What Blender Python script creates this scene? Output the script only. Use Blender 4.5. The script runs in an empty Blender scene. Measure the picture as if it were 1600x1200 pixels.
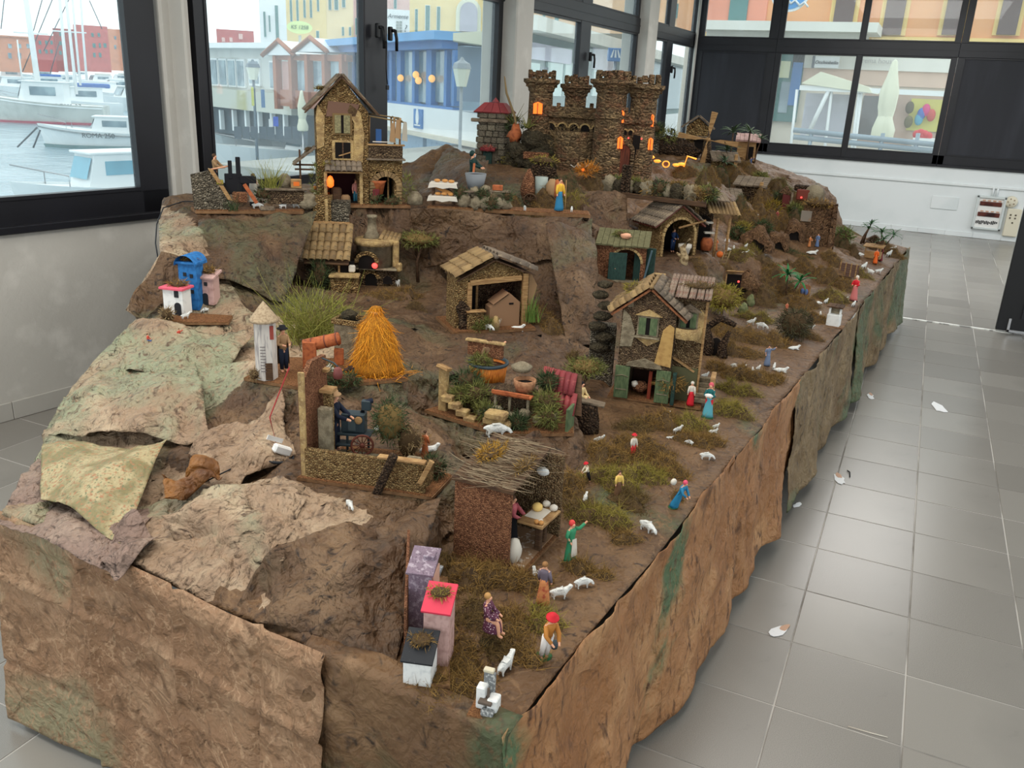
import bpy, bmesh, math, random
import numpy as np
from mathutils import Vector, Matrix, noise, geometry
from mathutils.bvhtree import BVHTree
random.seed(7); np.random.seed(7)
SC = bpy.context.scene; COL = SC.collection
# ------------------------------------------------------------------ camera
F_PX, CX, CY, CAM_H = 1338.0, 800.0, 600.0, 1.65
def _ray(px, py): return Vector((px-CX, -(py-CY), -F_PX))
_X = _ray(1467, 167).normalized(); _Z = -_ray(615, 4430); _Z = (_Z-_X*_Z.dot(_X)).normalized(); _Y = _Z.cross(_X)
ROT = Matrix((_X, _Y, _Z))
EYE = Vector((0, 0, CAM_H))
cam = bpy.data.cameras.new('camera'); camo = bpy.data.objects.new('camera', cam); COL.objects.link(camo)
cam.sensor_width = 36; cam.lens = F_PX/1600*36; cam.clip_start = .02; cam.clip_end = 600
camo.matrix_world = Matrix.Translation(EYE) @ ROT.to_4x4(); SC.camera = camo
# ------------------------------------------------------------------ world, lights, exposure
w = bpy.data.worlds.new('overcast_sky'); SC.world = w; w.use_nodes = True
bg = w.node_tree.nodes['Background']; bg.inputs[0].default_value = (.90, .965, 1.0, 1); bg.inputs[1].default_value = 1.75
SC.view_settings.view_transform = 'Standard'; SC.view_settings.look = 'None'; SC.view_settings.gamma = 1
SC.view_settings.use_curve_mapping = False; SC.view_settings.exposure = 0.0
try:
    SC.cycles.use_denoising = True; SC.cycles.max_bounces = 8; SC.cycles.diffuse_bounces = 4
    SC.cycles.transparent_max_bounces = 12; SC.cycles.caustics_reflective = False; SC.cycles.caustics_refractive = False
    SC.cycles.sample_clamp_indirect = 6
except Exception: pass
def area_light(name, loc, size, energy, rot=(0, 0, 0), col=(1, .95, .88)):
    l = bpy.data.lights.new(name, 'AREA'); l.shape = 'RECTANGLE'; l.size, l.size_y = size; l.energy = energy; l.color = col
    o = bpy.data.objects.new(name, l); COL.objects.link(o); o.location = loc; o.rotation_euler = rot; return o
area_light('ceiling_fill_near', (1.4, 1.0, 3.15), (2.2, 1.6), 52)  # added fill light that raises the general room level
area_light('ceiling_fill_left', (.9, 2.9, 3.15), (1.4, 1.2), 46)  # added fill light to brighten the left wall and paper flank
area_light('ceiling_fill_middle', (4.6, 0.6, 3.15), (2.2, 1.6), 44)  # added fill light over the middle of the table
area_light('ceiling_lamp_rear', (9.6, 0.4, 3.15), (3.0, 2.2), 125, col=(1, .98, .95))
# ------------------------------------------------------------------ pixel -> place
def ray(px, py): return ROT @ _ray(px, py)
def atz(px, py, z=0.):
    r = ray(px, py); return EYE + r*((z-CAM_H)/r.z)
def atplane(px, py, p0, n):
    r = ray(px, py); return EYE + r*((Vector(p0)-EYE).dot(n)/r.dot(n))
def atx(px, py, x): return atplane(px, py, (x, 0, 0), Vector((1, 0, 0)))
def aty(px, py, y): return atplane(px, py, (0, y, 0), Vector((0, 1, 0)))
def pxm(p):                                   # pixels per metre at a place
    return F_PX/(-(ROT.transposed() @ (Vector(p)-EYE)).z)
T0 = Vector((1.088, .475, 0)); _a = math.radians(-4.2)
UU = Vector((math.cos(_a), math.sin(_a), 0)); VV = Vector((-math.sin(_a), math.cos(_a), 0))
def uv(p): q = Vector(p)-T0; return (q.dot(UU), q.dot(VV))
def W(u, v, z=0.): return T0+UU*u+VV*v+Vector((0, 0, z))
# ------------------------------------------------------------------ materials
def srgb(*c): return tuple((x/255/12.92 if x/255 <= .04045 else ((x/255+.055)/1.055)**2.4) for x in c[:3])
MATS = {}
def mat(name, col, rough=.8, layers=(), bump=(), metal=0., spec=.4, emit=None, alpha=None, coords='Object', trans=0.):
    """layers: (kind, scale, colour, lo, hi[, distortion]) mixed in turn; bump: (kind, scale, strength, distance)"""
    if name in MATS: return MATS[name]
    m = bpy.data.materials.new(name); m.use_nodes = True; nt = m.node_tree; N = nt.nodes; L = nt.links
    b = N['Principled BSDF']; b.inputs['Roughness'].default_value = rough; b.inputs['Metallic'].default_value = metal
    b.inputs['Specular IOR Level'].default_value = spec
    if trans: b.inputs['Transmission Weight'].default_value = trans
    tc = N.new('ShaderNodeTexCoord')
    def tex(kind, scale, dist=0.):
        mp = None; out = tc.outputs[coords]
        if isinstance(scale, tuple):
            mp = N.new('ShaderNodeMapping'); mp.inputs['Scale'].default_value = scale; L.new(out, mp.inputs[0]); out = mp.outputs[0]; scale = 1.
        if kind == 'noise':
            t = N.new('ShaderNodeTexNoise'); t.inputs['Scale'].default_value = scale; t.inputs['Detail'].default_value = 5; t.inputs['Distortion'].default_value = dist; o = t.outputs['Fac']
        elif kind == 'ridge':
            t = N.new('ShaderNodeTexNoise'); t.noise_type = 'RIDGED_MULTIFRACTAL'; t.inputs['Scale'].default_value = scale; t.inputs['Detail'].default_value = 4; t.inputs['Distortion'].default_value = dist; o = t.outputs['Fac']
        elif kind == 'cell':
            t = N.new('ShaderNodeTexVoronoi'); t.inputs['Scale'].default_value = scale; o = t.outputs['Distance']
        elif kind == 'cellcol':
            t = N.new('ShaderNodeTexVoronoi'); t.inputs['Scale'].default_value = scale
            s = N.new('ShaderNodeSeparateColor'); L.new(t.outputs['Color'], s.inputs[0]); L.new(out, t.inputs['Vector']); return s.outputs[0]
        elif kind == 'edge':
            t = N.new('ShaderNodeTexVoronoi'); t.feature = 'DISTANCE_TO_EDGE'; t.inputs['Scale'].default_value = scale; o = t.outputs['Distance']
        elif kind == 'vein':                                    # thin wandering lines
            t = N.new('ShaderNodeTexNoise'); t.inputs['Scale'].default_value = scale; t.inputs['Detail'].default_value = 4; t.inputs['Distortion'].default_value = dist
            s = N.new('ShaderNodeMath'); s.operation = 'SUBTRACT'; s.inputs[1].default_value = .5; L.new(t.outputs['Fac'], s.inputs[0])
            a = N.new('ShaderNodeMath'); a.operation = 'ABSOLUTE'; L.new(s.outputs[0], a.inputs[0]); o = a.outputs[0]
        elif kind == 'wave':
            t = N.new('ShaderNodeTexWave'); t.inputs['Scale'].default_value = scale; t.inputs['Distortion'].default_value = dist; t.inputs['Detail'].default_value = 2; o = t.outputs['Fac']
        elif kind == 'isle':
            g = N.new('ShaderNodeNewGeometry'); return g.outputs['Random Per Island']
        elif kind == 'obj':
            g = N.new('ShaderNodeObjectInfo'); return g.outputs['Random']
        L.new(out, t.inputs['Vector']); return o
    col = tuple(col)
    cur = None
    for ly in layers:
        kind, scale, c2, lo, hi = ly[:5]; dist = ly[5] if len(ly) > 5 else 0.
        mr = N.new('ShaderNodeMapRange'); mr.inputs[1].default_value = lo; mr.inputs[2].default_value = hi; L.new(tex(kind, scale, dist), mr.inputs[0])
        mx = N.new('ShaderNodeMix'); mx.data_type = 'RGBA'; L.new(mr.outputs[0], mx.inputs[0])
        if cur is None: mx.inputs[6].default_value = (*col, 1)
        else: L.new(cur, mx.inputs[6])
        mx.inputs[7].default_value = (*c2, 1); cur = mx.outputs[2]
    if cur is None: b.inputs['Base Color'].default_value = (*col, 1)
    else: L.new(cur, b.inputs['Base Color'])
    last = None
    for kind, scale, st, dd in bump:
        bp = N.new('ShaderNodeBump'); bp.inputs['Strength'].default_value = st; bp.inputs['Distance'].default_value = dd
        L.new(tex(kind, scale, .6 if kind in ('ridge', 'noise', 'vein') else 0), bp.inputs['Height'])
        if st < 0: bp.invert = True; bp.inputs['Strength'].default_value = -st
        if last: L.new(last, bp.inputs['Normal'])
        last = bp.outputs[0]
    if last: L.new(last, b.inputs['Normal'])
    if emit:
        b.inputs['Emission Color'].default_value = (*emit[0], 1); b.inputs['Emission Strength'].default_value = emit[1]
    if alpha is not None: b.inputs['Alpha'].default_value = alpha
    MATS[name] = m; return m
def S(*c): return srgb(*c)
# paper
def paper(name, c1, c2, c3, dark, green=None, vein=26., bs=1.0, gr=(.56, .66), lines=True):
    ly = [('noise', 2.6, c2, .38, .62, .6), ('noise', 5.5, c3, .5, .68, .4)]
    if green: ly.append(('noise', 1.7, green, gr[0], gr[1], .9))
    if lines: ly += [('vein', 6., tuple(min(1, x*1.12) for x in c3), .012, .0, .5), ('vein', 17., tuple(min(1, x*1.08) for x in c3), .012, .0, .4)]
    ly += [('noise', 9., dark, .58, .80, .8), ('noise', vein, dark, .55, .70, 2.0), ('noise', 60., tuple(min(1, x*1.25) for x in c2), .55, .75)]
    return mat(name, c1, .62, ly, [('vein', 5., -.8*bs, .07), ('vein', 13., -.8*bs, .04), ('vein', 34., -.7*bs, .014), ('noise', 120., .3, .003)], spec=.35)
PAPER_ROCK = paper('paper_rock', S(100, 76, 53), S(82, 59, 40), S(120, 94, 68), S(46, 34, 25), S(84, 82, 58), gr=(.54, .64), bs=1.2, lines=False)  # centre sheets, darkened to carry the shade between the ledges
PAPER_PALE_LIT = paper('paper_pale_lit', S(164, 140, 114), S(142, 116, 92), S(184, 162, 134), S(92, 72, 56), S(142, 144, 116), gr=(.54, .64), bs=1.3, lines=False)  # pale flank sheets, lightened further to carry the window light
PAPER_TOP = paper('paper_ground', S(104, 76, 50), S(88, 64, 42), S(116, 88, 60), S(56, 40, 28), S(80, 84, 58), bs=.7, gr=(.6, .7))
PAPER_SKIRT = paper('paper_marbled_skirt', S(160, 114, 74), S(142, 96, 58), S(178, 134, 92), S(84, 54, 32), S(84, 104, 72), vein=(26., 26., 7.), bs=.9, gr=(.61, .68), lines=False)
PAPER_SKIRTG = paper('paper_green_skirt', S(126, 106, 76), S(108, 86, 58), S(146, 124, 92), S(62, 48, 32), S(86, 98, 70), vein=(24., 24., 8.), bs=.9, gr=(.50, .60), lines=False)
PAPER_FRONT = paper('paper_front_skirt', S(112, 84, 56), S(92, 66, 44), S(134, 104, 74), S(54, 40, 28), S(74, 80, 54), vein=18., bs=.8, gr=(.5, .6), lines=False)
PAPER_END = paper('paper_plain_skirt', S(150, 117, 88), S(138, 104, 76), S(166, 134, 104), S(112, 84, 60), S(142, 132, 102), vein=12., bs=1.0)
PAPER_MAUVE = paper('paper_mauve', S(146, 124, 108), S(130, 107, 95), S(166, 144, 126), S(92, 74, 64), None, bs=1.3, lines=False)
PAPER_MOTTLE = mat('paper_mottled', S(170, 156, 118), .6, [('noise', 14., S(128, 118, 80), .45, .6, .5), ('noise', 110., S(156, 112, 78), .52, .66), ('noise', 130., S(108, 112, 80), .55, .66)], [('vein', 6., -.7, .05), ('vein', 20., -.6, .015)])
PAPER_RUST = mat('paper_rust', S(140, 92, 40), .55, [('noise', 6., S(88, 52, 24), .45, .6)], [('vein', 9., -.9, .06), ('vein', 24., -.8, .02)])
# ------------------------------------------------------------------ building blocks
class MB:
    """collects shapes into one mesh; every face may carry its own material"""
    def __init__(s): s.v = []; s.f = []; s.m = []; s.mats = []; s.sm = []
    def mi(s, m):
        if m not in s.mats: s.mats.append(m)
        return s.mats.index(m)
    def add(s, vs, fs, m, smooth=False, M=None):
        o = len(s.v); i = s.mi(m)
        s.v += [tuple(M @ Vector(p)) if M else tuple(p) for p in vs]
        for f in fs: s.f.append(tuple(o+k for k in f)); s.m.append(i); s.sm.append(smooth)
        return s
    def box(s, c, size, m, M=None, taper=1., bev=0.):
        x, y, z = (k/2 for k in size); cx, cy, cz = c
        if bev > 0:
            b = min(bev, x*.45, y*.45, z*.45); vs = []; ring = []
            for zz, ins in ((-z, b), (-z+b, 0), (z-b, 0), (z, b)):
                k = x-ins; j = y-ins; t = taper if zz > 0 else 1.
                bb = max(b-ins, 0)
                ring.append(len(vs))
                for (px, py) in ((-k, -j+bb), (-k+bb, -j), (k-bb, -j), (k, -j+bb), (k, j-bb), (k-bb, j), (-k+bb, j), (-k, j-bb)):
                    vs.append((cx+px*t, cy+py*t, cz+zz))
            fs = [tuple(range(7, -1, -1)), tuple(24+i for i in range(8))]
            for r in range(3):
                for i in range(8): j = (i+1) % 8; fs.append((r*8+i, r*8+j, r*8+8+j, r*8+8+i))
            return s.add(vs, fs, m, False, M)
        vs = [(cx+sx*x*(taper if sz > 0 else 1), cy+sy*y*(taper if sz > 0 else 1), cz+sz*z) for sz in (-1, 1) for sx, sy in ((-1, -1), (1, -1), (1, 1), (-1, 1))]
        return s.add(vs, [(3, 2, 1, 0), (4, 5, 6, 7), (0, 1, 5, 4), (1, 2, 6, 5), (2, 3, 7, 6), (3, 0, 4, 7)], m, False, M)
    def lathe(s, prof, m, n=16, M=None, smooth=True, cap=True, a0=0., a1=2*math.pi, wob=0.):
        full = abs(a1-a0-2*math.pi) < 1e-6; k = n if full else n+1; vs = []; fs = []
        for r, z in prof:
            for i in range(k):
                a = a0+(a1-a0)*i/n; q = r*(1+wob*math.sin(5*a+z*40)); vs.append((q*math.cos(a), q*math.sin(a), z))
        for j in range(len(prof)-1):
            for i in range(n):
                i2 = (i+1) % k; fs.append((j*k+i, j*k+i2, (j+1)*k+i2, (j+1)*k+i))
        if cap and full:
            if prof[0][0] > 1e-5: fs.append(tuple(range(k-1, -1, -1)))
            if prof[-1][0] > 1e-5: fs.append(tuple((len(prof)-1)*k+i for i in range(k)))
        return s.add(vs, fs, m, smooth, M)
    def tube(s, pts, r, m, n=6, smooth=True, M=None):
        pts = [Vector(p) for p in pts]; rr = r if isinstance(r, (list, tuple)) else [r]*len(pts); vs = []; fs = []
        up = Vector((0, 0, 1))
        for i, p in enumerate(pts):
            t = (pts[min(i+1, len(pts)-1)]-pts[max(i-1, 0)]).normalized()
            a = t.cross(up if abs(t.z) < .9 else Vector((1, 0, 0))).normalized(); b = t.cross(a)
            for k in range(n):
                g = 2*math.pi*k/n; vs.append(p+(a*math.cos(g)+b*math.sin(g))*rr[i])
        for i in range(len(pts)-1):
            for k in range(n): k2 = (k+1) % n; fs.append((i*n+k, i*n+k2, (i+1)*n+k2, (i+1)*n+k))
        fs += [tuple(range(n-1, -1, -1)), tuple((len(pts)-1)*n+k for k in range(n))]
        return s.add(vs, fs, m, smooth, M)
    def prism(s, poly, h, m, axis='z', M=None, base=0.):
        """poly of 2-D points pushed along an axis from base to base+h"""
        def p3(p, t): return {'z': (p[0], p[1], t), 'y': (p[0], t, p[1]), 'x': (t, p[0], p[1])}[axis]
        n = len(poly); vs = [p3(p, base) for p in poly]+[p3(p, base+h) for p in poly]
        fs = [tuple(range(n-1, -1, -1)), tuple(range(n, 2*n))]+[(i, (i+1) % n, n+(i+1) % n, n+i) for i in range(n)]
        return s.add(vs, fs, m, False, M)
    def ball(s, c, r, m, n=10, k=7, M=None, sq=(1, 1, 1), rough=0., seed=0):
        vs = []; fs = []; c = Vector(c)
        for j in range(k+1):
            t = math.pi*j/k
            for i in range(n):
                a = 2*math.pi*i/n; d = Vector((math.sin(t)*math.cos(a), math.sin(t)*math.sin(a), math.cos(t)))
                q = r*(1+rough*noise.noise(d*2.2+Vector((seed*3.1, 0, 0)))) if rough else r
                vs.append(c+Vector((d.x*q*sq[0], d.y*q*sq[1], d.z*q*sq[2])))
        for j in range(k):
            for i in range(n): i2 = (i+1) % n; fs.append((j*n+i, (j+1)*n+i, (j+1)*n+i2, j*n+i2))
        return s.add(vs, fs, m, True, M)
    def quad(s, ps, m, M=None): return s.add(ps, [tuple(range(len(ps)))], m, False, M)
    def build(s, name, parent=None, loc=None, rz=0., weld=False):
        me = bpy.data.meshes.new(name); me.from_pydata(s.v, [], s.f)
        for m in s.mats: me.materials.append(m)
        me.polygons.foreach_set('material_index', s.m); me.polygons.foreach_set('use_smooth', s.sm)
        if weld:
            bm = bmesh.new(); bm.from_mesh(me); bmesh.ops.remove_doubles(bm, verts=bm.verts, dist=1e-5); bmesh.ops.recalc_face_normals(bm, faces=bm.faces); bm.to_mesh(me); bm.free()
        me.update()
        o = bpy.data.objects.new(name, me); COL.objects.link(o)
        if parent: o.parent = parent
        if loc is not None: o.location = loc
        if rz: o.rotation_euler.z = rz
        return o
def tag(o, label=None, cat=None, group=None, kind=None):
    if label: o['label'] = label
    if cat: o['category'] = cat
    if group: o['group'] = group
    if kind: o['kind'] = kind
    return o
def thing(name, loc, label, cat, rz=0., group=None):
    o = bpy.data.objects.new(name, None); COL.objects.link(o); o.location = loc; o.rotation_euler.z = rz; o.empty_display_size = .05
    return tag(o, label, cat, group)
def inst(o, name, parent=None, loc=(0, 0, 0), rot=(0, 0, 0), sc=None):     # another object on the same mesh
    c = bpy.data.objects.new(name, o.data if hasattr(o, 'data') else o); COL.objects.link(c); c.parent = parent; c.location = loc; c.rotation_euler = rot
    if sc: c.scale = sc if isinstance(sc, tuple) else (sc,)*3
    return c
def copy_tree(o, parent=None):
    c = o.copy(); COL.objects.link(c); c.parent = parent
    for ch in list(o.children): copy_tree(ch, c)
    return c
def TR(loc=(0, 0, 0), rot=(0, 0, 0), sc=1.):
    m = Matrix.Translation(loc) @ Matrix.Rotation(rot[2], 4, 'Z') @ Matrix.Rotation(rot[1], 4, 'Y') @ Matrix.Rotation(rot[0], 4, 'X')
    return m @ Matrix.Diagonal((*(sc if isinstance(sc, tuple) else (sc,)*3), 1))
def text_mesh(name, body, size, m, M, parent=None, shear=0., extrude=.004, align='CENTER'):
    cu = bpy.data.curves.new(name, 'FONT'); cu.body = body; cu.size = size; cu.extrude = extrude; cu.align_x = align; cu.align_y = 'CENTER'; cu.shear = shear
    t = bpy.data.objects.new(name, cu); COL.objects.link(t); dg = bpy.context.evaluated_depsgraph_get(); dg.update()
    me = bpy.data.meshes.new_from_object(t.evaluated_get(dg)); bpy.data.objects.remove(t)
    me.transform(M); me.materials.clear(); me.materials.append(m); me.name = name
    o = bpy.data.objects.new(name, me); COL.objects.link(o); o.parent = parent; return o
# ------------------------------------------------------------------ room materials
PLASTER = mat('plaster_wall', S(196, 192, 184), .85, [('noise', 1.2, S(186, 182, 174), .4, .6), ('noise', 6., S(204, 200, 192), .55, .7)], [('noise', 45., .35, .004), ('noise', 9., .2, .006)])
WHITEWALL = mat('white_wall', S(226, 230, 230), .7, [('noise', 1.1, S(216, 222, 222), .45, .6)], [('noise', 30., .15, .003)])
FRAME = mat('dark_aluminium', S(22, 22, 27), .42, [('noise', 3., S(27, 27, 33), .4, .6)], spec=.45)
PANEL = mat('dark_panel', S(38, 39, 45), .55, [('noise', (1.5, 6, .8), S(48, 49, 56), .45, .7)], spec=.35)
BLACK = mat('black_paint', S(22, 22, 24), .45)
STEEL = mat('bright_steel', S(190, 190, 192), .3, metal=.9)
GROUT = mat('pale_grout', S(186, 182, 176), .8, [('noise', 2., S(120, 116, 110), .45, .6)])
TILE = mat('grey_floor_tile', S(140, 136, 129), .27, [('noise', 500., S(120, 116, 110), .45, .6), ('obj', 1, S(148, 144, 137), 0, 1), ('noise', 1.3, S(132, 128, 122), .5, .7), ('noise', 2.7, S(112, 108, 104), .66, .74)], [('noise', 380., .08, .0006)], spec=.5)
SKIRTING = mat('skirting_tile', S(182, 178, 170), .5, [('noise', 2., S(172, 168, 160), .4, .6)])
def glass_mat():
    m = bpy.data.materials.new('window_glass'); m.use_nodes = True; nt = m.node_tree; N = nt.nodes; L = nt.links
    N.remove(N['Principled BSDF']); out = N['Material Output']
    t = N.new('ShaderNodeBsdfTransparent'); t.inputs[0].default_value = (.93, .975, .97, 1)
    g = N.new('ShaderNodeBsdfGlossy'); g.inputs['Roughness'].default_value = .02
    d = N.new('ShaderNodeBsdfTranslucent'); d.inputs[0].default_value = (.9, .95, .97, 1)  # translucent share adds a pale haze, imitating an overexposed outside view
    lw = N.new('ShaderNodeLayerWeight'); lw.inputs[0].default_value = .25
    fr = N.new('ShaderNodeMath'); fr.operation = 'MULTIPLY_ADD'; fr.inputs[1].default_value = .22; fr.inputs[2].default_value = .015; L.new(lw.outputs['Facing'], fr.inputs[0])
    a = N.new('ShaderNodeMixShader'); a.inputs[0].default_value = .07; L.new(t.outputs[0], a.inputs[1]); L.new(d.outputs[0], a.inputs[2])
    b = N.new('ShaderNodeMixShader'); L.new(fr.outputs[0], b.inputs[0]); L.new(a.outputs[0], b.inputs[1]); L.new(g.outputs[0], b.inputs[2])
    L.new(b.outputs[0], out.inputs[0]); return m
GLASS = glass_mat()
# ------------------------------------------------------------------ floor of square tiles
TS = .341
fl = MB().box((5.2, .3, -.0215), (17, 9.2, .04), GROUT).build('floor'); tag(fl, kind='structure')
tm = MB().box((0, 0, -.006), (TS-.005, TS-.005, .012), TILE, bev=.0012)
tile0 = None; cand = []
for i in range(-9, 34):
    for j in range(-11, 12):
        x = 2.53+TS*(i+.5)-.0; y = .118-TS*(j+.5)
        if not (-3 < x < 13.2 and -3.9 < y < 4.2): continue
        if y > 3.86-.14*(x-2.4): continue
        q = ROT.transposed() @ (Vector((x, y, 0))-EYE); vis = False
        if q.z < -.3:
            px = CX+F_PX*q.x/-q.z; py = CY-F_PX*q.y/-q.z; vis = -60 < px < 1660 and 330 < py < 1290
        u, v = uv((x, y, 0))
        if .2 < u < 6.1 and .2 < v < 2.6: vis = False
        cand.append((not vis, x*x+y*y, x, y))
cand.sort()
rest = MB()
for k, (nv, d, x, y) in enumerate(cand):
    if not nv and k < 295:
        if tile0 is None: tile0 = tm.build('tile', fl, (x, y, 0))
        else: inst(tile0, 'tile', fl, (x, y, 0))
    else: rest.box((x, y, -.006), (TS-.005, TS-.005, .012), TILE)
tag(rest.build('tile_field', fl), kind='stuff')
tag(MB().box((7.56, -.35, .004), (.03, 1.0, .008), mat('worn_threshold', S(232, 232, 226), .5, [('noise', 9., S(150, 148, 144), .5, .56)])).build('trim_1'), kind='structure')
# ------------------------------------------------------------------ walls
K1 = Vector((3.72, 3.642, 0)); D1 = Vector((.9903, -.139, 0)).normalized()       # first stretch of the left wall
A2 = Vector((3.72, 3.56, 0)); B2 = Vector((13.25, 3.36, 0)); D2 = (B2-A2).normalized()
N1 = Vector((-D1.y, D1.x, 0)); N2 = Vector((-D2.y, D2.x, 0))
def wmat(o, d): return Matrix(((d.x, -d.y, 0, o.x), (d.y, d.x, 0, o.y), (0, 0, 1, 0), (0, 0, 0, 1)))  # local x along the wall, y outward
M1 = wmat(K1, D1); M2 = wmat(A2, D2)
def s2(px, py): return (atplane(px, py, A2, N2)-A2).dot(D2)
def s1(px, py): return (atplane(px, py, K1, N1)-K1).dot(D1)
TOPZ = 3.25
wl = MB()
wl.box((-2.6, .13, .445), (5.2, .26, .89), PLASTER, M1)
wl.box((-.115, .13, 1.62), (.19, .26, 3.26), PLASTER, M1, bev=.012)
wl.box((-2.6, .13, 3.12), (5.2, .26, .26), PLASTER, M1)
tag(wl.build('wall_left'), kind='structure')
e2 = s2(313, 133); e3 = s2(787, 60); e4 = s2(814, 60); e5 = s2(1000, 40); e6 = s2(1014, 40); e7 = 9.53
wr = MB()
wr.box((4.74, .13, .445), (9.7, .26, .89), PLASTER, M2)
wr.box((4.74, .13, 3.15), (9.7, .26, .2), PLASTER, M2)
wr.box((e2/2-.1, .13, 1.62), (e2+.12, .26, 3.26), PLASTER, M2, bev=.01)
for a, b in ((e3, e4), (e5, e6)): wr.box(((a+b)/2, .05, 1.62), (b-a, .34, 3.26), PLASTER, M2, bev=.012)
tag(wr.build('wall_left_rear'), kind='structure')
def handle(par, M, x, z, flip=1):
    h = MB(); h.box((x, -.035, z), (.03, .03, .09), BLACK, M, bev=.006); h.tube([(x, -.05, z+.02), (x, -.075, z+.02)], .011, BLACK, 8, M=M)
    h.tube([(x, -.075, z+.025), (x+.012*flip, -.08, z-.03), (x+.02*flip, -.075, z-.11)], .012, BLACK, 6, M=M); return h.build('handle', par)
def window(n, M, x0, x1, z0, z1, mul, transom=None, panes=True, dep=.07, edge=.09, base=.165, kinds=None):
    """frame with sashes: mul = (from, to) of the posts between panes; kinds chooses glass or dark panel per bay"""
    root = bpy.data.objects.new('window_%d' % n, None); COL.objects.link(root); tag(root, kind='structure')
    M = M @ Matrix.Translation((0, .0013*(n % 3), 0))
    f = MB(); bays = []; xs = [x0+edge]+[q for m_ in mul for q in m_]+[x1-edge]
    f.box(((x0+x1)/2, .045, z0+base/2-.006), (x1-x0, dep, base-.012), FRAME, M, bev=.004); f.box(((x0+x1)/2, .03, z0+.02), (x1-x0, dep+.05, .035), FRAME, M, bev=.004)
    f.box((x0+edge/2-.005, .045, (z0+z1)/2), (edge-.012, dep, z1-z0), FRAME, M, bev=.002); f.box((x1-edge/2+.005, .045, (z0+z1)/2), (edge-.012, dep, z1-z0), FRAME, M, bev=.002)
    f.box(((x0+x1)/2, .04, z1-.03), (x1-x0, dep, .06), FRAME, M, bev=.004)
    for a, b in mul: f.box(((a+b)/2, .035, (z0+z1)/2), (b-a-.01, dep, z1-z0), FRAME, M, bev=.004)
    rows = [(z0+base, z1-.06)] if not transom else [(z0+base, transom[0]), (transom[1], z1-.06)]
    if transom:
        f.box(((x0+x1)/2, .035, (transom[0]+transom[1])/2), (x1-x0, dep+.01, transom[1]-transom[0]-.03), FRAME, M, bev=.004)
        f.box(((x0+x1)/2, .02, (transom[0]+transom[1])/2), (x1-x0, dep-.01, .012), FRAME, M)
    for r, (za, zb) in enumerate(rows):
        for k in range(0, len(xs), 2):
            a, b = xs[k], xs[k+1]; e = .018
            f.box((a-e/2+.004, .03, (za+zb)/2), (e, dep-.02, zb-za+2*e), FRAME, M); f.box((b+e/2-.004, .03, (za+zb)/2), (e, dep-.02, zb-za+2*e), FRAME, M)
            f.box(((a+b)/2, .03, za-e/2+.004), (b-a, dep-.02, e), FRAME, M); f.box(((a+b)/2, .03, zb+e/2-.004), (b-a, dep-.02, e), FRAME, M)
            kind = kinds[r][k//2] if kinds else 'g'
            bays.append((a, b, za, zb, kind))
    f.build('frame', root)
    for a, b, za, zb, kind in bays:
        if kind == 'g': MB().box(((a+b)/2, .045, (za+zb)/2), (b-a+.01, .006, zb-za+.01), GLASS, M).build('pane', root)
        else: MB().box(((a+b)/2, .035, (za+zb)/2), (b-a+.01, .03, zb-za+.01), PANEL, M).build('panel', root)
    return root
w1 = window(1, M1, -3.4, -.235, .89, 3.0, [(-2.2, -2.05)], None, edge=.17)
w2_ = window(2, M2, e2, e3, .89, 3.05, [(s2(570, 60), s2(606, 60))], (2.31, 2.5), edge=.085)
handle(w2_, M2, s2(583, 30), 1.96, 1); handle(w2_, M2, s2(603, 35), 1.95, 1)
cord = MB().tube([Vector((s2(592, 45), -.06, 1.9)), Vector((s2(591, 80), -.065, 1.72)), Vector((s2(594, 110), -.06, 1.62))], .004, BLACK, 5, M=M2); cord.box((s2(594, 112), -.06, 1.60), (.03, .012, .03), BLACK, M2, bev=.004); cord.build('pull_cord', w2_)
w3_ = window(3, M2, e4, e5, .86, 3.05, [(s2(905, 90), s2(921, 90))], (2.30, 2.50), edge=.07); handle(w3_, M2, s2(918, 85), 1.98, 1)
w4_ = window(4, M2, e6, e7, .86, 3.05, [(s2(1040, 100), s2(1049, 100))], (2.30, 2.50), edge=.06); handle(w4_, M2, s2(1046, 105), 1.96, 1); handle(w4_, M2, s2(1046, 200), 1.15, 1)
# rear wall
XB = 13.19; MBK = Matrix(((0, 1, 0, XB), (-1, 0, 0, 0), (0, 0, 1, 0), (0, 0, 0, 1)))     # local x = -y, local y = outward
wb = MB(); wb.box((-.2, .13, .443), (7.2, .26, .886), WHITEWALL, MBK); wb.box((-.2, .13, 3.35), (7.2, .26, .3), WHITEWALL, MBK)
tag(wb.build('wall_back'), kind='structure')
window(5, MBK, -3.36, -2.2, .885, 3.25, [], (2.25, 2.455), edge=.12, kinds=[['p'], ['g']])
window(6, MBK, -2.2, .11, .885, 3.25, [(-1.128, -1.052)], (2.25, 2.455), edge=.075, kinds=[['g', 'g'], ['g', 'g']])
window(7, MBK, .11, 2.6, .885, 3.25, [], (2.25, 2.455), edge=.085, kinds=[['p'], ['g']])
pp = MB().tube([(-3.33, -.05, 1.0), (-3.33, -.05, 3.2)], .022, PLASTER, 8, M=MBK); tag(pp.build('corner_pipe'), 'pale vertical pipe in the corner beside the dark panel', 'pipe')
tag(MB().box((-.55, -.012, .68), (4.2, .024, .035), WHITEWALL, MBK, bev=.005).build('trim_2'), kind='structure')
bbk = bpy.data.objects.new('baseboard_back', None); COL.objects.link(bbk); tag(bbk, kind='structure'); t0 = None
for k in range(18):
    x = -3.2+.341*k
    if t0 is None: t0 = MB().box((0, -.006, .034), (.338, .012, .066), mat('white_skirting', S(222, 226, 226), .5), MBK, bev=.002).build('tile', bbk, (0, -x, 0))
    else: inst(t0, 'tile', bbk, (0, -x, 0))
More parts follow.
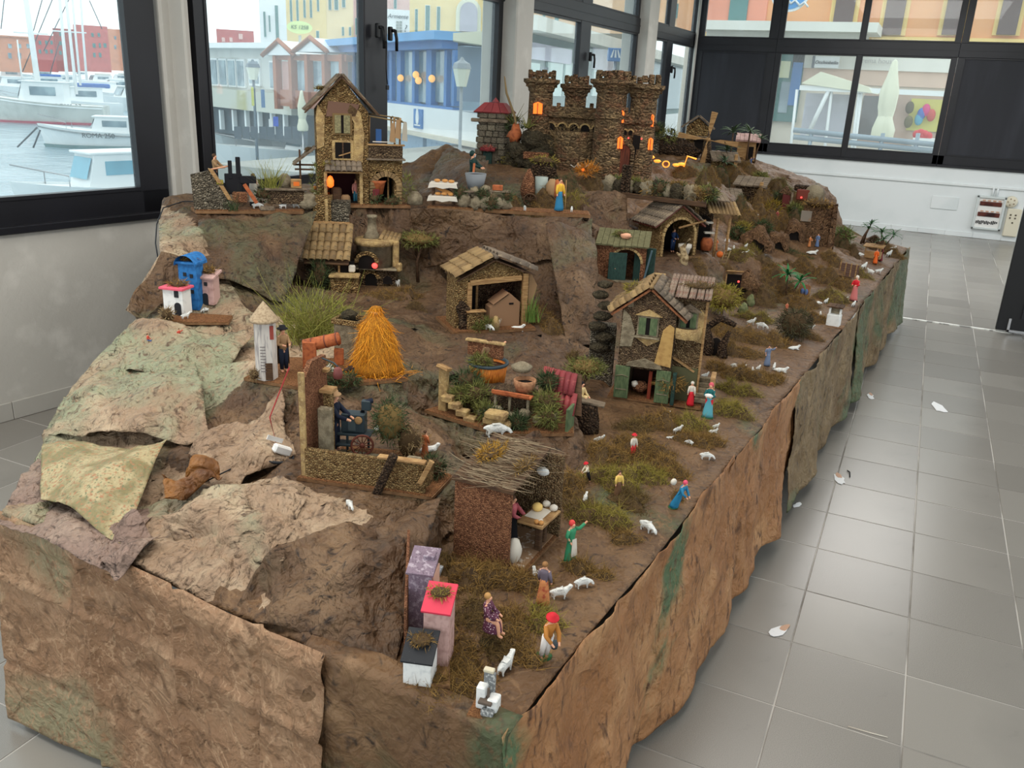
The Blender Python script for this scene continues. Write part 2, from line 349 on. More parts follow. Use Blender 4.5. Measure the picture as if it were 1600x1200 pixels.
bbl = bpy.data.objects.new('baseboard_left', None); COL.objects.link(bbl); tag(bbl, kind='structure'); t0 = None
for k in range(9):
    p = K1+D1*(-.5-.341*k+.13)
    if t0 is None: t0 = MB().box((0, -.006, .046), (.338, .012, .09), SKIRTING, bev=.002).build('tile', bbl, p); t0.rotation_euler.z = math.atan2(D1.y, D1.x)
    else: inst(t0, 'tile', bbl, p, (0, 0, math.atan2(D1.y, D1.x)))
tag(MB().box((5.3, .1, 3.36), (16.4, 7.6, .1), WHITEWALL).build('ceiling'), kind='structure')
# rear wall fittings
eb = thing('electrical_panel', (XB-.02, -.855, .345), 'grey framed electrical panel with brown glazed slots on the white rear wall', 'panel')
RED = mat('brown_glazing', S(96, 46, 36), .25, [('noise', 9., S(48, 22, 20), .4, .6)]); GREYP = mat('grey_plastic', S(206, 212, 210), .5)
fm = MB()
for c, s_ in (((-.01, .16, 0), (.05, .03, .44)), ((-.01, -.16, 0), (.05, .03, .44)), ((-.01, 0, .205), (.05, .35, .03)), ((-.01, 0, -.205), (.05, .35, .03))): fm.box(c, s_, GREYP, bev=.006)
fm.build('frame', eb); MB().box((-.004, 0, 0), (.02, .30, .4), mat('panel_white', S(232, 230, 226), .5)).build('back_plate', eb)
for z in (.12, -.02):
    MB().box((-.016, 0, z), (.02, .26, .055), RED, bev=.004).build('glazed_slot', eb)
    for k in range(4): MB().box((-.016, -.1+.062*k, z+.042), (.014, .036, .014), mat('switch_beige', S(196, 150, 120), .5)).build('switch', eb)
inkm = mat('ink', S(30, 32, 34), .6)
ink = MB(); random.seed(3)
for k in range(13): ink.box((-.016, .125-.02*k, -.125+random.uniform(-.006, .01)), (.004, .014, random.uniform(.018, .05)), inkm, TR(rot=(random.uniform(-.3, .3)*0, 0, 0)))
ink.build('handwritten_label', eb)
bl = thing('alarm_bell', (XB-.02, -1.085, .515), 'round cream alarm bell beside the electrical panel', 'bell')
CREAM = mat('cream_plastic', S(222, 214, 192), .5)
MB().lathe([(.075, 0), (.075, .02), (.06, .035), (0, .04)], CREAM, 18, TR(rot=(0, -math.pi/2, 0))).build('body', bl)
g = MB()
for k in range(5): a = k*math.pi*2/5; MB().box((-.04, .04*math.cos(a), .04*math.sin(a)), (.008, .016, .016), mat('tan_plastic', S(150, 132, 104), .6), bev=.004).build('grille_hole', bl)
jb = thing('junction_box', (XB-.02, -1.15, .25), 'tall cream junction box right of the electrical panel', 'box')
MB().box((-.01, 0, 0), (.05, .17, .36), CREAM, bev=.008).build('case', jb)
for y, z in ((.04, .1), (-.02, .1), (.0, .0), (.04, .06), (-.02, .06)): MB().box((-.037, y, z), (.006, .02, .02), mat('dark_slot', S(92, 84, 70), .6), bev=.003).build('slot', jb)
cd = thing('cable_conduit', (XB-.02, -.88, .62), 'pair of short white conduits dropping to the electrical panel', 'conduit')
for y in (.03, -.02): MB().tube([(0, y, .06), (0, y, -.06)], .013, WHITEWALL, 8).build('pipe', cd)
ap = thing('access_cover', tuple(atx(1476, 317, XB-.006)), 'flat white access cover plastered onto the rear wall', 'cover')
MB().box((0, 0, 0), (.012, .33, .17), WHITEWALL, bev=.003).build('plate', ap)
# black door standing open at the right
dr = bpy.data.objects.new('door_1', None); COL.objects.link(dr); tag(dr, kind='structure')
dl = MB(); dl.box((7.56, -1.25, 1.08), (.05, 1.07, 2.12), BLACK, bev=.004); dl.box((7.53, -1.27, 1.08), (.02, .8, 1.9), mat('black_panel', S(28, 28, 32), .35)); dl.build('leaf', dr)
b_ = MB(); b_.box((7.525, -.80, .07), (.012, .02, .11), STEEL, bev=.003); b_.box((7.525, -.855, .025), (.012, .13, .022), STEEL, bev=.003); b_.build('corner_bracket', dr)
# ------------------------------------------------------------------ the paper mountain on its table
HT = .60
CP = []                                            # (u, v, z)
def cp(*rows):
    for r in rows:
        if r[0] == 'u': CP.append(r[1:4])
        else: p = atz(*r[1:4]); u, v = uv(p); CP.append((u, v, r[3]))
BND = [('u', 0, 0, .6)] + [('u', .35*k, .004*math.sin(k*2.3), .6) for k in range(1, 18)] + [('u', 6.28, 0, .6), ('u', 6.25, .25, .64), ('u', 6.2, .54, .70), ('u', 6.17, .59, .93), ('u', 6.14, .66, 1.0), ('u', 6.1, .95, 1.12), ('u', 6.1, 1.3, 1.215),
    ('u', 6.15, 2.0, 1.24), ('u', 6.1, 2.95, 1.08), ('u', 5., 2.95, 1.06), ('u', 4.2, 2.92, 1.06), ('u', 3.2, 2.9, 1.06), ('u', 2.3, 2.9, 1.06),
    ('p', 255, 312, 1.05), ('p', 248, 345, 1.03), ('p', 250, 398, .975), ('p', 196, 484, .80), ('p', 214, 496, .775), ('p', 140, 570, .70), ('p', 98, 622, .655), ('p', 66, 682, .60),
    ('u', .30, 1.73, .60), ('u', .12, 1.54, .6), ('u', -.02, 1.41, .6), ('u', 0, 1.1, .6), ('u', 0, .8, .6), ('u', 0, .6, .6), ('u', 0, .39, .6), ('u', 0, .2, .6)]
cp(*BND); NB = len(CP)
cp(# low meadow
   ('u', .15, .12, .603), ('u', .6, .12, .606), ('u', 1.2, .12, .606), ('u', 1.9, .12, .608), ('u', 2.6, .12, .606), ('u', 3.4, .1, .608), ('u', 4.4, .1, .606), ('u', 5.4, .1, .61),
   ('p', 640, 1080, .603), ('p', 618, 985, .604), ('p', 612, 900, .604), ('p', 700, 850, .606), ('p', 860, 790, .61), ('p', 955, 745, .612), ('p', 915, 668, .615), ('p', 905, 612, .62),
   ('u', 1.3, .3, .615), ('u', 1.8, .3, .62), ('u', 2.2, .28, .62), ('u', 2.9, .28, .625), ('u', 3.6, .22, .62),
   ('p', 1105, 540, .63), ('p', 1130, 505, .64), ('p', 1150, 470, .64), ('p', 1240, 455, .64), ('p', 1300, 440, .63), ('u', 5.2, .2, .63), ('u', 5.9, .25, .65),
   # front-left boulder of folded sheets
   ('p', 588, 1048, .612), ('p', 560, 960, .645), ('p', 480, 992, .612), ('p', 330, 972, .607), ('p', 262, 886, .612), ('p', 240, 802, .675), ('p', 330, 770, .70), ('p', 432, 862, .672), ('p', 395, 930, .64),
   ('p', 530, 820, .70), ('p', 600, 830, .692), ('p', 690, 775, .70), ('p', 700, 820, .65), ('p', 605, 905, .645), ('p', 480, 785, .71), ('p', 680, 745, .712), ('p', 713, 720, .705), ('p', 700, 700, .71), ('p', 640, 655, .712), ('p', 560, 620, .715), ('p', 455, 655, .715),
   ('p', 450, 745, .70), ('p', 380, 735, .675), ('p', 270, 745, .64), ('p', 330, 690, .70), ('p', 345, 640, .715), ('p', 190, 740, .62), ('p', 120, 760, .61), ('p', 60, 760, .605), ('p', 160, 830, .607), ('p', 90, 820, .605),
   # gully and the tub ledge
   ('p', 655, 662, .63), ('p', 735, 715, .612), ('p', 725, 745, .605), ('p', 795, 697, .668), ('p', 800, 730, .62), ('p', 660, 645, .668), ('p', 893, 648, .668), ('p', 700, 600, .68), ('p', 850, 590, .675), ('p', 770, 560, .69), ('p', 905, 690, .63), ('p', 945, 735, .615),
   # silo ledge
   ('p', 385, 586, .772), ('p', 480, 614, .772), ('p', 632, 563, .772), ('p', 640, 580, .765), ('p', 645, 640, .69), ('p', 600, 610, .725), ('p', 560, 505, .765), ('p', 420, 520, .76), ('p', 500, 540, .77), ('p', 640, 520, .745), ('p', 690, 560, .69), ('p', 650, 600, .70),
   # stable ledge and gully
   ('p', 680, 494, .725), ('p', 755, 524, .725), ('p', 838, 508, .725), ('p', 870, 480, .735), ('p', 760, 460, .74), ('p', 700, 440, .75), ('p', 840, 440, .75), ('p', 850, 545, .69), ('p', 880, 520, .68), ('p', 905, 575, .635), ('p', 930, 545, .64), ('p', 948, 600, .625),
   ('p', 925, 440, .85), ('p', 880, 400, .92), ('p', 862, 370, 1.0), ('p', 950, 400, .93),
   # oven ledge
   ('p', 480, 447, .75), ('p', 560, 472, .75), ('p', 640, 442, .75), ('p', 600, 400, .78), ('p', 690, 400, .80), ('p', 440, 420, .79),
   # house plateau and its cliff
   ('p', 310, 336, 1.055), ('p', 420, 334, 1.07), ('p', 500, 326, 1.08), ('p', 640, 323, 1.08), ('p', 760, 330, 1.08), ('p', 912, 337, 1.08), ('u', 2.3, 2.3, 1.08), ('u', 2.0, 2.6, 1.06), ('u', 2.8, 2.2, 1.08), ('u', 3.0, 1.7, 1.09), ('u', 3.1, 1.35, 1.1),
   ('p', 500, 350, 1.0), ('p', 620, 360, .98), ('p', 760, 370, .96), ('p', 850, 362, 1.0),
   ('p', 430, 350, 1.02), ('p', 330, 355, 1.03), ('p', 440, 372, .97),
   # left flank
   ('p', 345, 360, 1.0), ('p', 305, 430, .90), ('p', 340, 470, .83), ('p', 400, 430, .86), ('p', 365, 400, .93), ('p', 440, 470, .78), ('p', 420, 440, .82), ('p', 250, 497, .79), ('p', 293, 508, .79), ('p', 350, 488, .80), ('p', 400, 505, .77),
   ('p', 300, 540, .745), ('p', 250, 545, .745), ('p', 200, 560, .735), ('p', 270, 575, .70), ('p', 365, 540, .745), ('p', 180, 690, .63), ('p', 250, 650, .69), ('p', 330, 640, .71), ('p', 290, 600, .715), ('p', 390, 610, .75), ('p', 350, 580, .715), ('p', 130, 640, .665),
   # rock behind the cart
   ('p', 697, 229, 1.27), ('p', 668, 284, 1.10), ('p', 722, 282, 1.12), ('p', 640, 264, 1.07), ('p', 762, 266, 1.15), ('p', 800, 285, 1.13), ('p', 870, 290, 1.12), ('u', 3.4, 2.55, 1.12), ('u', 4.0, 2.6, 1.15),
   # castle shelf
   ('p', 912, 281, 1.13), ('p', 973, 306, 1.13), ('p', 1098, 285, 1.12), ('u', 3.6, 1.9, 1.14), ('u', 4.4, 1.8, 1.15), ('u', 4.4, 2.4, 1.15), ('u', 5.2, 2.0, 1.19), ('u', 5.0, 1.4, 1.16), ('u', 5.6, 1.6, 1.22), ('u', 5.5, 1.15, 1.13),
   ('u', 3.3, 1.13, .93), ('u', 3.9, 1.10, .93), ('u', 4.4, 1.07, .95),
   # village steps below the castle
   ('p', 955, 470, .80), ('p', 1010, 440, .81), ('p', 1000, 400, .84), ('p', 1060, 412, .84), ('p', 1110, 408, .83), ('p', 1190, 404, .80), ('p', 1188, 420, .76), ('p', 1110, 428, .76), ('p', 1130, 345, .89), ('p', 1200, 345, .88), ('p', 1250, 345, .86), ('p', 1150, 305, .99), ('p', 1220, 300, 1.0), ('p', 1265, 345, .84),
   ('u', 2.15, .62, .63), ('u', 2.5, .66, .66), ('u', 2.2, .78, .72), ('u', 1.85, .66, .625),
   ('p', 1160, 455, .66), ('p', 1195, 452, .66), ('p', 1130, 440, .73), ('p', 1205, 396, .735), ('p', 1272, 396, .725), ('p', 1205, 440, .66), ('p', 1270, 432, .65), ('p', 1285, 385, .73), ('p', 1318, 412, .68), ('p', 1345, 395, .68), ('p', 1296, 385, .72), ('u', 5.4, 1.0, 1.05), ('u', 5.7, .70, 1.0), ('u', 5.7, .62, .95), ('u', 5.75, .56, .72), ('u', 5.9, .42, .69), ('u', 5.2, .64, .90), ('u', 5.2, .57, .74))
# drop near-duplicates, triangulate in plan, refine
keep = []
for k, c in enumerate(CP):
    if k < NB or all((c[0]-q[0])**2+(c[1]-q[1])**2 > .035**2 for q in keep): keep.append(c)
res = geometry.delaunay_2d_cdt([Vector((c[0], c[1])) for c in keep], [(i, (i+1) % NB) for i in range(NB)], [], 1, 1e-5)
vz = []
for co, orig in zip(res[0], res[3]):
    if orig: vz.append(keep[orig[0]][2])
    else: vz.append(min(keep, key=lambda c: (c[0]-co.x)**2+(c[1]-co.y)**2)[2])
bm = bmesh.new()
bv = [bm.verts.new(W(co.x, co.y, z)) for co, z in zip(res[0], vz)]
for f in res[2]:
    try: bm.faces.new([bv[i] for i in f])
    except ValueError: pass
for _ in range(8):
    es = [e for e in bm.edges if e.calc_length() > .018*(1 if (e.verts[0].co-EYE).length < 3.2 else 1.8)]
    if not es: break
    bmesh.ops.subdivide_edges(bm, edges=es, cuts=1, use_grid_fill=False)
    bmesh.ops.triangulate(bm, faces=[f for f in bm.faces if len(f.verts) > 3])
bm.normal_update()
for f in bm.faces:
    if f.normal.z < 0: f.normal_flip()
bm.normal_update()
for _ in range(1): bmesh.ops.smooth_vert(bm, verts=[v for v in bm.verts if not v.is_boundary], factor=.5, use_axis_x=True, use_axis_y=True, use_axis_z=True)
bm.normal_update()
def crumple(p, amp=1.):
    q = Vector(p); r = 0.
    n1 = noise.noise(q*4.3); n2 = noise.noise(q*9.+Vector((5, 1, 2))); n3 = noise.noise(q*21.+Vector((9, 3, 1))); n4 = noise.noise(q*43.+Vector((1, 8, 3)))
    n0 = noise.noise(q*2.1+Vector((2, 7, 4)))
    r = .022*(1-2*abs(n0))+.017*(1-2*abs(n1))+.011*(1-2*abs(n2))+.0062*(1-2*abs(n3))+.003*(1-2*abs(n4))-.027
    return r*amp
nrm = [v.normal.copy() for v in bm.verts]
for v, n in zip(bm.verts, nrm):
    u, vv_ = uv(v.co); flat = v.co.z < .64 and vv_ < .75 and u > .1
    a = .22 if flat else 1.25
    if v.is_boundary: a *= .35
    v.co += n*crumple(v.co, a)
# boards of the scenes stand level: (pixel of the origin, height, yaw, scale, outline in photo pixels)
PADS = {'tall_house': (537, 319, 1.09, 4, [(-60, -8), (104, -8), (104, 70), (-70, 70)]), 'well_diorama': (395, 329, 1.075, 2, [(-84, -2), (76, -6), (84, 36), (-92, 36)]),
        'stone_garden': (752, 326, 1.088, -4, [(-84, -8), (170, -10), (170, 34), (-84, 34)]), 'tiled_cottage': (510, 452, .757, -8, [(-40, -24), (130, -30), (130, 62), (-40, 66)]),
        'open_stable': (768, 513, .738, 20, [(-72, -14), (76, -14), (76, 92), (-72, 92)], .92), 'silo_board': (505, 598, .782, -12, [(-126, 8), (-20, -30), (128, 38), (60, 130), (-90, 120)]),
        'knife_grinder_board': (575, 752, .722, -22, [(-108, -22), (108, -22), (112, 50), (40, 120), (-92, 110)]), 'tub_garden_board': (780, 664, .682, -20, [(-128, 6), (14, -34), (112, 20), (88, 112), (-84, 112)]),
        'cork_hut': (752, 874, .613, -26, [(-50, -6), (76, -6), (76, 136), (-50, 136)]), 'cottage_board': (296, 502, .80, -24, [(-50, -2), (0, -8), (60, 6), (52, 46), (-46, 44)]),
        'castle': (958, 272, 1.165, -6, [(-160, -10), (60, -14), (60, 70), (-160, 80)]), 'castle_board': (975, 303, 1.135, -29, [(-50, 30), (-2, -2), (140, -2), (84, 110), (-60, 110)]), 'village_board': (655, 1070, .608, 0, [(-22, -10), (48, -6), (52, 300), (-24, 300)]), 'big_house': (1001, 624, .618, -6, [(-56, -4), (100, -4), (100, 96), (-56, 96)], .93),
        'arch_house': (966, 440, .82, -4, [(-56, -12), (70, -12), (70, 70), (-66, 70)], .74), 'vaulted_hut': (1056, 400, .85, 36, [(-50, -16), (60, -16), (60, 90), (-50, 90)], .76), 'white_fountain': (757, 1116, .608, -18, [(-30, -14), (28, -14), (26, 34), (-30, 34)])}
def pad_frame(n):
    px, py, z, yaw, poly = PADS[n][:5]; ks = PADS[n][5] if len(PADS[n]) > 5 else 1.; P = atz(px, py, z); d = P-EYE; a = math.atan2(d.y, d.x)-math.pi/2+math.radians(yaw); k = ks/pxm(P); ca, sa = math.cos(a), math.sin(a)
    return P, k, [(P.x+(x*ca-y*sa)*k, P.y+(x*sa+y*ca)*k) for x, y in poly]
def pdist(x, y, poly):                                   # signed distance to an outline, negative inside
    ins = False; dm = 1e9; n = len(poly)
    for i in range(n):
        (x0, y0), (x1, y1) = poly[i], poly[(i+1) % n]
        if (y0 > y) != (y1 > y) and x < (x1-x0)*(y-y0)/(y1-y0)+x0: ins = not ins
        dx, dy = x1-x0, y1-y0; t = max(0, min(1, ((x-x0)*dx+(y-y0)*dy)/(dx*dx+dy*dy))); dm = min(dm, math.hypot(x-x0-t*dx, y-y0-t*dy))
    return -dm if ins else dm
PF = [pad_frame(n)+(0. if n in ('castle', 'arch_house', 'vaulted_hut', 'tiled_cottage') else 5.,) for n in PADS]
for v in bm.verts:
    for P, k, poly, th_ in PF:
        if abs(v.co.x-P.x) > .9 or abs(v.co.y-P.y) > .9: continue
        dd = pdist(v.co.x, v.co.y, poly); zt = P.z-th_*k-.001
        if dd < .012: v.co.z = zt if v.co.z > zt or (dd < .004 and zt-v.co.z < .07) else v.co.z
        elif dd < .06 and v.co.z > zt: v.co.z = min(v.co.z, zt+(dd-.012)*.9)
bm.normal_update()
for f in bm.faces: f.smooth = True
me = bpy.data.meshes.new('paper_mountain'); bm.to_mesh(me); BVH = BVHTree.FromBMesh(bm); bm.free()
# tint by region: window light painted on the left flank, shade in the centre
me.materials.append(PAPER_ROCK); me.materials.append(PAPER_TOP); me.materials.append(PAPER_PALE_LIT)
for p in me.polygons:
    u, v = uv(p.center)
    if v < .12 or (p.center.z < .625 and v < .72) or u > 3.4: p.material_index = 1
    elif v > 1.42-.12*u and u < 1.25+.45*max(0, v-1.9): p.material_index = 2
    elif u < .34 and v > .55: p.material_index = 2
MT = bpy.data.objects.new('paper_mountain', me); COL.objects.link(MT)
md = MT.modifiers.new('thick', 'SOLIDIFY'); md.thickness = .002; md.offset = -1
tag(MT, 'mountain of crumpled brown paper filling the long display table', 'mountain', kind='thing')
def G(px, py):
    """terrain point seen at a pixel"""
    h = BVH.ray_cast(EYE, ray(px, py).normalized()); return h[0] if h[0] else atz(px, py, HT)
def G2(px, py):
    """the same, but things on a board stand on the board"""
    best = G(px, py)
    for P, k, poly, th_ in PF:
        q = atz(px, py, P.z+(1.3*k if th_ else 0))
        if th_ and pdist(q.x, q.y, poly) < .003 and (q-EYE).length < (best-EYE).length+.02: best = q
    return best
def drop(x, y, z0=3.):
    h = BVH.ray_cast(Vector((x, y, z0)), Vector((0, 0, -1))); return h[0].z if h[0] else HT
def gz(u, v): p = W(u, v); return drop(p.x, p.y)
# table under it
WOODT = mat('table_wood', S(150, 120, 84), .6, [('noise', (2, 18, 2), S(126, 98, 66), .4, .6)])
tb = thing('trestle_table', W(3.1, 1.2, 0), 'long wooden trestle table hidden under the paper mountain', 'table', _a)
MB().box((.03, -.5, .565), (6.1, 1.2, .03), WOODT).build('tabletop', tb); MB().box((.8, .75, .565), (4.4, 1.2, .03), WOODT).build('tabletop', tb)
for x in (-2.7, -1, 1, 2.7):
    for y in (-.9, 0): MB().box((x, y, .275), (.06, .06, .55), WOODT).build('leg', tb)
# ------------------------------------------------------------------ hanging sheets
def sheet(name, fn, ns, nt, m, label=None, cat='paper sheet', amp=1., group=None, thick=.0016, seed=0, parent=None):
    vs = []; fs = []
    for j in range(nt+1):
        for i in range(ns+1): vs.append(Vector(fn(i/ns, j/nt)))
    g = lambda i, j: vs[min(max(j, 0), nt)*(ns+1)+min(max(i, 0), ns)]
    out = []
    for j in range(nt+1):
        for i in range(ns+1):
            n = (g(i+1, j)-g(i-1, j)).cross(g(i, j+1)-g(i, j-1))
            n = n.normalized() if n.length > 1e-9 else Vector((0, 0, 1))
            out.append(g(i, j)+n*crumple(g(i, j)+Vector((seed, seed*.7, 0)), amp))
    for j in range(nt):
        for i in range(ns): a = j*(ns+1)+i; fs.append((a, a+1, a+ns+2, a+ns+1))
    me = bpy.data.meshes.new(name); me.from_pydata(out, [], fs); me.materials.append(m); me.polygons.foreach_set('use_smooth', [True]*len(fs)); me.update()
    o = bpy.data.objects.new(name, me); COL.objects.link(o); o.parent = parent
    md = o.modifiers.new('thick', 'SOLIDIFY'); md.thickness = thick; md.offset = 0
    if label: tag(o, label, cat, group)
    return o
def skirt_fn(ua, ub, off, bot, wav, ph):
    def fn(s, t):
        u = ua+(ub-ua)*s; top = .604+.010*math.sin(u*6.1+ph)+.006*math.sin(u*17+ph*3)
        z = top*(1-t)+bot(s)*t; k = t
        v = -.003-.006*math.sin(u*9+ph)**2-off*(.15+.85*k)-wav*(.03+.97*k)*(.5+.5*math.sin(u*6.3+ph)+.4*math.sin(u*14+ph*2))-.02*max(0, math.sin(u*3.1+ph*1.7))*k**4
        return W(u, v, z)
    return fn
SK = [(-.02, 1.42, .012, .02, .046, .5, 'nearest marbled brown sheet with a green swirl on the table side'), (1.36, 2.35, .004, .045, .044, 2.1, 'marbled sheet with pale green streaks, second along the table side'),
      (2.30, 3.9, .012, .03, .034, 3.7, 'greenish marbled sheet in the middle of the table side'), (3.84, 6.28, .006, .03, .040, 1.2, 'farthest brown marbled sheet hanging at the rear of the table side')]
for k, (ua, ub, off, bz, wav, ph, lab) in enumerate(SK):
    sheet('paper_skirt', skirt_fn(ua, ub, off, (lambda s, bz=bz, ph=ph: bz+.03*math.sin(s*5+ph)**2), wav, ph), int((ub-ua)/.017), 40, PAPER_SKIRTG if k >= 2 else PAPER_SKIRT, lab, amp=.55, seed=k*3.3)
def rear(s, t): return W(6.285+.01*math.sin(t*5), .0+.6*s, (.6+.28*max(0, s-.4))*(1-t)+.04*t)
sheet('paper_skirt', rear, 24, 26, PAPER_SKIRTG, 'narrow marbled sheet closing the far end of the table', amp=.5, seed=17)
def front_dark(s, t):
    v = -.01+.46*s
    if t < .1: return W(.045*(1-t/.1)-.004, v, .607)
    k = (t-.1)/.9; return W(-.006-.05*k*(.4+.6*math.sin(v*9+.6)**2), v, .605*(1-k)+.03*k)
sheet('paper_skirt', front_dark, 30, 40, PAPER_FRONT, 'dark green and brown marbled sheet at the near corner of the table', amp=.6, seed=21)
def front_plain(s, t):
    v = .385+1.06*s
    fold = .012*(max(0, 1-abs((v-.80))/.016)+max(0, 1-abs(v-1.10)/.016)-max(0, 1-abs(v-.56)/.014)+max(0, 1-abs(t-.30)/.022)-max(0, 1-abs(t-.72)/.022))
    k = t; q = math.sin(v*4.2+.4)
    return W(-.014-.05*k-.03*k*q-fold-.012*math.sin(min(1, t*9)*3.1), v-.02*(1-s)*k, (.618+.006*math.sin(v*8))*(1-k)+.02*k)
PEND = sheet('paper_skirt', front_plain, 110, 70, PAPER_END, 'plain tan sheet with fold lines covering the near end of the table', amp=.35, seed=31)
def front_left(s, t):
    a = Vector((-.03, 1.43)); b = Vector((.34, 1.80)); p = a+(b-a)*s
    return W(p.x+.02-.03*t, p.y-.02+.02*t, .585*(1-t)+.03*t)
sheet('paper_skirt', front_left, 24, 26, PAPER_END, 'short tan sheet round the left corner of the table', amp=.4, seed=37)
# loose torn sheets on the near left flank
def flap(name, *a, **k):
    o = sheet('paper_flap', *a, **k); o.parent = MT
    if 'category' in o: del o['category']
    return o
def patch(corners, sag=0., curl=0.):
    P = [Vector(c) for c in corners]                  # a b along the top edge, d c along the bottom edge
    def fn(s, t):
        p = (P[0]*(1-s)+P[1]*s)*(1-t)+(P[3]*(1-s)+P[2]*s)*t
        p = p+Vector((0, 0, -sag*math.sin(math.pi*s)*math.sin(math.pi*t)+curl*(abs(s-.5)*2)**3*(t)))
        p.z += .012*math.sin(s*7+t*5); return p
    return fn
def Z(px, py, z): return atz(px, py, z)
flap('paper_flap', patch([Z(64, 690, .66), Z(262, 690, .705), Z(186, 842, .655), Z(62, 772, .648)], -.03), 46, 40, PAPER_MOTTLE, 'mottled yellow green paper flap folded over the left flank', amp=.5, seed=41)
flap('paper_flap', patch([Z(58, 712, .628), Z(252, 800, .63), Z(176, 896, .622), Z(-6, 806, .618)], -.012), 52, 34, PAPER_MAUVE, 'crumpled mauve brown sheet lying at the left table corner', amp=.75, seed=43)
flap('paper_flap', patch([Z(206, 798, .68), Z(250, 838, .665), Z(178, 898, .632), Z(150, 876, .628)], -.012), 24, 22, PAPER_MAUVE, 'small torn mauve strip sticking up beside the tan skirt', amp=.6, seed=47)
flap('paper_flap', patch([Z(340, 722, .715), Z(346, 745, .71), Z(268, 786, .68), Z(260, 758, .688)], -.02), 30, 26, PAPER_RUST, 'rust brown crumpled scrap in the dark hollow on the left', amp=2.2, seed=53)
flap('paper_flap', patch([Z(196, 482, .82), Z(252, 396, .99), Z(350, 430, .90), Z(222, 498, .79)], .02), 40, 30, PAPER_ROCK, 'brown paper corner jutting out above the pink roofed cottages', amp=.8, seed=61)
# big loose sheets folded over the ledges
for k, (q, sag, m, lab) in enumerate((([(697, 229, 1.275), (764, 258, 1.21), (748, 304, 1.115), (664, 290, 1.10)], -.03, PAPER_ROCK, 'jagged reddish brown paper slab behind the bread cart'), ([(245, 800, .70), (478, 776, .735), (440, 868, .70), (276, 880, .612)], -.03, PAPER_PALE_LIT, 'pale green grey sheet over the front left rocks'), ([(432, 846, .715), (690, 782, .715), (612, 1040, .612), (352, 958, .606)], -.045, PAPER_ROCK, 'large brown sheet bulging over the front rocks'),
    ([(588, 830, .71), (710, 735, .72), (706, 846, .622), (613, 990, .615)], -.02, PAPER_ROCK, None), ([(388, 590, .768), (630, 570, .768), (642, 652, .70), (446, 655, .725)], -.03, PAPER_ROCK, None), ([(290, 705, .69), (440, 612, .765), (462, 705, .725), (345, 765, .685)], -.035, PAPER_PALE_LIT, None),
    ([(648, 650, .672), (798, 700, .672), (790, 738, .612), (688, 706, .612)], -.015, PAPER_ROCK, None), ([(798, 700, .672), (895, 652, .672), (952, 740, .614), (815, 740, .612)], -.02, PAPER_ROCK, None), ([(632, 505, .742), (752, 531, .736), (785, 580, .70), (648, 610, .70)], -.02, PAPER_ROCK, None),
    ([(640, 328, 1.088), (912, 340, 1.088), (862, 402, .93), (648, 418, .81)], -.03, PAPER_ROCK, None), ([(852, 352, 1.07), (926, 340, 1.09), (950, 548, .642), (886, 545, .66)], -.05, PAPER_ROCK, 'brown sheet hanging as a fin right of the stable'), ([(310, 340, 1.06), (496, 334, 1.08), (445, 468, .80), (306, 428, .915)], -.04, PAPER_ROCK, None), ([(98, 618, .675), (300, 548, .76), (330, 690, .71), (80, 682, .625)], -.03, PAPER_PALE_LIT, 'pale crumpled sheet on the lower left flank'), ([(208, 500, .80), (400, 520, .795), (330, 600, .73), (150, 575, .725)], -.03, PAPER_PALE_LIT, None))):
    o = flap('paper_flap', patch([Z(*p) for p in q], sag), 44, 36, m, lab, amp=1.1, seed=70+3*k)
# ------------------------------------------------------------------ outside: quay, harbour, street
def plain(name, c, rough=.7, var=.06): return mat(name, S(*c), rough, [('noise', 1.3, tuple(max(0, x*(1-var*3)) for x in S(*c)), .42, .7)])
WATER = mat('harbour_water', S(150, 172, 182), .18, [('noise', .25, S(120, 146, 158), .4, .65)], [('noise', .9, .6, .25), ('noise', 3.2, .5, .08)], spec=.5)
WHITE_P = plain('white_paint', (236, 238, 238), .5, .02); GREYW = plain('weathered_white', (205, 206, 200), .8)
BLUE_P = plain('kiosk_blue', (64, 122, 186), .5); ORANGE = plain('orange_render', (232, 168, 116), .85, .03); YEL = plain('yellow_trim', (238, 206, 130), .8, .03)
SHUT = mat('brown_shutter', S(120, 98, 92), .7, [('wave', (1, 1, 11.), S(96, 76, 72), .3, .7)]); DGLASS = mat('far_glass', S(96, 120, 132), .1, [('noise', .8, S(150, 172, 180), .4, .6)], spec=.7)
WOODP = plain('pavilion_wood', (170, 104, 72), .6); CANVAS = plain('cream_canvas', (226, 224, 200), .8, .03); QUAY = plain('quay_stone', (170, 168, 160), .9)
ROPE = plain('dark_line', (70, 76, 84), .7); CHROME = STEEL; SALMON = plain('salmon_render', (222, 150, 118), .85); REDR = plain('red_render', (196, 92, 88), .85); PINKR = plain('pink_render', (206, 110, 104), .85)
BLUEC = plain('blue_cover', (50, 104, 178), .7); GREENG = plain('teal_shutter', (84, 130, 128), .7); YELR = plain('yellow_render', (240, 212, 150), .85, .03); PINKL = plain('pale_pink_render', (230, 186, 176), .85, .03)
tag(MB().box((20, 160, -2.6), (320, 312, .2), WATER).build('harbour_water'), kind='structure')
qy = MB(); qy.box((13.5, 4.35, -1.3), (34, 1.0, 2.4), QUAY); qy.box((32, -10, -1.35), (37, 46, 2.5), QUAY); qy.box((-2, -12, -1.35), (31, 16, 2.5), QUAY)
tag(qy.build('street_ground'), kind='structure')
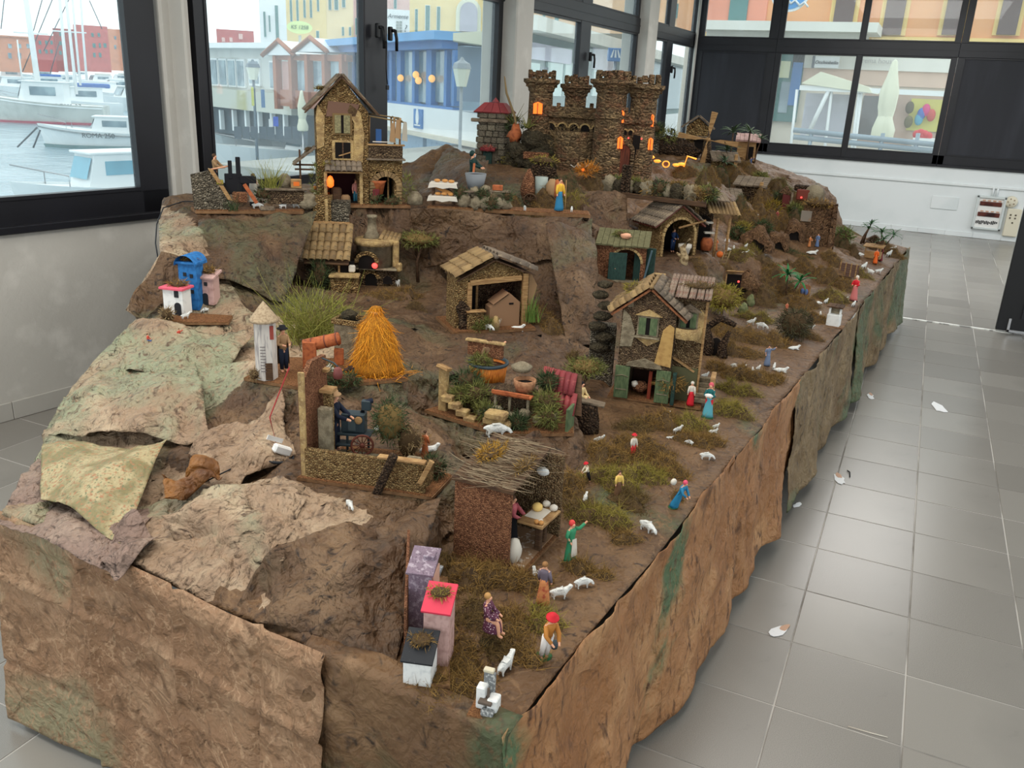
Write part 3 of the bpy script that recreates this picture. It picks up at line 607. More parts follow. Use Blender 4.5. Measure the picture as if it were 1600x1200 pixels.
class Plane:
    def __init__(s, p, d): s.p = Vector(p); s.d = Vector((d[0], d[1], 0)).normalized(); s.n = Vector((s.d.y, -s.d.x, 0)); s.n = s.n if (EYE-s.p).dot(s.n) > 0 else -s.n; s.M = Matrix(((s.d.x, s.n.x, 0, s.p.x), (s.d.y, s.n.y, 0, s.p.y), (0, 0, 1, 0), (0, 0, 0, 1)))
    def at(s, px, py): q = atplane(px, py, s.p, s.n); return ((q-s.p).dot(s.d), q.z)
    def rect(s, x0, y0, x1, y1):
        a = s.at(x0, (y0+y1)/2)[0]; b = s.at(x1, (y0+y1)/2)[0]; c = s.at((x0+x1)/2, y0)[1]; d_ = s.at((x0+x1)/2, y1)[1]
        return min(a, b), max(a, b), min(c, d_), max(c, d_)
    def box(s, mb, r, m, proud=0., depth=.3, bev=0.):
        x0, x1, z0, z1 = r; return mb.box(((x0+x1)/2, proud-depth/2, (z0+z1)/2), (x1-x0, depth, z1-z0), m, s.M, bev=bev)
def athd(px, dist):
    r = ray(px, 120); r.z = 0; return r.normalized()*dist
def facing(px, dist): p = athd(px, dist); return Plane(p, (-p.y, p.x))
def house(name, pl, r, wallm, label, wins, winm, depth=6., roof=None, cat='building', frame=None, extra=None):
    """facade block with every window its own part (pane a sub-part)"""
    root = thing(name, (0, 0, 0), label, cat); depth = min(depth, 4)
    mb = MB(); pl.box(mb, pl.rect(*r), wallm, 0, depth); mb.build('wall', root)
    if roof: q = pl.rect(*r); m2 = MB(); m2.box(((q[0]+q[1])/2, -depth/2+.2, q[3]+.12), (q[1]-q[0]+.5, depth+.8, .24), roof, pl.M); m2.build('roof', root)
    for wx in wins:
        f = MB(); q = pl.rect(*wx); pl.box(f, q, frame or wallm, .1, .25); o = f.build('window', root)
        g = MB(); e = (q[1]-q[0])*.1; pl.box(g, (q[0]+e, q[1]-e, q[2]+e, q[3]-e), winm, .13, .1); g.build('pane', o)
    return root
# far shore: coloured houses behind the boats
P1 = facing(100, 210)
house('apartment_house', P1, (-40, 57, 50, 112), SALMON, 'salmon house at the far left of the harbour shore', [(12, 68, 19, 76), (27, 68, 34, 76), (41, 68, 47, 76), (12, 82, 19, 92), (27, 82, 34, 92)], DGLASS, 8, SALMON)
house('apartment_house', P1, (50, 55, 88, 112), REDR, 'crimson house behind the thick white mast', [(60, 63, 65, 70), (70, 63, 75, 70), (78, 63, 83, 70), (60, 77, 65, 84), (70, 77, 75, 84), (78, 77, 83, 84)], GREENG, 9)
house('apartment_house', P1, (86, 45, 119, 112), plain('dull_red_render', (170, 84, 78), .85), 'dull red house between two masts on the far shore', [(92, 50, 97, 57), (108, 50, 113, 57), (92, 64, 97, 71), (108, 64, 113, 71), (92, 79, 97, 86)], GREENG, 10)
house('apartment_house', P1, (118, 40, 171, 112), PINKR, 'tall rose red house with a roof turret on the far shore', [(142, 51, 147, 58), (152, 51, 157, 58), (144, 67, 150, 75), (154, 67, 158, 75), (161, 67, 167, 75), (145, 82, 150, 90), (154, 82, 159, 90)], GREENG, 9)
house('apartment_house', P1, (171, 48, 260, 112), SALMON, 'orange house at the window edge on the far shore', [(178, 56, 182, 62), (178, 70, 182, 77)], DGLASS, 8)
house('apartment_house', facing(360, 190), (340, 47, 398, 118), REDR, 'red house standing alone behind the white waterside restaurant', [(346, 58, 352, 66), (358, 58, 364, 66), (372, 52, 380, 62)], PINKL, 7)
# boats
WZ = -2.5
def boat(px, py, ln, label, rz, hullm=WHITE_P, band=None, cabin=True, name='motorboat', group=None, h=.9, beam=.36, windsh=None, text=None, cabw=.3, cabx=.1, cabh=.8, stripe=None):
    p = atz(px, py, WZ); root = thing(name, p, label, 'boat', rz, group)
    mb = MB(); n = 9; secs = []
    for i in range(n+1):
        t = i/n; x = ln*(t-.5); wd = ln*beam*.5*(1-max(0, (t-.55)/.45)**2.2)*(.85+.15*min(1, t*4)); sh = h*(1+.45*t*t); secs.append((x, wd, sh, t))
    vs = []; 
    for x, wd, sh, t in secs: vs += [(x+(.12*ln*.0), -wd*.0, -.12), (x-.06*ln*t, -wd*.72, -.05), (x, -wd, sh), (x, wd, sh), (x-.06*ln*t, wd*.72, -.05)]
    fs = []
    for i in range(n):
        a = i*5; b = a+5
        for j, k in ((0, 1), (1, 2), (3, 4), (4, 0)): fs.append((a+j, b+j, b+k, a+k))
    fs += [(0, 1, 2, 3, 4)]
    mb.add(vs, fs, hullm, False); mb.build('hull', root)
    dk = MB(); dv = []; df = []
    for x, wd, sh, t in secs: dv += [(x, -wd*.96, sh-.06), (x, wd*.96, sh-.06)]
    for i in range(n): df.append((2*i, 2*i+2, 2*i+3, 2*i+1))
    dk.add(dv, df, WHITE_P); dk.build('deck', root)
    if band:
        b = MB(); bv2 = []; bf = []
        for x, wd, sh, t in secs: bv2 += [(x-.05*ln*t, -wd*.80-.012, -.03), (x-.035*ln*t, -wd*.86-.012, .17)]
        for i in range(n): bf.append((2*i, 2*i+2, 2*i+3, 2*i+1))
        b.add(bv2, bf, band); b.build('waterline_band', root)
    if stripe:
        b = MB(); bv2 = []; bf = []
        for x, wd, sh, t in secs: bv2 += [(x, -wd*1.0-.012, sh-.2), (x, -wd*1.0-.012, sh-.12)]
        for i in range(n): bf.append((2*i, 2*i+2, 2*i+3, 2*i+1))
        b.add(bv2, bf, stripe); b.build('rubbing_strake', root)
    if cabin:
        c = MB(); L_ = ln*cabw; X = -ln*cabx
        c.prism([(X-L_/2, h-.05), (X+L_/2, h-.05), (X+L_*.36, h+cabh), (X-L_/2, h+cabh)], ln*beam*.62, WHITE_P, 'y', base=-ln*beam*.31)
        c.box((X-.03*ln, 0, h+cabh+.03), (L_*1.02, ln*beam*.68, .07), WHITE_P, bev=.03); c.build('cabin', root)
        wn = MB(); wn.box((X-L_*.06, -ln*beam*.315, h+cabh*.6), (L_*.55, .02, cabh*.4), windsh or DGLASS); wn.build('side_window', root)
        wf = MB(); wf.quad([(X+L_/2*.98, -ln*beam*.27, h+cabh*.3), (X+L_/2*.98, ln*beam*.27, h+cabh*.3), (X+L_*.385, ln*beam*.27, h+cabh*.9), (X+L_*.385, -ln*beam*.27, h+cabh*.9)], windsh or DGLASS, TR((.02, 0, 0))); wf.build('windscreen', root)
    r_ = MB(); x = ln*.49; r_.tube([(x*.45, -ln*beam*.4, h*1.15), (x*.45, -ln*beam*.4, h*1.15+.35), (x*.98, 0, h*1.45+.45), (x*.45, ln*beam*.4, h*1.15+.35), (x*.45, ln*beam*.4, h*1.15)], .02, CHROME, 5); r_.build('bow_rail', root)
    if text:
        sz = text[1]; xx = ln*text[2]; t_ = (xx/ln+.5); wd = ln*beam*.5*(1-max(0, (t_-.55)/.45)**2.2)
        text_mesh('registration', text[0], sz, mat('hull_ink', S(50, 62, 66), .6), TR((xx, -wd-.03, h*.86+text[3]), (math.pi/2, 0, text[4])) @ Matrix.Rotation(0, 4, 'Z'), root)
    return root
vd = athd(120, 1); face = math.atan2(vd.y, vd.x)
lft = face+math.pi/2                                    # bow pointing to the left of the view
rgt = face-math.pi/2
flip = lambda o: o
def boatL(px, py, ln, label, **k): return boat(px, py, ln, label, lft+k.pop('yaw', 0), **k)
# boats lie with the bow to the left: their visible side is local +y, so mirror the lettering side by turning the hull
def mirror(o):
    for ch in o.children:
        ch.scale.y = -1
        if ch.name.startswith('registration'): ch.scale = (-1, -1, 1); 
b1 = boatL(70, 192, 8.6, 'grey white fishing boat with a tall wheelhouse and red waterline', yaw=-.22, name='fishing_boat', hullm=GREYW, band=plain('red_antifoul', (206, 92, 110), .6), h=1.35, cabw=.36, cabx=.02, cabh=1.5, stripe=WHITE_P, text=('1 ROMA 27', .42, .22, .12, 0)); mirror(b1)
b2 = boatL(150, 231, 5.4, 'white motorboat moored in front with lettering on its hull', yaw=-.16, band=plain('green_antifoul', (120, 150, 150), .6), h=.82, cabw=.4, cabx=.18, cabh=.78, stripe=plain('grey_strake', (150, 156, 158), .6), text=('ROMA 250', .34, .06, -.02, 0)); mirror(b2)
b3 = boatL(150, 330, 4.8, 'nearest white boat with a pale blue windscreen below the harbour window', yaw=.5, h=.7, cabw=.42, cabx=.12, cabh=1.0, windsh=plain('blue_windscreen', (120, 176, 196), .2)); mirror(b3)
for px, py, yaw, col, lab in ((118, 180, .1, BLUEC, 'small boat with a blue awning behind the fishing boat'), (20, 150, -.4, WHITE_P, 'white cruiser with a long flybridge near the far left shore'), (62, 146, .2, BLUEC, 'boat with bright blue covers beyond the wheelhouse'), (178, 150, .1, WHITE_P, 'white cruiser moored at the right of the far pontoon'), (150, 136, .3, GREYW, 'small grey hull under the rose red house'), (95, 138, -.2, WHITE_P, 'white hull between the two tallest masts'), (200, 172, .3, REDR, 'boat with a red canopy next to the window frame'), (140, 158, -.3, WHITE_P, 'open white boat amid the moored crowd'), (10, 128, 0, WHITE_P, 'distant white yacht at the left end of the pontoon'), (185, 132, -.2, GREYW, 'distant grey boat below the orange house'), (60, 126, .3, WHITE_P, 'distant white boat below the crimson house'), (120, 124, 0, GREYW, 'distant grey boat below the dull red house')):
    d = (atz(px, py, WZ)-EYE).length
    o = boatL(px, py, 7.5 if d < 90 else 10, lab, yaw=yaw, h=1.1, cabh=1.2, cabw=.4, group='boats moored across the harbour'); mirror(o)
    if col is not WHITE_P: MB().box((-1.6, 0, 2.5), (2.6, 1.9, .35), col, bev=.1).build('awning', o)
mp = facing(90, 75)
for k, (xa, ya, xb, yb, r_, lab) in enumerate(((40, -4, 58, 118, .22, 'thick white mast with a spreader'), (93, -4, 104, 116, .13, 'slim mast left of a pair by the dull red house'), (103, -4, 116, 114, .12, 'slim mast right of a pair by the dull red house'), (113, -4, 122, 100, .09, 'thin mast leaning before the tall rose house'), (126, -4, 132, 92, .09, 'thin mast in front of the turret'), (27, 62, 31, 98, .06, 'short mast in front of the salmon house'))):
    a = mp.at(xa, ya); b = mp.at(xb, yb); r = thing('mast', mp.M @ Vector((b[0], 0, b[1])), lab, 'mast')
    top = Vector((mp.M @ Vector((a[0], 0, a[1]))))-r.location
    MB().tube([(0, 0, -1.5), top*.5, top], [r_, r_*.9, r_*.8], WHITE_P, 7).build('pole', r)
    if k in (0, 2): m_ = top*.55; e = mp.d*1.1; MB().tube([m_-e, m_+e], .05, WHITE_P, 5).build('spreader', r)
for k, (xa, ya, xb, yb, lab) in enumerate(((6, -2, 1, 45, 'dark mooring stay at the window edge'), (66, -2, 52, 48, 'dark stay running off the thick mast'), (82, -2, 35, 112, 'long dark stay crossing the crimson house'), (108, -2, 68, 80, 'dark stay crossing behind the slim masts'), (92, 68, 78, 116, 'thick dark line dropping to the deck'), (140, 0, 160, 45, 'faint dark stay at the right of the masts'))):
    a = mp.at(xa, ya); b = mp.at(xb, yb); tag(MB().tube([mp.M @ Vector((a[0], -.5, a[1])), mp.M @ Vector((b[0], -.5, b[1]))], .035, ROPE, 5).build('stay'), lab, 'cable')
for k, (xa, ya, xb, yb, lab) in enumerate(((58, 199, 27, 230, 'mooring line from the bow into the water'), (63, 203, 52, 231, 'second mooring line beside the bow'))):
    pl = facing(60, 41); a = pl.at(xa, ya); b = pl.at(xb, yb); tag(MB().tube([pl.M @ Vector((a[0], 0, a[1])), pl.M @ Vector((b[0], 0, b[1]))], .035, ROPE, 5).build('mooring_line'), lab, 'rope')
# waterside restaurant, pavilion and blue kiosk beyond the second window
a = athd(335, 50); b = athd(470, 42); PW = Plane(a, b-a)
house('restaurant_building', PW, (316, 76, 445, 150), GREYW, 'long white waterside restaurant with a row of tall windows', [(331+14*k, 91+.6*k, 343+14*k, 134+1.0*k) for k in range(4)] + [(391, 92, 408, 134), (424, 95, 437, 140)], DGLASS, 6, WHITE_P, frame=WHITE_P)
tr = thing('terrace', (0, 0, 0), 'white stained terrace wall above dark piles under the restaurant', 'terrace')
m_ = MB(); PW.box(m_, PW.rect(318, 142, 470, 172), mat('stained_wall', S(208, 208, 196), .85, [('noise', (.5, .5, .1), S(190, 184, 140), .55, .7)]), .5, 6); m_.build('parapet', tr)
m_ = MB(); PW.box(m_, PW.rect(318, 172, 480, 215), plain('dark_piles', (84, 96, 104), .8), .0, 5); m_.build('undercroft', tr)
for k in range(7):
    m_ = MB(); PW.box(m_, PW.rect(331+20*k, 172, 333.5+20*k, 200+2*k), WHITE_P, .3, .2); m_.build('post', tr)
pv = thing('wooden_pavilion', (0, 0, 0), 'wooden pavilion with two white gables beside the restaurant', 'pavilion')
PP = Plane(athd(470, 40), athd(560, 36)-athd(425, 41.5))
for x in (437, 461, 486, 513, 540): m_ = MB(); PP.box(m_, PP.rect(x-2, 85, x+2.5, 170), WOODP, .25, .3); m_.build('post', pv)
m_ = MB(); PP.box(m_, PP.rect(437, 143, 545, 170), WOODP, .1, .3); m_.build('dado', pv); m_ = MB(); PP.box(m_, PP.rect(437, 85, 545, 95), WOODP, .12, .3); m_.build('beam', pv)
for x0, x1 in ((441, 459), (465, 484), (490, 511), (517, 538)): m_ = MB(); PP.box(m_, PP.rect(x0, 96, x1, 143), DGLASS if x0 > 450 else plain('rose_panel', (206, 160, 150), .7), .0, .2); m_.build('window', pv)
for x0, xm, x1, yb, yt in ((424, 449, 474, 87, 64), (472, 499, 526, 82, 60)):
    A_, B_, C_ = PP.at(x0, yb), PP.at(xm, yt), PP.at(x1, yb); m_ = MB(); m_.prism([A_, C_, B_], 4., WHITE_P, 'y', PP.M, base=-3.6)
    m_.build('gable', pv); t = MB(); f = lambda q, y=.45: PP.M @ Vector((q[0], y, q[1])); t.tube([f(A_), f(B_), f(C_)], .12, WOODP, 4); t.build('barge_board', pv)
kb = thing('blue_kiosk', (0, 0, 0), 'blue glazed waterside kiosk on a white base', 'kiosk')
PK = Plane(athd(610, 33), athd(710, 27.5)-athd(610, 33))
def kbox(n, r, m, pr=0., dp=.3): m_ = MB(); PK.box(m_, PK.rect(*r), m, pr, dp); return m_.build(n, kb)
kbox('wall', (525, 75, 712, 172), plain('kiosk_interior', (168, 190, 206), .6), -.25, 4)
kbox('cornice', (525, 57, 712, 69), plain('kiosk_light_blue', (110, 170, 222), .5), .7, 4); kbox('fascia', (528, 67, 708, 80), BLUE_P, .35, .5)
for x0, x1 in ((545, 552), (601, 604), (610, 614), (622, 628), (646, 650), (668, 676), (696, 700), (708, 712)): kbox('post', (x0, 78, x1, 166), BLUE_P, .05, .25)
kbox('sill', (528, 158, 712, 166), BLUE_P, .1, .3)
for x0, x1 in ((552, 601), (604, 610), (614, 622), (628, 646), (650, 668), (676, 696), (700, 708)): kbox('pane', (x0, 80, x1, 160), DGLASS, -.1, .06)
for x, y in ((628, 122), (656, 126), (652, 117), (677, 123)): m_ = MB(); q = PK.at(x, y); m_.ball((q[0], .05, q[1]), .12, mat('warm_lamp', S(255, 190, 110), .5, emit=((1, .45, .12), 1.0)), 8, 6, PK.M); m_.build('lamp', kb)
kbox('base_wall', (515, 164, 770, 206), WHITE_P, .3, 5); kbox('ledge', (515, 202, 775, 207), plain('stained_ledge', (214, 204, 184), .8), .6, 5.5)
for x0, x1 in ((630, 665), (671, 728), (733, 770)):
    kbox('lower_pane', (x0, 211, x1, 244), mat('blue_bottle_glass', S(110, 142, 176), .3, [('cell', 5., S(150, 178, 204), .1, .4)]), .1, .3)
kbox('lower_wall', (515, 207, 775, 262), GREYW, -.2, 4)
sg = thing('shell_sign', (0, 0, 0), 'blue upright sign with a white shell on the white kiosk base', 'sign')
m_ = MB(); PK.box(m_, PK.rect(662, 171, 675, 201), BLUE_P, .36, .06); m_.build('board', sg)
q = PK.at(668.5, 182); m_ = MB(); m_.prism([(q[0]+.13*math.cos(t)*(1-.35*math.sin(t)), q[1]+.26*math.sin(t)) for t in np.linspace(0, 6.0, 14)], .02, WHITE_P, 'y', PK.M, base=.36); m_.build('shell', sg)
m_ = MB(); PK.box(m_, PK.rect(664, 195, 673, 197), WHITE_P, .38, .03); m_.build('script_line', sg)
aw = thing('canvas_awning', (0, 0, 0), 'white ruffled awning at the right end of the blue kiosk', 'awning')
PA = facing(732, 24); q = PA.rect(708, 48, 754, 68); m_ = MB(); m_.prism([(q[0], q[3]), (q[1], q[3]-.08), (q[1], q[2]+.05), (q[0]-.05, q[2]-.03)], .8, CANVAS, 'y', PA.M, base=-.6); m_.build('canvas', aw)
m_ = MB(); PA.box(m_, PA.rect(714, 72, 770, 160), plain('slate_wall', (128, 146, 168), .7), -.6, 2); m_.build('side_wall', aw)
def lamp_post(px, pyb, pyt, dist, label):
    p = facing(px, dist); b = p.at(px, pyb); t = p.at(px, pyt); hgt = t[1]-b[1]; k = hgt/110 if dist < 30 else hgt/100
    r = thing('street_lamp', p.M @ Vector((b[0], 0, b[1])), label, 'lamp'); g = plain('lamp_post_grey', (150, 156, 160), .5) if dist < 30 else plain('lamp_post_dark', (96, 112, 124), .5)
    MB().tube([(0, 0, -3.), (0, 0, hgt*.72)], [k*2.6, k*1.8], g, 8).build('pole', r)
    MB().lathe([(k*5.5, hgt*.72), (k*9.5, hgt*.88), (k*9.5, hgt*.89)], mat('lamp_glass', S(226, 226, 206), .3), 6, smooth=False).build('lantern', r)
    MB().lathe([(k*10.5, hgt*.89), (k*9, hgt*.94), (k*3, hgt*.97), (k*1.2, hgt)], g, 6, smooth=False).build('cap', r)
lamp_post(718, 250, 89, 15, 'pale lantern street lamp standing before the blue kiosk'); lamp_post(400, 205, 93, 34, 'dark lantern street lamp in front of the white restaurant')
def parasol(px, pyb, pyt, dist, label, group=None):
    p = facing(px, dist); b = p.at(px, pyb); t = p.at(px, pyt); hgt = t[1]-b[1]; r = thing('closed_parasol', p.M @ Vector((b[0], 0, b[1])), label, 'parasol', group=group)
    w = hgt*.115; MB().tube([(0, 0, -min(2., r.location.z+.1) if dist < 25 else -2.), (0, 0, .1)], .03, CHROME, 6).build('pole', r); MB().lathe([(w*.9, 0), (w*1.0, hgt*.16), (w*.72, hgt*.27), (w*.95, hgt*.4), (w*1.0, hgt*.6), (w*.55, hgt*.8), (w*.3, hgt*.97), (.01, hgt)], CANVAS, 14, wob=.13).build('canvas', r)
    MB().lathe([(w*1.15, hgt*.02), (w*1.2, hgt*.13), (w*.8, hgt*.29), (w*.76, hgt*.3)], CANVAS, 14, wob=.1, cap=False).build('skirt', r); return r
parasol(473, 205, 141, 30, 'closed white parasol beside the pavilion')
bd = facing(600, 62)
for r, m, lab, wins in (((405, -40, 447, 72), WHITE_P, 'white palazzo with tall dark shutters behind the pavilion', [(412, 18, 416, 58), (420, 24, 423, 50), (430, 8, 436, 64)]), ((447, -40, 510, 75), YELR, 'yellow house with narrow green shutters behind the oval sign', [(453, 0, 457, 34), (463, 0, 467, 34), (474, 0, 478, 28), (484, 0, 488, 28), (495, -5, 499, 18), (494, 48, 499, 60)]), ((510, -40, 552, 62), plain('peach_render', (240, 214, 168), .85, .03), 'peach house with white framed windows above the gables', [(513, -8, 518, 16), (522, -8, 529, 16), (534, -8, 540, 12), (534, 42, 538, 56), (545, 42, 549, 56)]), ((552, -40, 640, 60), PINKL, 'pale pink house left of the yellow arches', [(555, 28, 560, 55), (615, -5, 620, 14)]), ((640, -60, 790, 62), YELR, 'yellow house with arched windows above the blue kiosk', [(648, 14, 653, 50), (664, 8, 672, 50), (682, 10, 688, 48)])):
    house('palazzo', bd, r, m, lab, wins, GREENG, 8, frame=WHITE_P)
ar = thing('arched_window', (0, 0, 0), 'large arched window in the yellow house front', 'window'); q = bd.rect(718, 4, 745, 50)
pts = lambda g: [(q[0]-g, q[2])]+[((q[0]+q[1])/2+((q[1]-q[0])/2+g)*math.cos(t), q[3]-(q[1]-q[0])/2+((q[1]-q[0])/2+g)*math.sin(t)) for t in np.linspace(math.pi, 0, 12)]+[(q[1]+g, q[2])]
MB().prism(pts(.25), .3, CANVAS, 'y', bd.M).build('surround', ar); MB().prism(pts(0), .4, plain('lilac_pane', (172, 166, 178), .4), 'y', bd.M).build('pane', ar)
ov = thing('oval_sign', (0, 0, 0), 'oval yellow green sign with dark lettering over the gables', 'sign'); po = facing(468, 40); c = po.at(468, 43); w_ = abs(po.at(488, 43)[0]-c[0]); h_ = abs(po.at(468, 33)[1]-c[1])
MB().prism([(c[0]+w_*math.cos(t), c[1]+h_*math.sin(t)) for t in np.linspace(0, 2*math.pi, 25)[:-1]], .1, plain('sign_lime', (222, 238, 160), .5, .02), 'y', po.M).build('board', ov)
RX = lambda pl, x, y, z: pl.M @ TR((x, y, z)) @ (Matrix.Rotation(math.pi, 4, 'Z') if True else Matrix()) @ Matrix.Rotation(math.pi/2, 4, 'X')
m_ = MB(); m_.box((c[0], -.12, c[1]/2-.3), (.12, .1, c[1]), GREYW, po.M); m_.build('post', ov)
inkg = mat('sign_ink', S(70, 110, 60), .6); text_mesh('lettering', 'KS 1258', h_*.85, inkg, RX(po, c[0], .13, c[1]), ov, .15, .01)
MB().box((0, 0, 0), (.1, .1, .1), inkg) if False else None
wbd = thing('white_notice_board', (0, 0, 0), 'white board with a handwritten word and question mark above the kiosk roof', 'sign'); pb = facing(625, 45); q = pb.rect(603, 15, 640, 58)
m_ = MB(); pb.box(m_, q, WHITE_P, .0, .15); m_.build('board', wbd); m_ = MB(); m_.box(((q[0]+q[1])/2, -.1, q[2]/2), (.3, .1, q[2]+.3), GREYW, pb.M); m_.build('post', wbd); inkk = mat('script_ink', S(60, 66, 74), .6)
text_mesh('lettering', 'Armente', (q[3]-q[2])*.22, inkk, RX(pb, (q[0]+q[1])/2, .04, q[3]-(q[3]-q[2])*.25), wbd, .3, .01); text_mesh('lettering', '?', (q[3]-q[2])*.36, inkk, RX(pb, pb.at(633, 45)[0], .04, pb.at(633, 45)[1]), wbd, .2, .01)
for i in range(2):
    for j in range(4): m_ = MB(); pb.box(m_, pb.rect(619+5*i, 33+4.6*j, 623+5*i, 36.6+4.6*j), plain('grille_grey', (150, 156, 150), .6), .04, .05); m_.build('square', wbd)
for px, py, rz, ln, lab, kw in ((430, 262, .35, 6.5, 'white motorboat moored under the second window', dict(cabw=.3, cabx=.3)), (372, 236, -.1, 5.5, 'white boat with a folded grey cover below the restaurant', dict(cabw=.35, cabx=.1)), (490, 243, .2, 5., 'small white boat by the kiosk steps', dict(cabw=.5, cabx=.0)), (350, 214, .3, 5., 'boat with a sky blue tarpaulin at the restaurant piles', dict(cabw=.3))):
    o = boatL(px, py, ln, lab, yaw=rz, h=.8, cabh=.6, **kw); mirror(o)
    if 'grey' in lab: MB().ball((.6, 0, 1.1), .9, plain('grey_cover', (206, 212, 220), .8), 10, 7, sq=(1.1, .8, .7), rough=.4).build('cover', o)
    if 'sky' in lab: MB().box((.3, 0, 1.3), (2.6, 1.5, .3), plain('sky_tarp', (110, 180, 214), .7), bev=.12).build('tarpaulin', o)
fn = thing('dark_fence', (0, 0, 0), 'dark slatted screen at the water edge with hanging flags', 'fence'); pf = facing(440, 32)
for k in range(9): m_ = MB(); pf.box(m_, pf.rect(366+13*k, 198, 377+13*k, 217), plain('charcoal_slats', (92, 104, 114), .8), 0, .1); m_.build('slat', fn)
for x0, x1, y0, y1, c in ((393, 397, 136, 165, (216, 216, 120)), (408, 414, 140, 168, (110, 140, 176)), (427, 435, 182, 197, (60, 96, 200)), (420, 426, 186, 198, (236, 236, 236))): m_ = MB(); pf.box(m_, pf.rect(x0, y0, x1, y1), plain('flag_%d' % c[0], c, .7), .15, .03); m_.build('flag', fn)
# green-grey shop and crossing sign beyond the third and fourth windows
ps = Plane((13, 8.6, 0), (1, .10)); sh = thing('shop_front', (0, 0, 0), 'low grey green shop with a white canopy beyond the castle windows', 'building')
def sbox(n, r, m, pr=0, dp=.3): m_ = MB(); ps.box(m_, ps.rect(*r), m, pr, dp); return m_.build(n, sh)
sbox('wall', (800, 66, 1085, 260), plain('grey_green_wall', (120, 140, 138), .8), 0, .4)
q0, q1 = ps.at(800, 62), ps.at(1085, 38); MB().box(((q0[0]+q1[0])/2+.3, .1, 3.05), (q1[0]-q0[0]+.6, 1.0, .32), plain('canopy_white', (224, 222, 212), .8), ps.M).build('canopy', sh)
sbox('lilac_banner', (819, 71, 889, 96), plain('lilac_banner', (206, 206, 226), .6), .1, .05); sbox('lilac_banner', (923, 75, 960, 110), plain('lilac_banner', (206, 206, 226), .6), .1, .05)
for x0, x1 in ((821, 840), (852, 876), (880, 898), (925, 945)): sbox('window', (x0, 98, x1, 150), plain('mint_pane', (196, 222, 218), .3), .05, .1)
sbox('dark_door', (840, 104, 852, 160), plain('dim_door', (120, 132, 142), .6), .06, .1); sbox('shop_window', (1012, 90, 1078, 170), plain('teal_glass', (70, 110, 118), .2), .05, .1); sbox('white_sill', (1005, 178, 1085, 240), WHITE_P, .1, .3)
house('palazzo', facing(900, 40), (800, -50, 1100, 52), plain('warm_render', (232, 190, 148), .85, .04), 'warm ochre house above the white shop canopy', [(866, 22, 874, 36), (848, 12, 853, 30), (1022, -5, 1032, 20), (1052, 5, 1062, 30)], GREENG, 5)
cs = thing('crossing_sign', (0, 0, 0), 'blue pedestrian crossing sign seen through the castle window', 'sign'); pc = facing(970, 12.5); q = pc.rect(949, 75, 976, 96)
m_ = MB(); pc.box(m_, q, BLUE_P, 0, .04, .01); m_.build('plate', cs); m_ = MB(); w_, h_ = q[1]-q[0], q[3]-q[2]; cx_ = (q[0]+q[1])/2
for k in range(3): m_.prism([(cx_-w_*.28+k*w_*.24, q[2]+h_*.28), (cx_-w_*.16+k*w_*.24, q[2]+h_*.28), (cx_-w_*.06+k*w_*.12, q[2]+h_*.85), (cx_-w_*.12+k*w_*.12, q[2]+h_*.85)], .02, WHITE_P, 'y', pc.M)
m_.build('stripe_symbol', cs); MB().tube([pc.M @ Vector((cx_, -.05, q[3])), pc.M @ Vector((cx_, -.05, -.2))], .03, CHROME, 6).build('pole', cs)
# orange street front beyond the rear wall
po_ = Plane((27, 0, 0), (0, -1)); oh = thing('orange_townhouse', (0, 0, 0), 'orange townhouse with brown shutters beyond the rear windows', 'building')
def obox(par, n, r, m, pr=0, dp=.3, pl=po_): m_ = MB(); pl.box(m_, pl.rect(*r), m, pr, dp); return m_.build(n, par)
obox(oh, 'wall', (1060, -40, 1680, 64), ORANGE, 0, 5); obox(oh, 'ground_floor', (1060, 64, 1680, 300), plain('ground_floor_cream', (226, 214, 198), .8, .03), .05, 5)
for x in (1321, 1400, 1494, 1580, 1655): f = obox(oh, 'window_frame', (x-22, -30, x+22, 56), YEL, .08, .2); obox(f, 'shutter', (x-15, -30, x+15, 55), SHUT, .2, .2)
obox(oh, 'string_course', (1060, 57, 1680, 62), YEL, .12, .3); obox(oh, 'downpipe', (1358, -30, 1361, 57), plain('orange_pipe', (222, 150, 100), .7), .15, .1); obox(oh, 'coral_panel', (1108, -30, 1200, 40), plain('coral_render', (232, 150, 122), .85, .03), .06, .1)
obox(oh, 'teal_shutter', (1142, -30, 1170, 40), GREENG, .12, .1); obox(oh, 'fascia', (1240, 82, 1600, 112), plain('fascia_cream', (232, 228, 218), .7, .02), .2, .3); obox(oh, 'pink_band', (1245, 112, 1600, 136), plain('pink_band', (226, 196, 176), .8, .03), .12, .3)
obox(oh, 'shop_recess', (1345, 150, 1600, 230), plain('brick_pale', (200, 172, 156), .9), .1, .2); obox(oh, 'dark_recess', (1345, 150, 1385, 215), plain('dim_recess', (120, 116, 116), .8), .14, .1)
obox(oh, 'poster_window', (1420, 155, 1475, 205), plain('display_yellow', (214, 206, 110), .5), .16, .1)
for x, y, c in ((1440, 178, (70, 110, 190)), (1447, 172, (220, 60, 130)), (1436, 186, (90, 170, 200)), (1455, 180, (210, 80, 70)), (1422, 168, (96, 84, 60)), (1420, 190, (110, 100, 60))): q = po_.at(x, y); m_ = MB(); m_.ball((q[0], .35, q[1]), .11, plain('goods_%d' % c[0], c, .6), 8, 6, po_.M, sq=(1, .4, 1.5)); m_.build('goods', oh)
obox(oh, 'green_shop', (1205, 85, 1252, 190), plain('shop_green', (70, 120, 116), .5), .2, .3); obox(oh, 'shop_poster', (1221, 96, 1236, 122), plain('poster_pale', (214, 216, 180), .6), .24, .1); obox(oh, 'shop_glass', (1220, 128, 1234, 176), DGLASS, .24, .1); obox(oh, 'blue_shutter', (1237, 98, 1252, 165), BLUE_P, .26, .1)
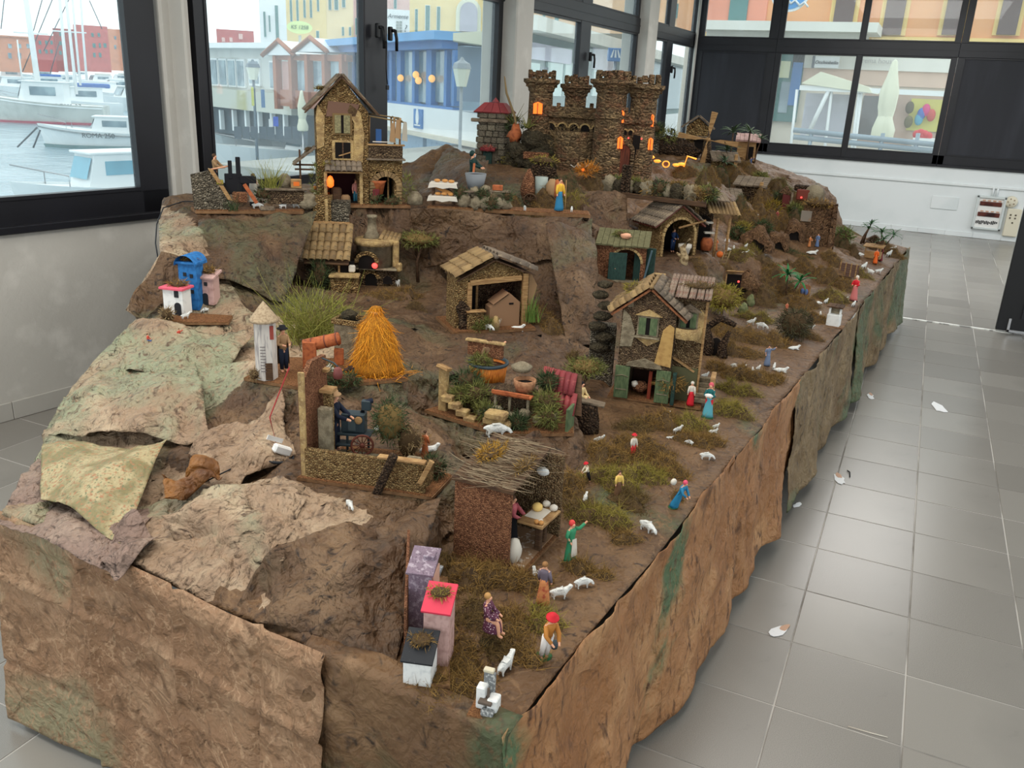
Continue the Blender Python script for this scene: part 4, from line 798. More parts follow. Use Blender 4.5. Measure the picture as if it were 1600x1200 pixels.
cn = thing('flat_canopy', (0, 0, 0), 'flat white concrete canopy in front of the orange townhouse', 'canopy'); pcn = Plane((25, 0, 0), (0, -1)); obox(cn, 'slab', (1090, 33, 1372, 48), plain('canopy_edge', (226, 224, 216), .8, .02), 0, 1.8, pcn); obox(cn, 'soffit', (1098, 48, 1350, 58), plain('canopy_soffit', (200, 198, 190), .8, .02), -.4, 1.4, pcn)
os_ = thing('name_sign', (0, 0, 0), 'white hanging sign with handwritten name left of the closed parasol', 'sign'); pz = Plane((26.5, 0, 0), (0, -1)); obox(os_, 'board', (1271, 88, 1311, 106), WHITE_P, 0, .1, pz); obox(os_, 'edge', (1269, 87, 1273, 106), plain('sign_edge', (96, 100, 108), .6), .02, .12, pz)
q = pz.rect(1273, 88, 1310, 106); T3 = lambda pl, s, z, y=.03: pl.M @ TR((s, y, z)) @ Matrix(((1, 0, 0, 0), (0, 0, 1, 0), (0, 1, 0, 0), (0, 0, 0, 1)))
text_mesh('lettering', 'Occhiobello', (q[3]-q[2])*.42, mat('black_ink', S(40, 42, 50), .6), T3(pz, (q[0]+q[1])/2, q[2]+(q[3]-q[2])*.45), os_, .25, .01)
q = pz.rect(1340, 88, 1400, 102); fs_ = thing('fascia_lettering', (0, 0, 0), 'grey shop lettering on the cream fascia behind the parasol', 'sign'); text_mesh('lettering', 'crema house', (q[3]-q[2])*.8, mat('grey_ink', S(176, 172, 168), .6), T3(pz, (q[0]+q[1])/2, (q[2]+q[3])/2, -.15), fs_, 0, .01)
rs = thing('round_sign', (0, 0, 0), 'round blue sign with a white rim hanging at the top of the rear window', 'sign'); pr_ = Plane((22, 0, 0), (0, -1)); c = pr_.at(1236, -14); r0 = abs(pr_.at(1236, 19)[1]-c[1])
MB().prism([(c[0]+r0*math.cos(t), c[1]+r0*math.sin(t)) for t in np.linspace(0, 2*math.pi, 33)[:-1]], .06, WHITE_P, 'y', pr_.M).build('rim', rs); MB().prism([(c[0]+r0*.88*math.cos(t), c[1]+r0*.88*math.sin(t)) for t in np.linspace(0, 2*math.pi, 33)[:-1]], .08, plain('sign_blue', (70, 150, 214), .5), 'y', pr_.M).build('face', rs)
m_ = MB()
for k in range(4): x = c[0]-.36+.2*k; z = c[1]-r0*.45-.04*k; m_.tube([pr_.M @ Vector((x, .1, z)), pr_.M @ Vector((x+.1, .1, z+.08)), pr_.M @ Vector((x+.2, .1, z-.02))], .025, WHITE_P, 5)
m_.build('wave_symbol', rs)
parasol(1377, 218, 92, 20.5, 'closed cream parasol seen through the rear window')
gz_ = thing('market_gazebo', (0, 0, 0), 'white gazebo with clear plastic sides beyond the rear window', 'gazebo'); pg = Plane((22.5, 0, 0), (0, -1))
q = pg.rect(1254, 113, 1345, 143); MB().prism([(q[0], q[2]+.35*(q[3]-q[2])), (q[1]+.3, q[2]), (q[1]+.2, q[2]+.3*(q[3]-q[2])), (q[0]+.4, q[3])], 2.4, CANVAS, 'y', pg.M, base=-2.2).build('roof', gz_)
obox(gz_, 'valance', (1250, 138, 1480, 146), WHITE_P, .15, .1, pg); obox(gz_, 'clear_side', (1250, 146, 1330, 216), plain('hazy_plastic', (206, 204, 214), .3), -.5, .05, pg)
for x in (1246, 1300, 1343, 1347): a, b = pg.at(x, 140), pg.at(x-7, 218); MB().tube([pg.M @ Vector((a[0], .05, a[1])), pg.M @ Vector((b[0], .05, -.1))], .035, WHITE_P, 6).build('pole', gz_)
a, b = pg.at(1297, 138), pg.at(1262, 212); MB().tube([pg.M @ Vector((a[0], .1, a[1])), pg.M @ Vector((b[0], .1, b[1]))], .05, WHITE_P, 6).build('tied_flap', gz_)
rl = thing('street_railing', (0, 0, 0), 'grey street railing along the pavement outside the rear window', 'railing'); pr2 = Plane((19.5, 0, 0), (0, -1))
for y0, y1 in ((203, 226), (214, 236)): a, b = pr2.at(1240, y0), pr2.at(1460, y1); MB().tube([pr2.M @ Vector((a[0], 0, a[1])), pr2.M @ Vector((b[0], 0, b[1]))], .06, plain('railing_grey', (150, 162, 172), .5), 6).build('rail', rl)
for x in (1268, 1325, 1380, 1435): a = pr2.at(x, 208); MB().tube([pr2.M @ Vector((a[0], 0, a[1])), pr2.M @ Vector((a[0], 0, -.1))], .04, plain('railing_grey', (150, 162, 172), .5), 6).build('post', rl)
fp = thing('planter', (0, 0, 0), 'red flowers in a white planter under the yellow display', 'planter'); pf2 = Plane((21, 0, 0), (0, -1)); obox(fp, 'box', (1425, 216, 1462, 232), WHITE_P, 0, .3, pf2); q = pf2.rect(1430, 230, 1456, 240); m_ = MB(); m_.box(((q[0]+q[1])/2, -.15, .45), (q[1]-q[0], .25, 1.1), GREYW, pf2.M); m_.build('pedestal', fp)
for k, (x, y) in enumerate(((1432, 210), (1438, 208), (1444, 210), (1450, 213), (1441, 213))): q = pf2.at(x, y); m_ = MB(); m_.ball((q[0], -.1, q[1]), .09, plain('flower_red', (206, 46, 52), .6), 7, 5, pf2.M); m_.build('flower', fp)
# ------------------------------------------------------------------ craft materials (coordinates are in photo-pixel units inside a scaled root)
def craft(name, c, rough=.85, layers=(), bump=()): return mat(name, S(*c), rough, layers, bump, spec=.25)
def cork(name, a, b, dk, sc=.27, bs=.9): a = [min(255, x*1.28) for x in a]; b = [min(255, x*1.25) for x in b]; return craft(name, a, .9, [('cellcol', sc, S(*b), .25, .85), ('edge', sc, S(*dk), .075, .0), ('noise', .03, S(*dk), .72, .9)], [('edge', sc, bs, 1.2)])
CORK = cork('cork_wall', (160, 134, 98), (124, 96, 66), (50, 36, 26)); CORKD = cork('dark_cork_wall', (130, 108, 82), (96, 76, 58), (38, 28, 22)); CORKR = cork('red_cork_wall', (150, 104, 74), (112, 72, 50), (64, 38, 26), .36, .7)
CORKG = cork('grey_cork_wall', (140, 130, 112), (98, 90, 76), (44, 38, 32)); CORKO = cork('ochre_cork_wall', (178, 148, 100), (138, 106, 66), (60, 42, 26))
CORKF = cork('cork_ground', (132, 92, 58), (104, 68, 42), (70, 46, 30), .5, .6)
PLAS = craft('ochre_plaster', (190, 160, 108), .9, [('noise', .08, S(150, 122, 84), .42, .62), ('noise', .3, S(204, 180, 134), .55, .75)], [('noise', .5, .4, .6)])
PLASG = craft('grey_plaster', (150, 138, 114), .9, [('noise', .08, S(116, 104, 84), .42, .62)], [('noise', .5, .4, .6)])
WOOD = craft('raw_wood', (178, 142, 96), .7, [('noise', (.06, .06, .6), S(140, 104, 66), .4, .65)], [('noise', (.1, .1, 1.), .3, .4)])
WOODD = craft('dark_wood', (92, 68, 48), .75, [('noise', (.06, .06, .6), S(62, 44, 32), .4, .65)]); WOODG = craft('grey_board', (134, 118, 98), .8, [('noise', (.06, .3, .06), S(98, 84, 70), .4, .65)], [('noise', (.1, .5, .1), .4, .5)])
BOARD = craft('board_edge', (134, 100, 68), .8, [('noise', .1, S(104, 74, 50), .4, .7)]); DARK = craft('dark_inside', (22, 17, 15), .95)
TILEG = craft('grey_roof_tile', (134, 118, 100), .85, [('obj', 1, S(98, 88, 78), 0, 1), ('noise', .2, S(160, 142, 116), .55, .75)], [('noise', .7, .3, .5)])
TILEO = craft('ochre_roof_tile', (164, 136, 94), .85, [('obj', 1, S(122, 98, 68), 0, 1), ('noise', .2, S(96, 84, 66), .55, .75)], [('noise', .7, .3, .5)]); TILER = craft('red_roof_tile', (150, 66, 66), .6, [('obj', 1, S(120, 50, 54), 0, 1), ('noise', .2, S(168, 92, 86), .6, .8)])
GREENW = craft('green_wood', (98, 112, 78), .75, [('noise', (.4, .1, .1), S(74, 90, 62), .4, .65)]); DKGREEN = craft('dark_green_wood', (44, 70, 62), .7, [('noise', (.4, .1, .1), S(34, 54, 50), .4, .65)])
CLAY = craft('terracotta', (176, 98, 58), .7, [('noise', .15, S(142, 74, 44), .45, .65)]); STRAW = craft('golden_straw', (226, 158, 40), .7, [('isle', 1, S(200, 122, 24), 0, 1)]); STRAWD = craft('straw_core', (176, 116, 30), .9, [('noise', .5, S(128, 80, 22), .4, .65)])
ROCKC = craft('bark_rock', (118, 106, 82), .95, [('noise', .12, S(82, 72, 54), .42, .6), ('noise', .4, S(150, 138, 108), .58, .75)], [('noise', .35, .9, 2.)]); BARK = craft('bark', (112, 86, 64), .95, [('edge', .2, S(52, 38, 28), .14, .02), ('noise', .1, S(140, 116, 90), .55, .7)], [('edge', .2, .9, 2.)])
STONE = craft('castle_stone', (184, 154, 112), .95, [('noise', .03, S(156, 112, 82), .42, .6), ('cellcol', (.11, .11, .2), S(140, 116, 86), .2, .9), ('edge', (.11, .11, .2), S(116, 92, 68), .04, .0)], [('edge', (.11, .11, .2), .8, 1.5), ('noise', .3, .4, .8)])
STONEG = craft('grey_block', (146, 136, 116), .95, [('obj', 1, S(116, 106, 92), 0, 1), ('noise', .15, S(98, 90, 78), .55, .72)], [('noise', .4, .6, 1.)])
WHITEC = craft('painted_white', (232, 232, 228), .6, [('noise', .1, S(206, 208, 206), .5, .7)]); PINKC = craft('painted_pink', (222, 96, 116), .6); BLUECT = craft('painted_blue', (48, 118, 182), .65, [('noise', .15, S(34, 92, 152), .45, .65)]); MAUVEC = craft('painted_mauve', (196, 160, 152), .7, [('noise', .1, S(170, 134, 126), .45, .65)]); LILAC = craft('painted_lilac', (126, 108, 122), .6, [('noise', .12, S(170, 156, 166), .5, .62), ('noise', .4, S(84, 70, 82), .55, .7)]); SALMC = craft('painted_salmon', (206, 160, 140), .7); BLACKC = craft('painted_black', (38, 40, 44), .6, [('noise', .5, S(140, 140, 140), .72, .76)])
IRON = craft('dark_iron', (54, 66, 72), .5); IRONR = craft('rust_red', (112, 62, 50), .6); CARD = craft('brown_card', (146, 112, 84), .8); CLOTHW = craft('white_cloth', (214, 206, 192), .9); CLOTHN = craft('navy_cloth', (30, 36, 52), .9); CLOTHK = craft('black_cloth', (28, 28, 32), .9); CLOTHB = craft('tan_cloth', (158, 126, 92), .9)
SKIN = craft('painted_skin', (222, 164, 132), .6); HAIR = craft('brown_hair', (86, 62, 46), .8); BREAD = craft('bread', (198, 142, 82), .8); GLOW = mat('orange_glow', S(255, 120, 40), .6, emit=((1, .15, .015), 1.35)); REDGLOW = mat('red_glow', S(255, 70, 60), .5, emit=((1, .06, .05), 2.5)); GOLDGLOW = mat('warm_strip', S(255, 190, 80), .6, emit=((1, .27, .03), 1.5))
SHEEPM = mat('white_plastic', S(226, 227, 222), .55, [('noise', 6., S(196, 198, 196), .55, .75)], [('noise', 14., .35, .02)])
def colm(name, c, rough=.6): return craft(name, c, rough)
MOSS_B = craft('brown_moss', (98, 76, 42), .95, [('isle', 1, S(158, 124, 68), 0, 1)]); MOSS_G = craft('green_moss', (112, 104, 44), .95, [('isle', 1, S(160, 144, 68), 0, 1)]); MOSS_D = craft('dark_moss', (80, 66, 40), .95, [('isle', 1, S(126, 102, 60), 0, 1)]); SOIL = mat('moss_base', S(88, 68, 42), .95, [('noise', 40., S(62, 46, 28), .4, .65)])
LEAF = craft('olive_leaf', (92, 98, 52), .85, [('isle', 1, S(128, 126, 66), 0, 1)]); LEAFD = craft('dark_leaf', (48, 62, 38), .85, [('isle', 1, S(76, 88, 54), 0, 1)]); LEAFY = craft('yellow_green_leaf', (150, 146, 70), .85, [('isle', 1, S(108, 112, 50), 0, 1)]); PALMG = craft('palm_green', (44, 84, 50), .6, [('obj', 1, S(60, 104, 60), 0, 1)]); PALMD = craft('dull_palm_green', (64, 84, 60), .7, [('obj', 1, S(84, 102, 74), 0, 1)]); ORNG = craft('dry_orange_leaf', (206, 134, 44), .8, [('isle', 1, S(170, 112, 50), 0, 1)]); DRYG = craft('dry_twig', (148, 128, 92), .85, [('isle', 1, S(120, 98, 66), 0, 1)])
def proj(p): q = ROT.transposed() @ (Vector(p)-EYE); return Vector((CX+F_PX*q.x/-q.z, CY-F_PX*q.y/-q.z))
def vfac(P, u): return (proj(P+Vector((0, 0, 40*u)))-proj(P)).length/40          # how tall a unit looks from here
# ------------------------------------------------------------------ roots that stand on the mountain, sized in photo pixels
def site(name, label, cat, px, py, yaw=0., z=None, group=None, k=1., sink=0., zk=1.):
    if name in PADS: px, py, z, yaw = PADS[name][:4]; k *= PADS[name][5] if len(PADS[name]) > 5 else 1.
    P = atz(px, py, z) if z is not None else G2(px, py)
    o = thing(name, P-Vector((0, 0, sink/pxm(P))), label, cat, 0, group); d = P-EYE
    o.rotation_euler.z = math.atan2(d.y, d.x)-math.pi/2+math.radians(yaw); u_ = 1/pxm(P); o.scale = (k*u_, k*u_, zk*k*u_/(1.07*vfac(P, u_))); return o
def gable(mb, w, d, h, rh, m, y0=0, x0=0, z0=0):                        # house body with gable facing -y
    return mb.prism([(x0-w/2, z0), (x0+w/2, z0), (x0+w/2, z0+h), (x0, z0+h+rh), (x0-w/2, z0+h)], d, m, 'y', base=y0)
TILE_ME = {}
def tile_mesh(m, w, l):
    key = (m.name, round(w, 2), round(l, 2))
    if key not in TILE_ME:
        mb = MB(); n = 5; vs = []
        for y, r in ((0, .95), (l, 1.05)):
            for i in range(n+1): a = math.pi*i/n; vs.append((-math.cos(a)*w*.52*r, -y, math.sin(a)*w*.42*r))
            for i in range(n+1): a = math.pi*i/n; vs.append((-math.cos(a)*w*.40*r, -y, math.sin(a)*w*.30*r))
        N_ = 2*(n+1); fs = []
        for i in range(n): fs += [(i, i+1, N_+i+1, N_+i), (n+1+i, N_+n+1+i, N_+n+2+i, n+2+i), (N_+i, N_+i+1, N_+n+2+i, N_+n+1+i), (i+1, i, n+1+i, n+2+i)]
        mb.add(vs, fs, m, True); o = mb.build('roof_tile'); TILE_ME[key] = o.data; bpy.data.objects.remove(o)
    return TILE_ME[key]
def tiles(par, o, across, down, nu, nv, m, name='roof_tile', jit=.03):
    """rows of half-round tiles on a roof plane: o = top corner, across and down = full edge vectors"""
    o, across, down = Vector(o), Vector(across), Vector(down); w = across.length/nu; l = down.length/nv; me_ = tile_mesh(m, w, l*1.12)
    x = across.normalized(); y = -down.normalized(); z = x.cross(y).normalized()
    if z.z < 0: z = -z
    R = Matrix((x, y, z)).transposed().to_4x4()
    for i in range(nu):
        for j in range(nv):
            p = o+across*((i+.5)/nu)+down*(j/nv)+z*(.12*w*(1-(j % 2)*.0)+.03*l*0)
            c = bpy.data.objects.new(name, me_); COL.objects.link(c); c.parent = par
            c.matrix_local = Matrix.Translation(p) @ R @ Matrix.Rotation(random.uniform(-jit, jit), 4, 'Z') @ Matrix.Rotation(-.05, 4, 'X')
def planks(par, o, across, down, nu, m, th=2., name='roof_plank'):
    o, across, down = Vector(o), Vector(across), Vector(down); z = across.cross(down).normalized(); z = z if z.z > 0 else -z
    for i in range(nu):
        a = o+across*((i+.03)/nu); b = o+across*((i+.97)/nu); e = down*random.uniform(.97, 1.03); t = z*th*random.uniform(.85, 1.2)
        MB().add([a, b, b+e, a+e, a+t, b+t, b+e+t, a+e+t], [(3, 2, 1, 0), (4, 5, 6, 7), (0, 1, 5, 4), (1, 2, 6, 5), (2, 3, 7, 6), (3, 0, 4, 7)], m).build(name, par)
def stones(par, rects, m, depth=4, y=0, name='stone', M=None):
    for x0, x1, z0, z1 in rects: MB().box(((x0+x1)/2, y, (z0+z1)/2), (x1-x0-.6, depth*random.uniform(.8, 1.2), z1-z0-.6), m, M, bev=1.).build(name, par)
def base_slab(par, poly, m=CORKF, th=5, edge=BOARD):
    MB().prism(poly, th, edge, base=-th).build('base_board', par); MB().prism([(x*.985, y*.985+.0) for x, y in poly], 1.2, m, base=0).build('ground_cover', par)
# ------------------------------------------------------------------ fibres: moss, bushes, grass
def fibres(mb, pts, dirs, ln, wd, m, curl=.5, seg=2, rs=None):
    rs = rs or np.random.RandomState(1)
    vs = []; fs = []; o = 0
    for p, d in zip(pts, dirs):
        L_ = ln*rs.uniform(.6, 1.3); d = Vector(d).normalized(); s = Vector(rs.normal(size=3)); s = (s-d*s.dot(d)).normalized()*wd*.5; c = Vector(rs.normal(size=3))*curl; q = Vector(p)
        for i in range(seg+1):
            t = i/seg; w = s*(1-.75*t); e = q+d*(L_*t)+c*(L_*t*t*.5); vs += [e-w, e+w]
        for i in range(seg): fs.append((o+2*i, o+2*i+1, o+2*i+3, o+2*i+2))
        o += 2*(seg+1)
    mb.add(vs, fs, m, False)
def moss(px, py, rx, ry, h, m, label, dens=1., yaw=0., ln=1., name='moss'):
    """mound of stringy moss (uncountable) hugging the terrain; rx, ry in photo pixels along the table and across"""
    P = G(px, py); k = 1/pxm(P); rx, ry, h = rx*k*1.12, ry*k*2.0, h*k*1.15; mb = MB(); rs = np.random.RandomState(int(px*7+py)); nx, ny = 12, 8; d = P-EYE; a0 = math.atan2(d.y, d.x)-math.pi/2+math.radians(yaw); ca, sa = math.cos(a0), math.sin(a0)
    def surf(a, r):
        wob = 1+.25*math.sin(3*a+px)+.15*math.sin(5*a+py); x, y = rx*r*wob*math.cos(a), ry*r*wob*math.sin(a); X, Y = P.x+x*ca-y*sa, P.y+x*sa+y*ca
        return Vector((X, Y, drop(X, Y)-.004+h*(1-r*r)*(1+.9*noise.noise(Vector((X, Y, 0))*28))))
    vs = [surf(0, 0)]; fs = []; NA, NR = 16, 4
    for j in range(1, NR+1):
        for i in range(NA): vs.append(surf(2*math.pi*i/NA, j/NR))
    for i in range(NA): fs.append((0, 1+i, 1+(i+1) % NA))
    for j in range(NR-1):
        for i in range(NA): a = 1+j*NA; fs.append((a+i, a+NA+i, a+NA+(i+1) % NA, a+(i+1) % NA))
    mb.add(vs, fs, SOIL, True)
    n = int(min(4600, math.pi*rx*ry*115000*dens)); pts = []; dirs = []
    for _ in range(n):
        a = rs.uniform(0, 2*math.pi); r = math.sqrt(rs.uniform(0, 1.15)); p = surf(a, min(r, 1.08)); pts.append(p); t = rs.normal(size=3); dirs.append(Vector((t[0], t[1], abs(t[2])*.7+.25)))
    fibres(mb, pts, dirs, .0125*ln, .0017, m, 1.7, 3, rs); o = mb.build(name); tag(o, label, 'moss', kind='stuff'); return o
def fuzz(par, name, centre, rad, m, n, ln, wd, core=None, sq=(1, 1, 1), seed=0, up=0.):
    """leafy ball in pixel units"""
    rs = np.random.RandomState(seed+3); mb = MB(); c = Vector(centre)
    if core: mb.ball(c, rad*.74, core, 10, 7, sq=sq, rough=.35, seed=seed)
    pts = []; dirs = []
    n = int(n*1.7); wd *= 1.35
    for _ in range(n):
        v = Vector(rs.normal(size=3)).normalized(); q = rad*(.62+.38*rs.uniform())*(1+.25*noise.noise(v*2.2+Vector((seed*3.1, 0, 0)))); pts.append(c+Vector((v.x*q*sq[0], v.y*q*sq[1], v.z*q*sq[2]))); dirs.append(v+Vector(rs.normal(size=3))*.6+Vector((0, 0, up)))
    fibres(mb, pts, dirs, ln, wd, m, .5, 2, rs); return mb.build(name, par)
def blades(par, name, c, n, h, spread, m, wd=1.2, rad=3., seed=0, curl=.35):
    rs = np.random.RandomState(seed+11); mb = MB(); pts = [Vector(c)+Vector((rs.normal()*rad, rs.normal()*rad, 0)) for _ in range(n)]; dirs = [Vector((rs.normal()*spread, rs.normal()*spread, 1)) for _ in range(n)]
    fibres(mb, pts, dirs, h, wd, m, curl, 3, rs); return mb.build(name, par)
def rock(par, c, r, m=ROCKC, sq=(1, 1, 1), seed=0, name='rock'): return MB().ball(c, r, m, 10, 7, sq=sq, rough=.55, seed=seed).build(name, par)
# ------------------------------------------------------------------ animals and figurines (one skinned body each)
def skin_mesh(name, nodes, edges, m, sub=1):
    me = bpy.data.meshes.new(name); me.from_pydata([n[0] for n in nodes], edges, []); o = bpy.data.objects.new(name, me); COL.objects.link(o)
    md = o.modifiers.new('s', 'SKIN'); md.use_smooth_shade = True
    for i, n in enumerate(nodes): r = n[1]; me.skin_vertices[0].data[i].radius = r if isinstance(r, tuple) else (r, r)
    me.skin_vertices[0].data[0].use_root = True
    s2_ = o.modifiers.new('u', 'SUBSURF'); s2_.levels = s2_.render_levels = sub
    dg = bpy.context.evaluated_depsgraph_get(); dg.update(); r = bpy.data.meshes.new_from_object(o.evaluated_get(dg)); bpy.data.objects.remove(o); r.materials.clear(); r.materials.append(m); r.name = name
    r.polygons.foreach_set('use_smooth', [True]*len(r.polygons)); return r
def sheep_mesh(kind):
    n = [((0, 0, .42), .17), ((.25, 0, .44), .18), ((-.27, 0, .42), .165), ((-.42, 0, .40), .10), ((-.52, 0, .34), .035)]; e = [(0, 1), (0, 2), (2, 3), (3, 4)]
    head = {'stand': [((.42, 0, .58), .10), ((.50, 0, .72), .085), ((.63, 0, .68), .055)], 'graze': [((.45, 0, .36), .10), ((.58, 0, .22), .08), ((.66, 0, .10), .05)], 'look': [((.38, 0, .60), .10), ((.42, -.04, .76), .085), ((.44, -.17, .74), .055)], 'lie': [((.40, 0, .55), .10), ((.47, 0, .68), .08), ((.60, 0, .64), .055)]}[kind]
    b = len(n); n += head; e += [(1, b), (b, b+1), (b+1, b+2)]
    for s in (-1, 1): q = Vector(head[1][0]); n.append((tuple(q+Vector((-.03, .12*s, .0))), .022)); e.append((b+1, len(n)-1))
    if kind == 'lie':
        n = [((p[0], p[1], p[2]-.26), r) for p, r in n]
        for x, dx in ((.25, .22), (-.25, .2)):
            for s in (-1, 1): i = len(n); n += [((x+.05, .15*s, .07), .06), ((x+dx, .16*s, .035), .035)]; e += [(1 if x > 0 else 2, i), (i, i+1)]
    else:
        for x in (.25, -.30):
            for s in (-1, 1): i = len(n); j = .03*s*(1 if x > 0 else -1); n += [((x+j, .10*s, .24), .062), ((x+j-.03*(x < 0), .10*s, .12), .036), ((x+j+.01, .10*s, .0), .042)]; e += [(1 if x > 0 else 2, i), (i, i+1), (i+1, i+2)]
    return skin_mesh('sheep_body_'+kind, n, e, SHEEPM)
SHEEP = {k: sheep_mesh(k) for k in ('stand', 'graze', 'look', 'lie')}
def sheep(px, py, L, kind, yaw, label, m=None, name='sheep', z=None, group='white plastic sheep'):
    """px, py at the feet; L body length in photo pixels; yaw in degrees, 0 = head to the right"""
    P = (atz(px, py, z) if z else G2(px, py)); d = P-EYE; o = bpy.data.objects.new(name, SHEEP[kind]); COL.objects.link(o); o.location = P; o.scale = (L*1.0/pxm(P)/1.05,)*3
    o.rotation_euler.z = math.atan2(d.y, d.x)-math.pi/2+math.radians(yaw); tag(o, label, name, group)
    if m: o.data = o.data.copy(); o.data.materials.clear(); o.data.materials.append(m)
    return o
POSES = {}
def body(pose):
    if pose in POSES: return POSES[pose]
    n = [((0, 0, .52), (.062, .05)), ((0, 0, .66), (.066, .048)), ((0, 0, .78), (.078, .052)), ((0, 0, .845), .03), ((0, -.01, .90), (.048, .056)), ((0, -.012, .955), (.05, .056)), ((0, -.07, .91), .012)]; e = [(0, 1), (1, 2), (2, 3), (3, 4), (4, 5), (4, 6)]
    arms = {'stand': [((.12, -.02, .64), (.13, -.07, .5)), ((-.12, -.02, .64), (-.13, -.07, .5))], 'carry': [((.13, -.04, .64), (.06, -.19, .64)), ((-.13, -.04, .64), (-.06, -.19, .64))], 'raise': [((.17, -.06, .80), (.28, -.12, .93)), ((-.14, .0, .66), (-.10, -.10, .53))], 'work': [((.12, -.12, .66), (.06, -.27, .60)), ((-.12, -.12, .66), (-.06, -.27, .60))], 'sit': [((.13, -.06, .64), (.08, -.22, .56)), ((-.13, -.06, .64), (-.08, -.22, .56))]}[pose if pose != 'walk' else 'stand']
    for s, (el, ha) in zip((1, -1), arms): i = len(n); n += [((.09*s, 0, .785), .036), (el, .029), (ha, .022), (tuple(Vector(ha)+(Vector(ha)-Vector(el)).normalized()*.045), .021)]; e += [(2, i), (i, i+1), (i+1, i+2), (i+2, i+3)]
    for s in (1, -1):
        i = len(n)
        if pose == 'sit': n += [((.05*s, -.02, .50), .055), ((.06*s, -.22, .47), .045), ((.06*s, -.25, .22), .032), ((.06*s, -.33, .20), .026)]
        elif pose == 'walk': n += [((.045*s, 0, .46), .055), ((.05*s, -.08*s, .26), .041), ((.05*s, -.10*s+.02, .05), .029), ((.05*s, -.10*s-.06, .02), .026)]
        else: n += [((.045*s, 0, .46), .055), ((.05*s, -.01, .26), .041), ((.05*s, 0, .05), .029), ((.05*s, -.07, .02), .026)]
        e += [(0, i), (i, i+1), (i+1, i+2), (i+2, i+3)]
    POSES[pose] = skin_mesh('figurine_body', n, e, SKIN); return POSES[pose]
def figure(px, py, H, label, pose='stand', yaw=0., top=None, robe=None, legs=None, hat=None, scarf=None, hair=HAIR, base=None, apron=None, cloak=None, name='figurine', z=None, group=None, lean=0., cat='figurine', item=None, par_root=None):
    """painted figurine H photo pixels tall; yaw 0 = facing the camera"""
    if par_root is not None: r = par_root
    else:
        P = atz(px, py, z) if z else G2(px, py); d = P-EYE; r = thing(name, P, label, cat, math.atan2(d.y, d.x)-math.pi/2+math.radians(yaw), group); u_ = 1/pxm(P); r.scale = (H*u_/vfac(P, u_),)*3
    M0 = TR(rot=(lean, 0, 0))
    def tilt(o):
        if lean: o.rotation_euler.x = lean
        return o
    b = bpy.data.objects.new('body', body(pose)); COL.objects.link(b); b.parent = r; tilt(b)
    E2 = lambda m, sx=1.0, sy=.78: TR(sc=(sx, sy, 1))
    if top: tilt(MB().lathe([(.088, .50), (.082, .60), (.098, .70), (.108, .77), (.085, .815), (.04, .838)], top, 12, E2(top)).build('tunic', r)); sl = MB(); ar = {'stand': ((.12, -.02, .64), (.13, -.06, .53)), 'carry': ((.13, -.04, .64), (.08, -.16, .64)), 'raise': ((.17, -.06, .80), (.26, -.11, .91)), 'work': ((.12, -.12, .66), (.07, -.24, .61)), 'sit': ((.13, -.06, .64), (.09, -.19, .57)), 'walk': ((.12, -.02, .64), (.13, -.06, .53))}[pose]
    if top:
        for s in (1, -1):
            a_ = ar if s == 1 or pose != 'raise' else ((.14, .0, .66), (.11, -.08, .55)); tilt(MB().tube([(.085*s, 0, .79), (a_[0][0]*s, a_[0][1], a_[0][2]), (a_[1][0]*s, a_[1][1], a_[1][2])], [.046, .041, .033], top, 7).build('sleeve', r))
    if robe:
        if pose == 'sit': tilt(MB().lathe([(.085, .60), (.10, .52), (.13, .42), (.15, .28), (.14, .26)], robe, 12, TR((0, -.10, 0), sc=(.9, 1.25, 1))).build('skirt', r))
        else: tilt(MB().lathe([(.15, .03), (.14, .12), (.115, .32), (.09, .5), (.078, .6)], robe, 12, E2(robe, 1, .85), wob=.05).build('skirt', r))
    if legs:
        for s in (1, -1):
            if pose == 'sit': tilt(MB().tube([(.05*s, 0, .51), (.06*s, -.22, .475), (.06*s, -.25, .24)], [.062, .053, .04], legs, 7).build('trouser_leg', r))
            else: q = -.08*s if pose == 'walk' else -.01; tilt(MB().tube([(.045*s, 0, .53), (.05*s, q, .27), (.05*s, q*1.25, .08)], [.066, .052, .041], legs, 7).build('trouser_leg', r))
    if cloak: tilt(MB().lathe([(.14, .16), (.135, .4), (.125, .62), (.11, .76), (.06, .835)], cloak, 12, TR((0, .02, 0), sc=(1, .8, 1)), a0=-.15, a1=math.pi+.15, cap=False).build('cloak', r))
    if apron: tilt(MB().add([(-.06, -.098, .6), (.06, -.098, .6), (.085, -.125, .2), (-.085, -.125, .2), (-.06, -.088, .6), (.06, -.088, .6), (.085, -.11, .2), (-.085, -.11, .2)], [(0, 1, 2, 3), (7, 6, 5, 4), (0, 3, 7, 4), (1, 5, 6, 2), (0, 4, 5, 1), (3, 2, 6, 7)], apron).build('apron', r))
    if hair and not scarf: tilt(MB().ball((0, .012, .945), .066, hair, 10, 6, sq=(.95, 1, .95)).build('hair', r))
    if scarf: tilt(MB().ball((0, .016, .935), .075, scarf, 10, 7, sq=(.95, .95, 1.05)).build('headscarf', r))
    if hat: tilt(MB().lathe([(.115, .955), (.112, .972), (.07, .98), (.062, 1.03), (.0, 1.045)], hat, 12).build('hat', r))
    if base: MB().lathe([(.16, -.012), (.17, .01), (.12, .022), (0, .024)], base, 14, TR(sc=(1, .85, 1))).build('base', r)
